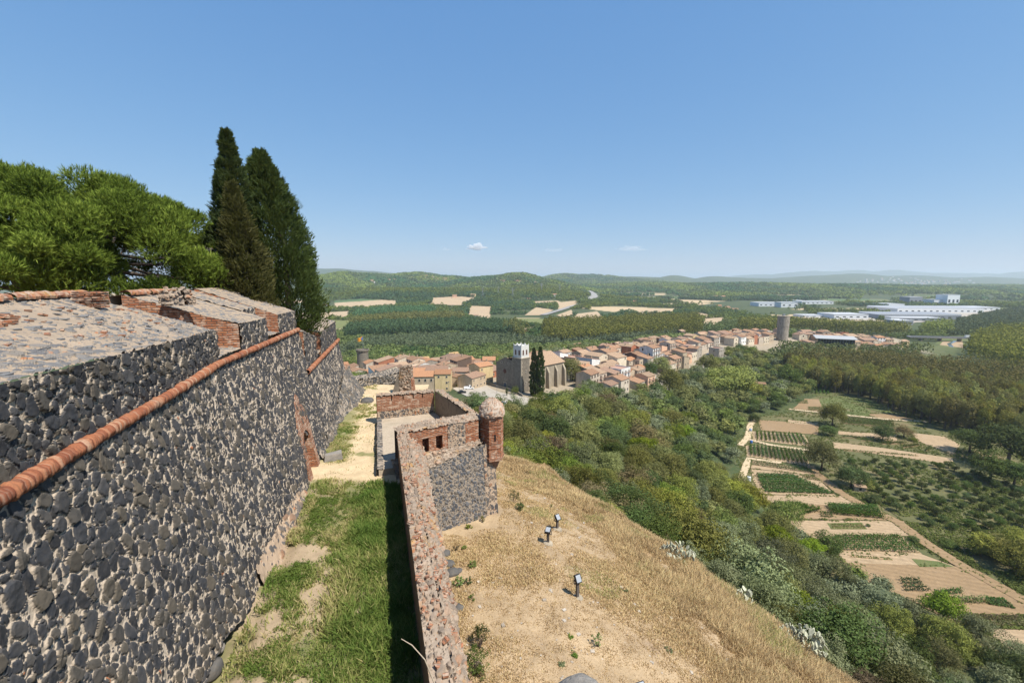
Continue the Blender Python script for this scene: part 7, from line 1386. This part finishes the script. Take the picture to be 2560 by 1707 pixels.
for (f, x, y, s, wl, rf, lb) in ((Q1,60,510,1.5,'white','terracotta','white farmhouse with a terracotta roof at the edge of the dark cypress'), (Q1,1320,410,1.4,'peach','terracotta','peach farmhouse in the bright stubble field'), (Q1,1500,405,1.6,'ochre yellow','tan tiled','yellowish farm building at the end of the stubble field'), (Q1,1700,375,1.0,'white','terracotta','tiny white chapel on a clearing in the woods'), (Q1,2300,400,1.5,'white','orange','white villa with pale front among the far woods'), (Q1,2000,775,.9,'brick red','orange','red roofed hut behind the church among poplars'), (Q1,1530,605,1.0,'cream','tan tiled','cream hut at the foot of the striped orchard'), (Q1,620,955,.6,'tan','tan tiled','small shed in the green gardens beyond the roofs'),
    (Q2,525,362,1.4,'white','terracotta','white house on the slope above the bare earth bank'), (Q2,285,398,1.2,'peach','orange','orange roofed hut at the corner of the bare field'), (Q2,1100,308,1.2,'cream','terracotta','cream house on the wooded rise by the highway'), (Q2,1320,425,1.3,'peach','orange','peach farmhouse in the middle of the plain'), (Q2,1580,300,1.5,'brick red','orange','tiny red house on the plain'), (Q2,2110,378,1.7,'white','terracotta','white farm on the plain, nearer its pale track'), (Q2,2180,380,1.7,'white','orange','white farm next door on the plain'), (Q2,2140,475,1.4,'peach','orange','row house with orange roof beyond the plane rows'), (Q2,2220,490,1.4,'peach','terracotta','second row house beyond the plane rows'), (Q2,2300,512,1.4,'cream','terracotta','third row house beyond the plane rows')):
    p = hit(*f(x, y))
    if p is not None: far_house(p, s, g.uniform(-.3, .3), wl, rf, lb, None)
# pylons
def pylon(u, v, h, label):
    p = hit(u, v); mb = MB(); b = 3.2
    for sx in (-1, 1):
        for sy in (-1, 1): mb.tube([(sx*b, sy*b, 0), (sx*.5, sy*.5, h*.75), (0, 0, h)], .25, 4)
    for z, w in ((h*.68, 6), (h*.8, 7.5), (h*.92, 5)): mb.box(-w, w, -.3, .3, z, z+.5)
    for q in range(5): z = h * q / 7; s = b * (1 - q / 8); mb.tube([(-s, -s, z), (s, -s, z + h / 7)], .15, 4); mb.tube([(s, -s, z), (-s, -s, z + h / 7)], .15, 4)
    o = mb.build('pylon', M['works_grey']); o.location = p; tag(o, label, 'pylon', 'pylons of the far power line')
pylon(*Q1(1595,405), 36, 'biggest steel pylon, by the bright stubble field'); pylon(*Q1(1748,390), 34, 'steel pylon beside the tiny white chapel'); pylon(*Q1(1888,405), 34, 'steel pylon past the chapel'); pylon(*Q1(2172,352), 34, 'steel pylon on the far wooded rise'); pylon(*Q2(125,365), 34, 'steel pylon above the striped bank'); pylon(*Q2(408,310), 36, 'steel pylon on the slope left of the highway'); pylon(*Q2(585,320), 36, 'steel pylon nearest the highway'); pylon(*Q2(900,255), 40, 'faint steel pylon on the skyline ridge')
# plantations beyond the town, each one mass
far_plane = leafmat('leaves_far_plane', (.10, .118, .026), (.255, .26, .066), .1, sc=.12); far_dark = leafmat('leaves_far_dark', (.032, .070, .026), (.11, .18, .068), .1, sc=.12); far_mix = leafmat('leaves_far_mixed', (.045, .068, .022), (.18, .205, .068), .1, sc=.03); far_light = leafmat('leaves_far_light', (.075, .10, .024), (.24, .26, .075), .1, sc=.05); far_grey = leafmat('leaves_far_grey', (.055, .085, .04), (.17, .20, .10), .1, sc=.06)
for nm, poly, st, rad, h, mt in (('plane_wood', [(1248,790),(1300,798),(1400,790),(1520,778),(1610,768),(1612,745),(1250,752)], 7.5, 4.4, 20, far_plane), ('plane_wood', [(1420,746),(1610,742),(1600,735),(1440,737)], 9, 5, 18, far_plane), ('plane_wood', [(1690,764),(1780,770),(1830,762),(1950,770),(2080,775),(2090,768),(1830,752),(1700,752)], 7.5, 4.4, 20, far_plane),
    ('poplar_wood', [(790,782),(1000,770),(1200,778),(1195,758),(1100,748),(880,755),(800,765)], 6, 3.2, 18, far_dark), ('plane_wood', [(800,750),(1060,738),(1070,728),(900,732),(810,742)], 8, 4.4, 16, far_plane), ('poplar_wood', [(810,735),(990,725),(1000,715),(880,718),(820,728)], 8, 4, 18, far_dark), ('plane_wood', [(1150,770),(1200,785),(1210,770),(1180,757)], 8, 5, 22, far_plane),
    ('riverside_wood', [(780,812),(900,802),(1000,808),(1100,805),(1200,796),(1245,796),(1225,782),(1100,775),(980,776),(830,785)], 8, 4.6, 10, far_grey), ('riverside_wood', [(1200,800),(1300,800),(1420,792),(1500,780),(1560,775),(1540,768),(1400,778),(1260,788)], 7, 3.8, 12, far_grey), ('plane_wood', [(2110,778),(2180,772),(2190,762),(2120,764)], 9, 5.5, 22, far_plane), ('plane_wood', [(2220,822),(2300,850),(2420,870),(2560,880),(2560,790),(2400,770),(2290,768),(2235,790)], 8.5, 5, 19, far_plane),
    ('riverside_wood', [(2170,774),(2200,738),(2290,718),(2352,708),(2440,728),(2290,768)], 10, 5.5, 8, far_grey), ('riverside_wood', [(1790,845),(1960,835),(2100,830),(2130,812),(2090,806),(2010,812),(1900,806),(1800,800),(1760,830)], 9, 5.2, 11, far_mix), ('riverside_wood', [(1620,770),(1690,762),(1690,752),(1620,758)], 9, 5, 14, far_mix), ('riverside_wood', [(2130,862),(2200,866),(2352,885),(2352,868),(2210,845),(2150,842)], 8, 4.5, 9, far_grey)):
    Gp, Zp = plantation(poly, st, rad, h, None, None, 0); 
    k = np.array([not near_line(x, y, 3) and min(((x - a) ** 2 + (y - b) ** 2 for a, b, c in HOUSES), default=9e9) > 100 for x, y in Gp]) if len(Gp) else np.zeros(0, bool)
    if len(Gp): Gp, Zp = Gp[k], Zp[k]
    dist = np.hypot(Gp[:, 0], Gp[:, 1]).mean() if len(Gp) else 500; mass(nm, Gp, Zp, rad, h, mt, int(np.clip(60000 / dist, 40, 150)), .55 + dist / 1400, len(TREES) + len(Gp))
# scattered woods over the plain and the hills
def far_forest():
    g = np.random.default_rng(12); n = 104000; a = g.uniform(-.42, 1.15, n); r = 420 * (13 ** g.uniform(0, 1, n) ** .9); x = r * np.sin(a); y = r * np.cos(a); z = ground(x, y); f = fbm(x / 170, y / 170, 91, 4); u = 1280 + FOC * (x / y)
    hill = sstep(-78, -60, z) * (y > 900); dens = np.maximum(hill, sstep(.49, .57, f)); f1, f2, rid = voro(x / 260, y / 190, 21); fld = ((rid > .72) & (f2 - f1 > .07)) & (z < -70) & (r > 800)
    k = (g.uniform(0, 1, n) < dens) & ~fld & (ridge_d(x, y) > 52) & (z > -86) & (u > 740) & ~((r < 620) & (x > 100) & (y < 560))
    for poly in EXCL: 
        px = [p[0] for p in poly]; py = [p[1] for p in poly]; m = k & (x > min(px)) & (x < max(px)) & (y > min(py)) & (y < max(py))
        if m.any(): ii = np.nonzero(m)[0]; k[ii[inside(x[ii], y[ii], poly)]] = False
    for P, w in LINES:
        if P[:, 1].mean() > 600:
            for q in P: k &= np.hypot(x - q[0], y - q[1]) > w * .5 + 12
    x, y, z, r = x[k], y[k], z[k], r[k]; print('far trees', len(x))
    s = np.clip(r / 260, 4.2, 14) ; o = None
    for lo, hi, per in ((0, 1000, 70), (1000, 2200, 36), (2200, 9000, 18)):
        m = (r >= lo) & (r < hi)
        f2 = fbm(x / 230, y / 260, 95, 3) + g.normal(size=len(x)) * .03
        for nm, sel, mt in (('far_forest', (f2 > .42) & (f2 < .57), far_mix), ('far_forest', f2 <= .42, far_dark), ('far_forest', f2 >= .57, far_light)):
            q = m & sel
            G = np.column_stack([x[q], y[q]]); 
            if len(G): mass2(nm, G, z[q], s[q], mt, per)
def mass2(name, G, Zg, s, mat, per, lk=1.9):
    g = np.random.default_rng(len(G)); n = len(G); r = s * g.uniform(.7, 1.25, n); h = np.minimum(r * 1.7, 13) * g.uniform(.8, 1.2, n); c = np.column_stack([G, Zg + h * .5]); d = rdirs(n * per, g, .35); p = np.repeat(c, per, 0) + d * np.column_stack([np.repeat(r, per)] * 2 + [np.repeat(h * .5, per)]) * g.uniform(.7, 1.05, (n * per, 1))
    nn = d + .5 * g.normal(size=d.shape); nn /= np.linalg.norm(nn, axis=1, keepdims=True); a = np.cross(nn, g.normal(size=d.shape)); a /= np.linalg.norm(a, axis=1, keepdims=True); b = np.cross(nn, a); q = (np.repeat(r, per) * (lk / math.sqrt(per)) * g.uniform(.7, 1.2, n * per))[:, None]
    V = np.stack([p - a * q, p - b * q * .7, p + a * q, p + b * q * .7], 1).reshape(-1, 3); o = link(name, mesh_np(name, V, np.arange(len(V)).reshape(-1, 4), [mat])); o['kind'] = 'stuff'
far_forest()
def rest_wood():
    """the smaller or hidden trees of the hillside, one mass of the same leafy crowns"""
    mats = ['oak', 'dark', 'grey', 'light', 'yellow', 'scrub', 'pine']; temp = []
    for k in range(4):
        me = crown_mesh('tmp', LM['oak'], 60 + k, clumps=44, per=18, rc=.28, leaf=.078); v = np.empty(len(me.vertices) * 3, np.float32); me.vertices.foreach_get('co', v); temp.append(v.reshape(-1, 3)); bpy.data.meshes.remove(me)
    Vs = []; mi = []
    for i, t in enumerate(REST):
        v = temp[i % 4]; a = i * 2.4; c, s_ = math.cos(a), math.sin(a); r = t[3]; Vs.append(np.column_stack([t[0] + r * (v[:, 0] * c - v[:, 1] * s_), t[1] + r * (v[:, 0] * s_ + v[:, 1] * c), t[2] + r * (.8 + .95 * v[:, 2])])); mi.append(np.full(len(v) // 4, mats.index(t[4]) if t[4] in mats else 0))
    V = np.concatenate(Vs); o = link('hillside_wood', mesh_np('hillside_wood', V, np.arange(len(V)).reshape(-1, 4), [LM[{'pine': 'pineleaf'}.get(m, m)] for m in mats], mi=np.concatenate(mi))); o['kind'] = 'stuff'
if REST: rest_wood()
gx = np.random.default_rng(31); X = gx.uniform(110, 620, 2600); Y = gx.uniform(-40, 420, 2600); k = (X / np.maximum(Y * .99 + 85 * .136, 1) > 1.19) & (X > 1.2 * Y + 14) & (fbm(X / 40, Y / 40, 17, 3) > .44)
mass2('riverside_wood', np.column_stack([X[k], Y[k]]), np.full(k.sum(), -85.0), np.full(k.sum(), 4.6), far_mix, 120)
# ------------------------------------------------------------------ a few small clouds, far outside the haze
def cloud(u, v, w, h, seed, dens):
    """a small puff of vapour: a lumpy flat-bottomed body filled with thin white mist"""
    import bmesh
    m = bpy.data.materials.new('cloud_vapour'); m.use_nodes = True; t = m.node_tree; t.nodes.remove(t.nodes['Principled BSDF']); q = t.nodes.new('ShaderNodeVolumePrincipled'); q.inputs['Density'].default_value = dens; q.inputs['Color'].default_value = (1, 1, 1, 1); q.inputs['Anisotropy'].default_value = 0.0
    t.links.new(q.outputs[0], t.nodes['Material Output'].inputs['Volume'])
    D = 30000; p = at_y(u, v, D); sx = w / FOC * D / 2; sz = h / FOC * D / 2; bb = bmesh.new(); bmesh.ops.create_icosphere(bb, subdivisions=4, radius=1.0)
    for vt in bb.verts:
        n = vt.co.copy(); k = 1 + .30 * math.sin(n.x * 5 + seed) * math.cos(n.z * 4 + seed * 2) + .16 * math.sin(n.x * 11 + seed * 3 + n.z * 7) + .08 * math.sin(n.x * 23 + n.y * 9 + seed); z = n.z * k; k2 = k * (1 - .12 * math.sin(n.x * 3 + seed))
        vt.co = Vector((n.x * k2 * sx, n.y * k * sx * .6, (z if z > 0 else z * .45) * sz * (1 - .45 * n.x * n.x)))
    me = bpy.data.meshes.new('cloud'); bb.to_mesh(me); bb.free(); me.materials.append(m); o = link('cloud', me); o.location = p; o['kind'] = 'stuff'
cloud(1187, 620, 42, 22, 3, .0045); cloud(1578, 623, 74, 18, 4, .00050); cloud(1385, 627, 52, 12, 5, .00035); cloud(1117, 624, 24, 9, 6, .0008)
# ------------------------------------------------------------------ air
mb = MB(); mb.box(-27000, 27000, -3000, 27000, -95, 240); hz = mb.build('haze', []); hz['kind'] = 'stuff'
hm = bpy.data.materials.new('haze'); hm.use_nodes = True; ht = hm.node_tree; ht.nodes.remove(ht.nodes['Principled BSDF']); pv = ht.nodes.new('ShaderNodeVolumePrincipled'); pv.inputs['Density'].default_value = 8e-5; pv.inputs['Color'].default_value = (.80, .90, 1, 1); pv.inputs['Anisotropy'].default_value = .25
ht.links.new(pv.outputs[0], ht.nodes['Material Output'].inputs['Volume']); hz.data.materials.clear(); hz.data.materials.append(hm)
# ------------------------------------------------------------------ labels that fall together get their place in the row
SHARED = {'plane_tree', 'fruit_tree', 'far_house'}
def settle_labels():
    by = {}
    for o in scene.objects:
        if o.parent is None and o.get('label') and o.name.split('.')[0] not in ('fruit_tree',) and not (o.get('group') or '').startswith(('plane trees of', 'houses of the far', 'houses of the hazy')): by.setdefault(o['label'], []).append(o)
    for lab, v in by.items():
        if len(v) < 2: continue
        if len(v) > 9: print('MANY', len(v), lab)
        v.sort(key=lambda o: pix(o.location)[0])
        if len(v) > len(ORD): print('MANY', len(v), lab)
        for i, o in enumerate(v): o['label'] = f"{ORD[min(i, len(ORD)-1)]} from the left, {lab}" if len(lab.split()) <= 12 else f"{ORD[min(i, len(ORD)-1)]} {lab}"
settle_labels()
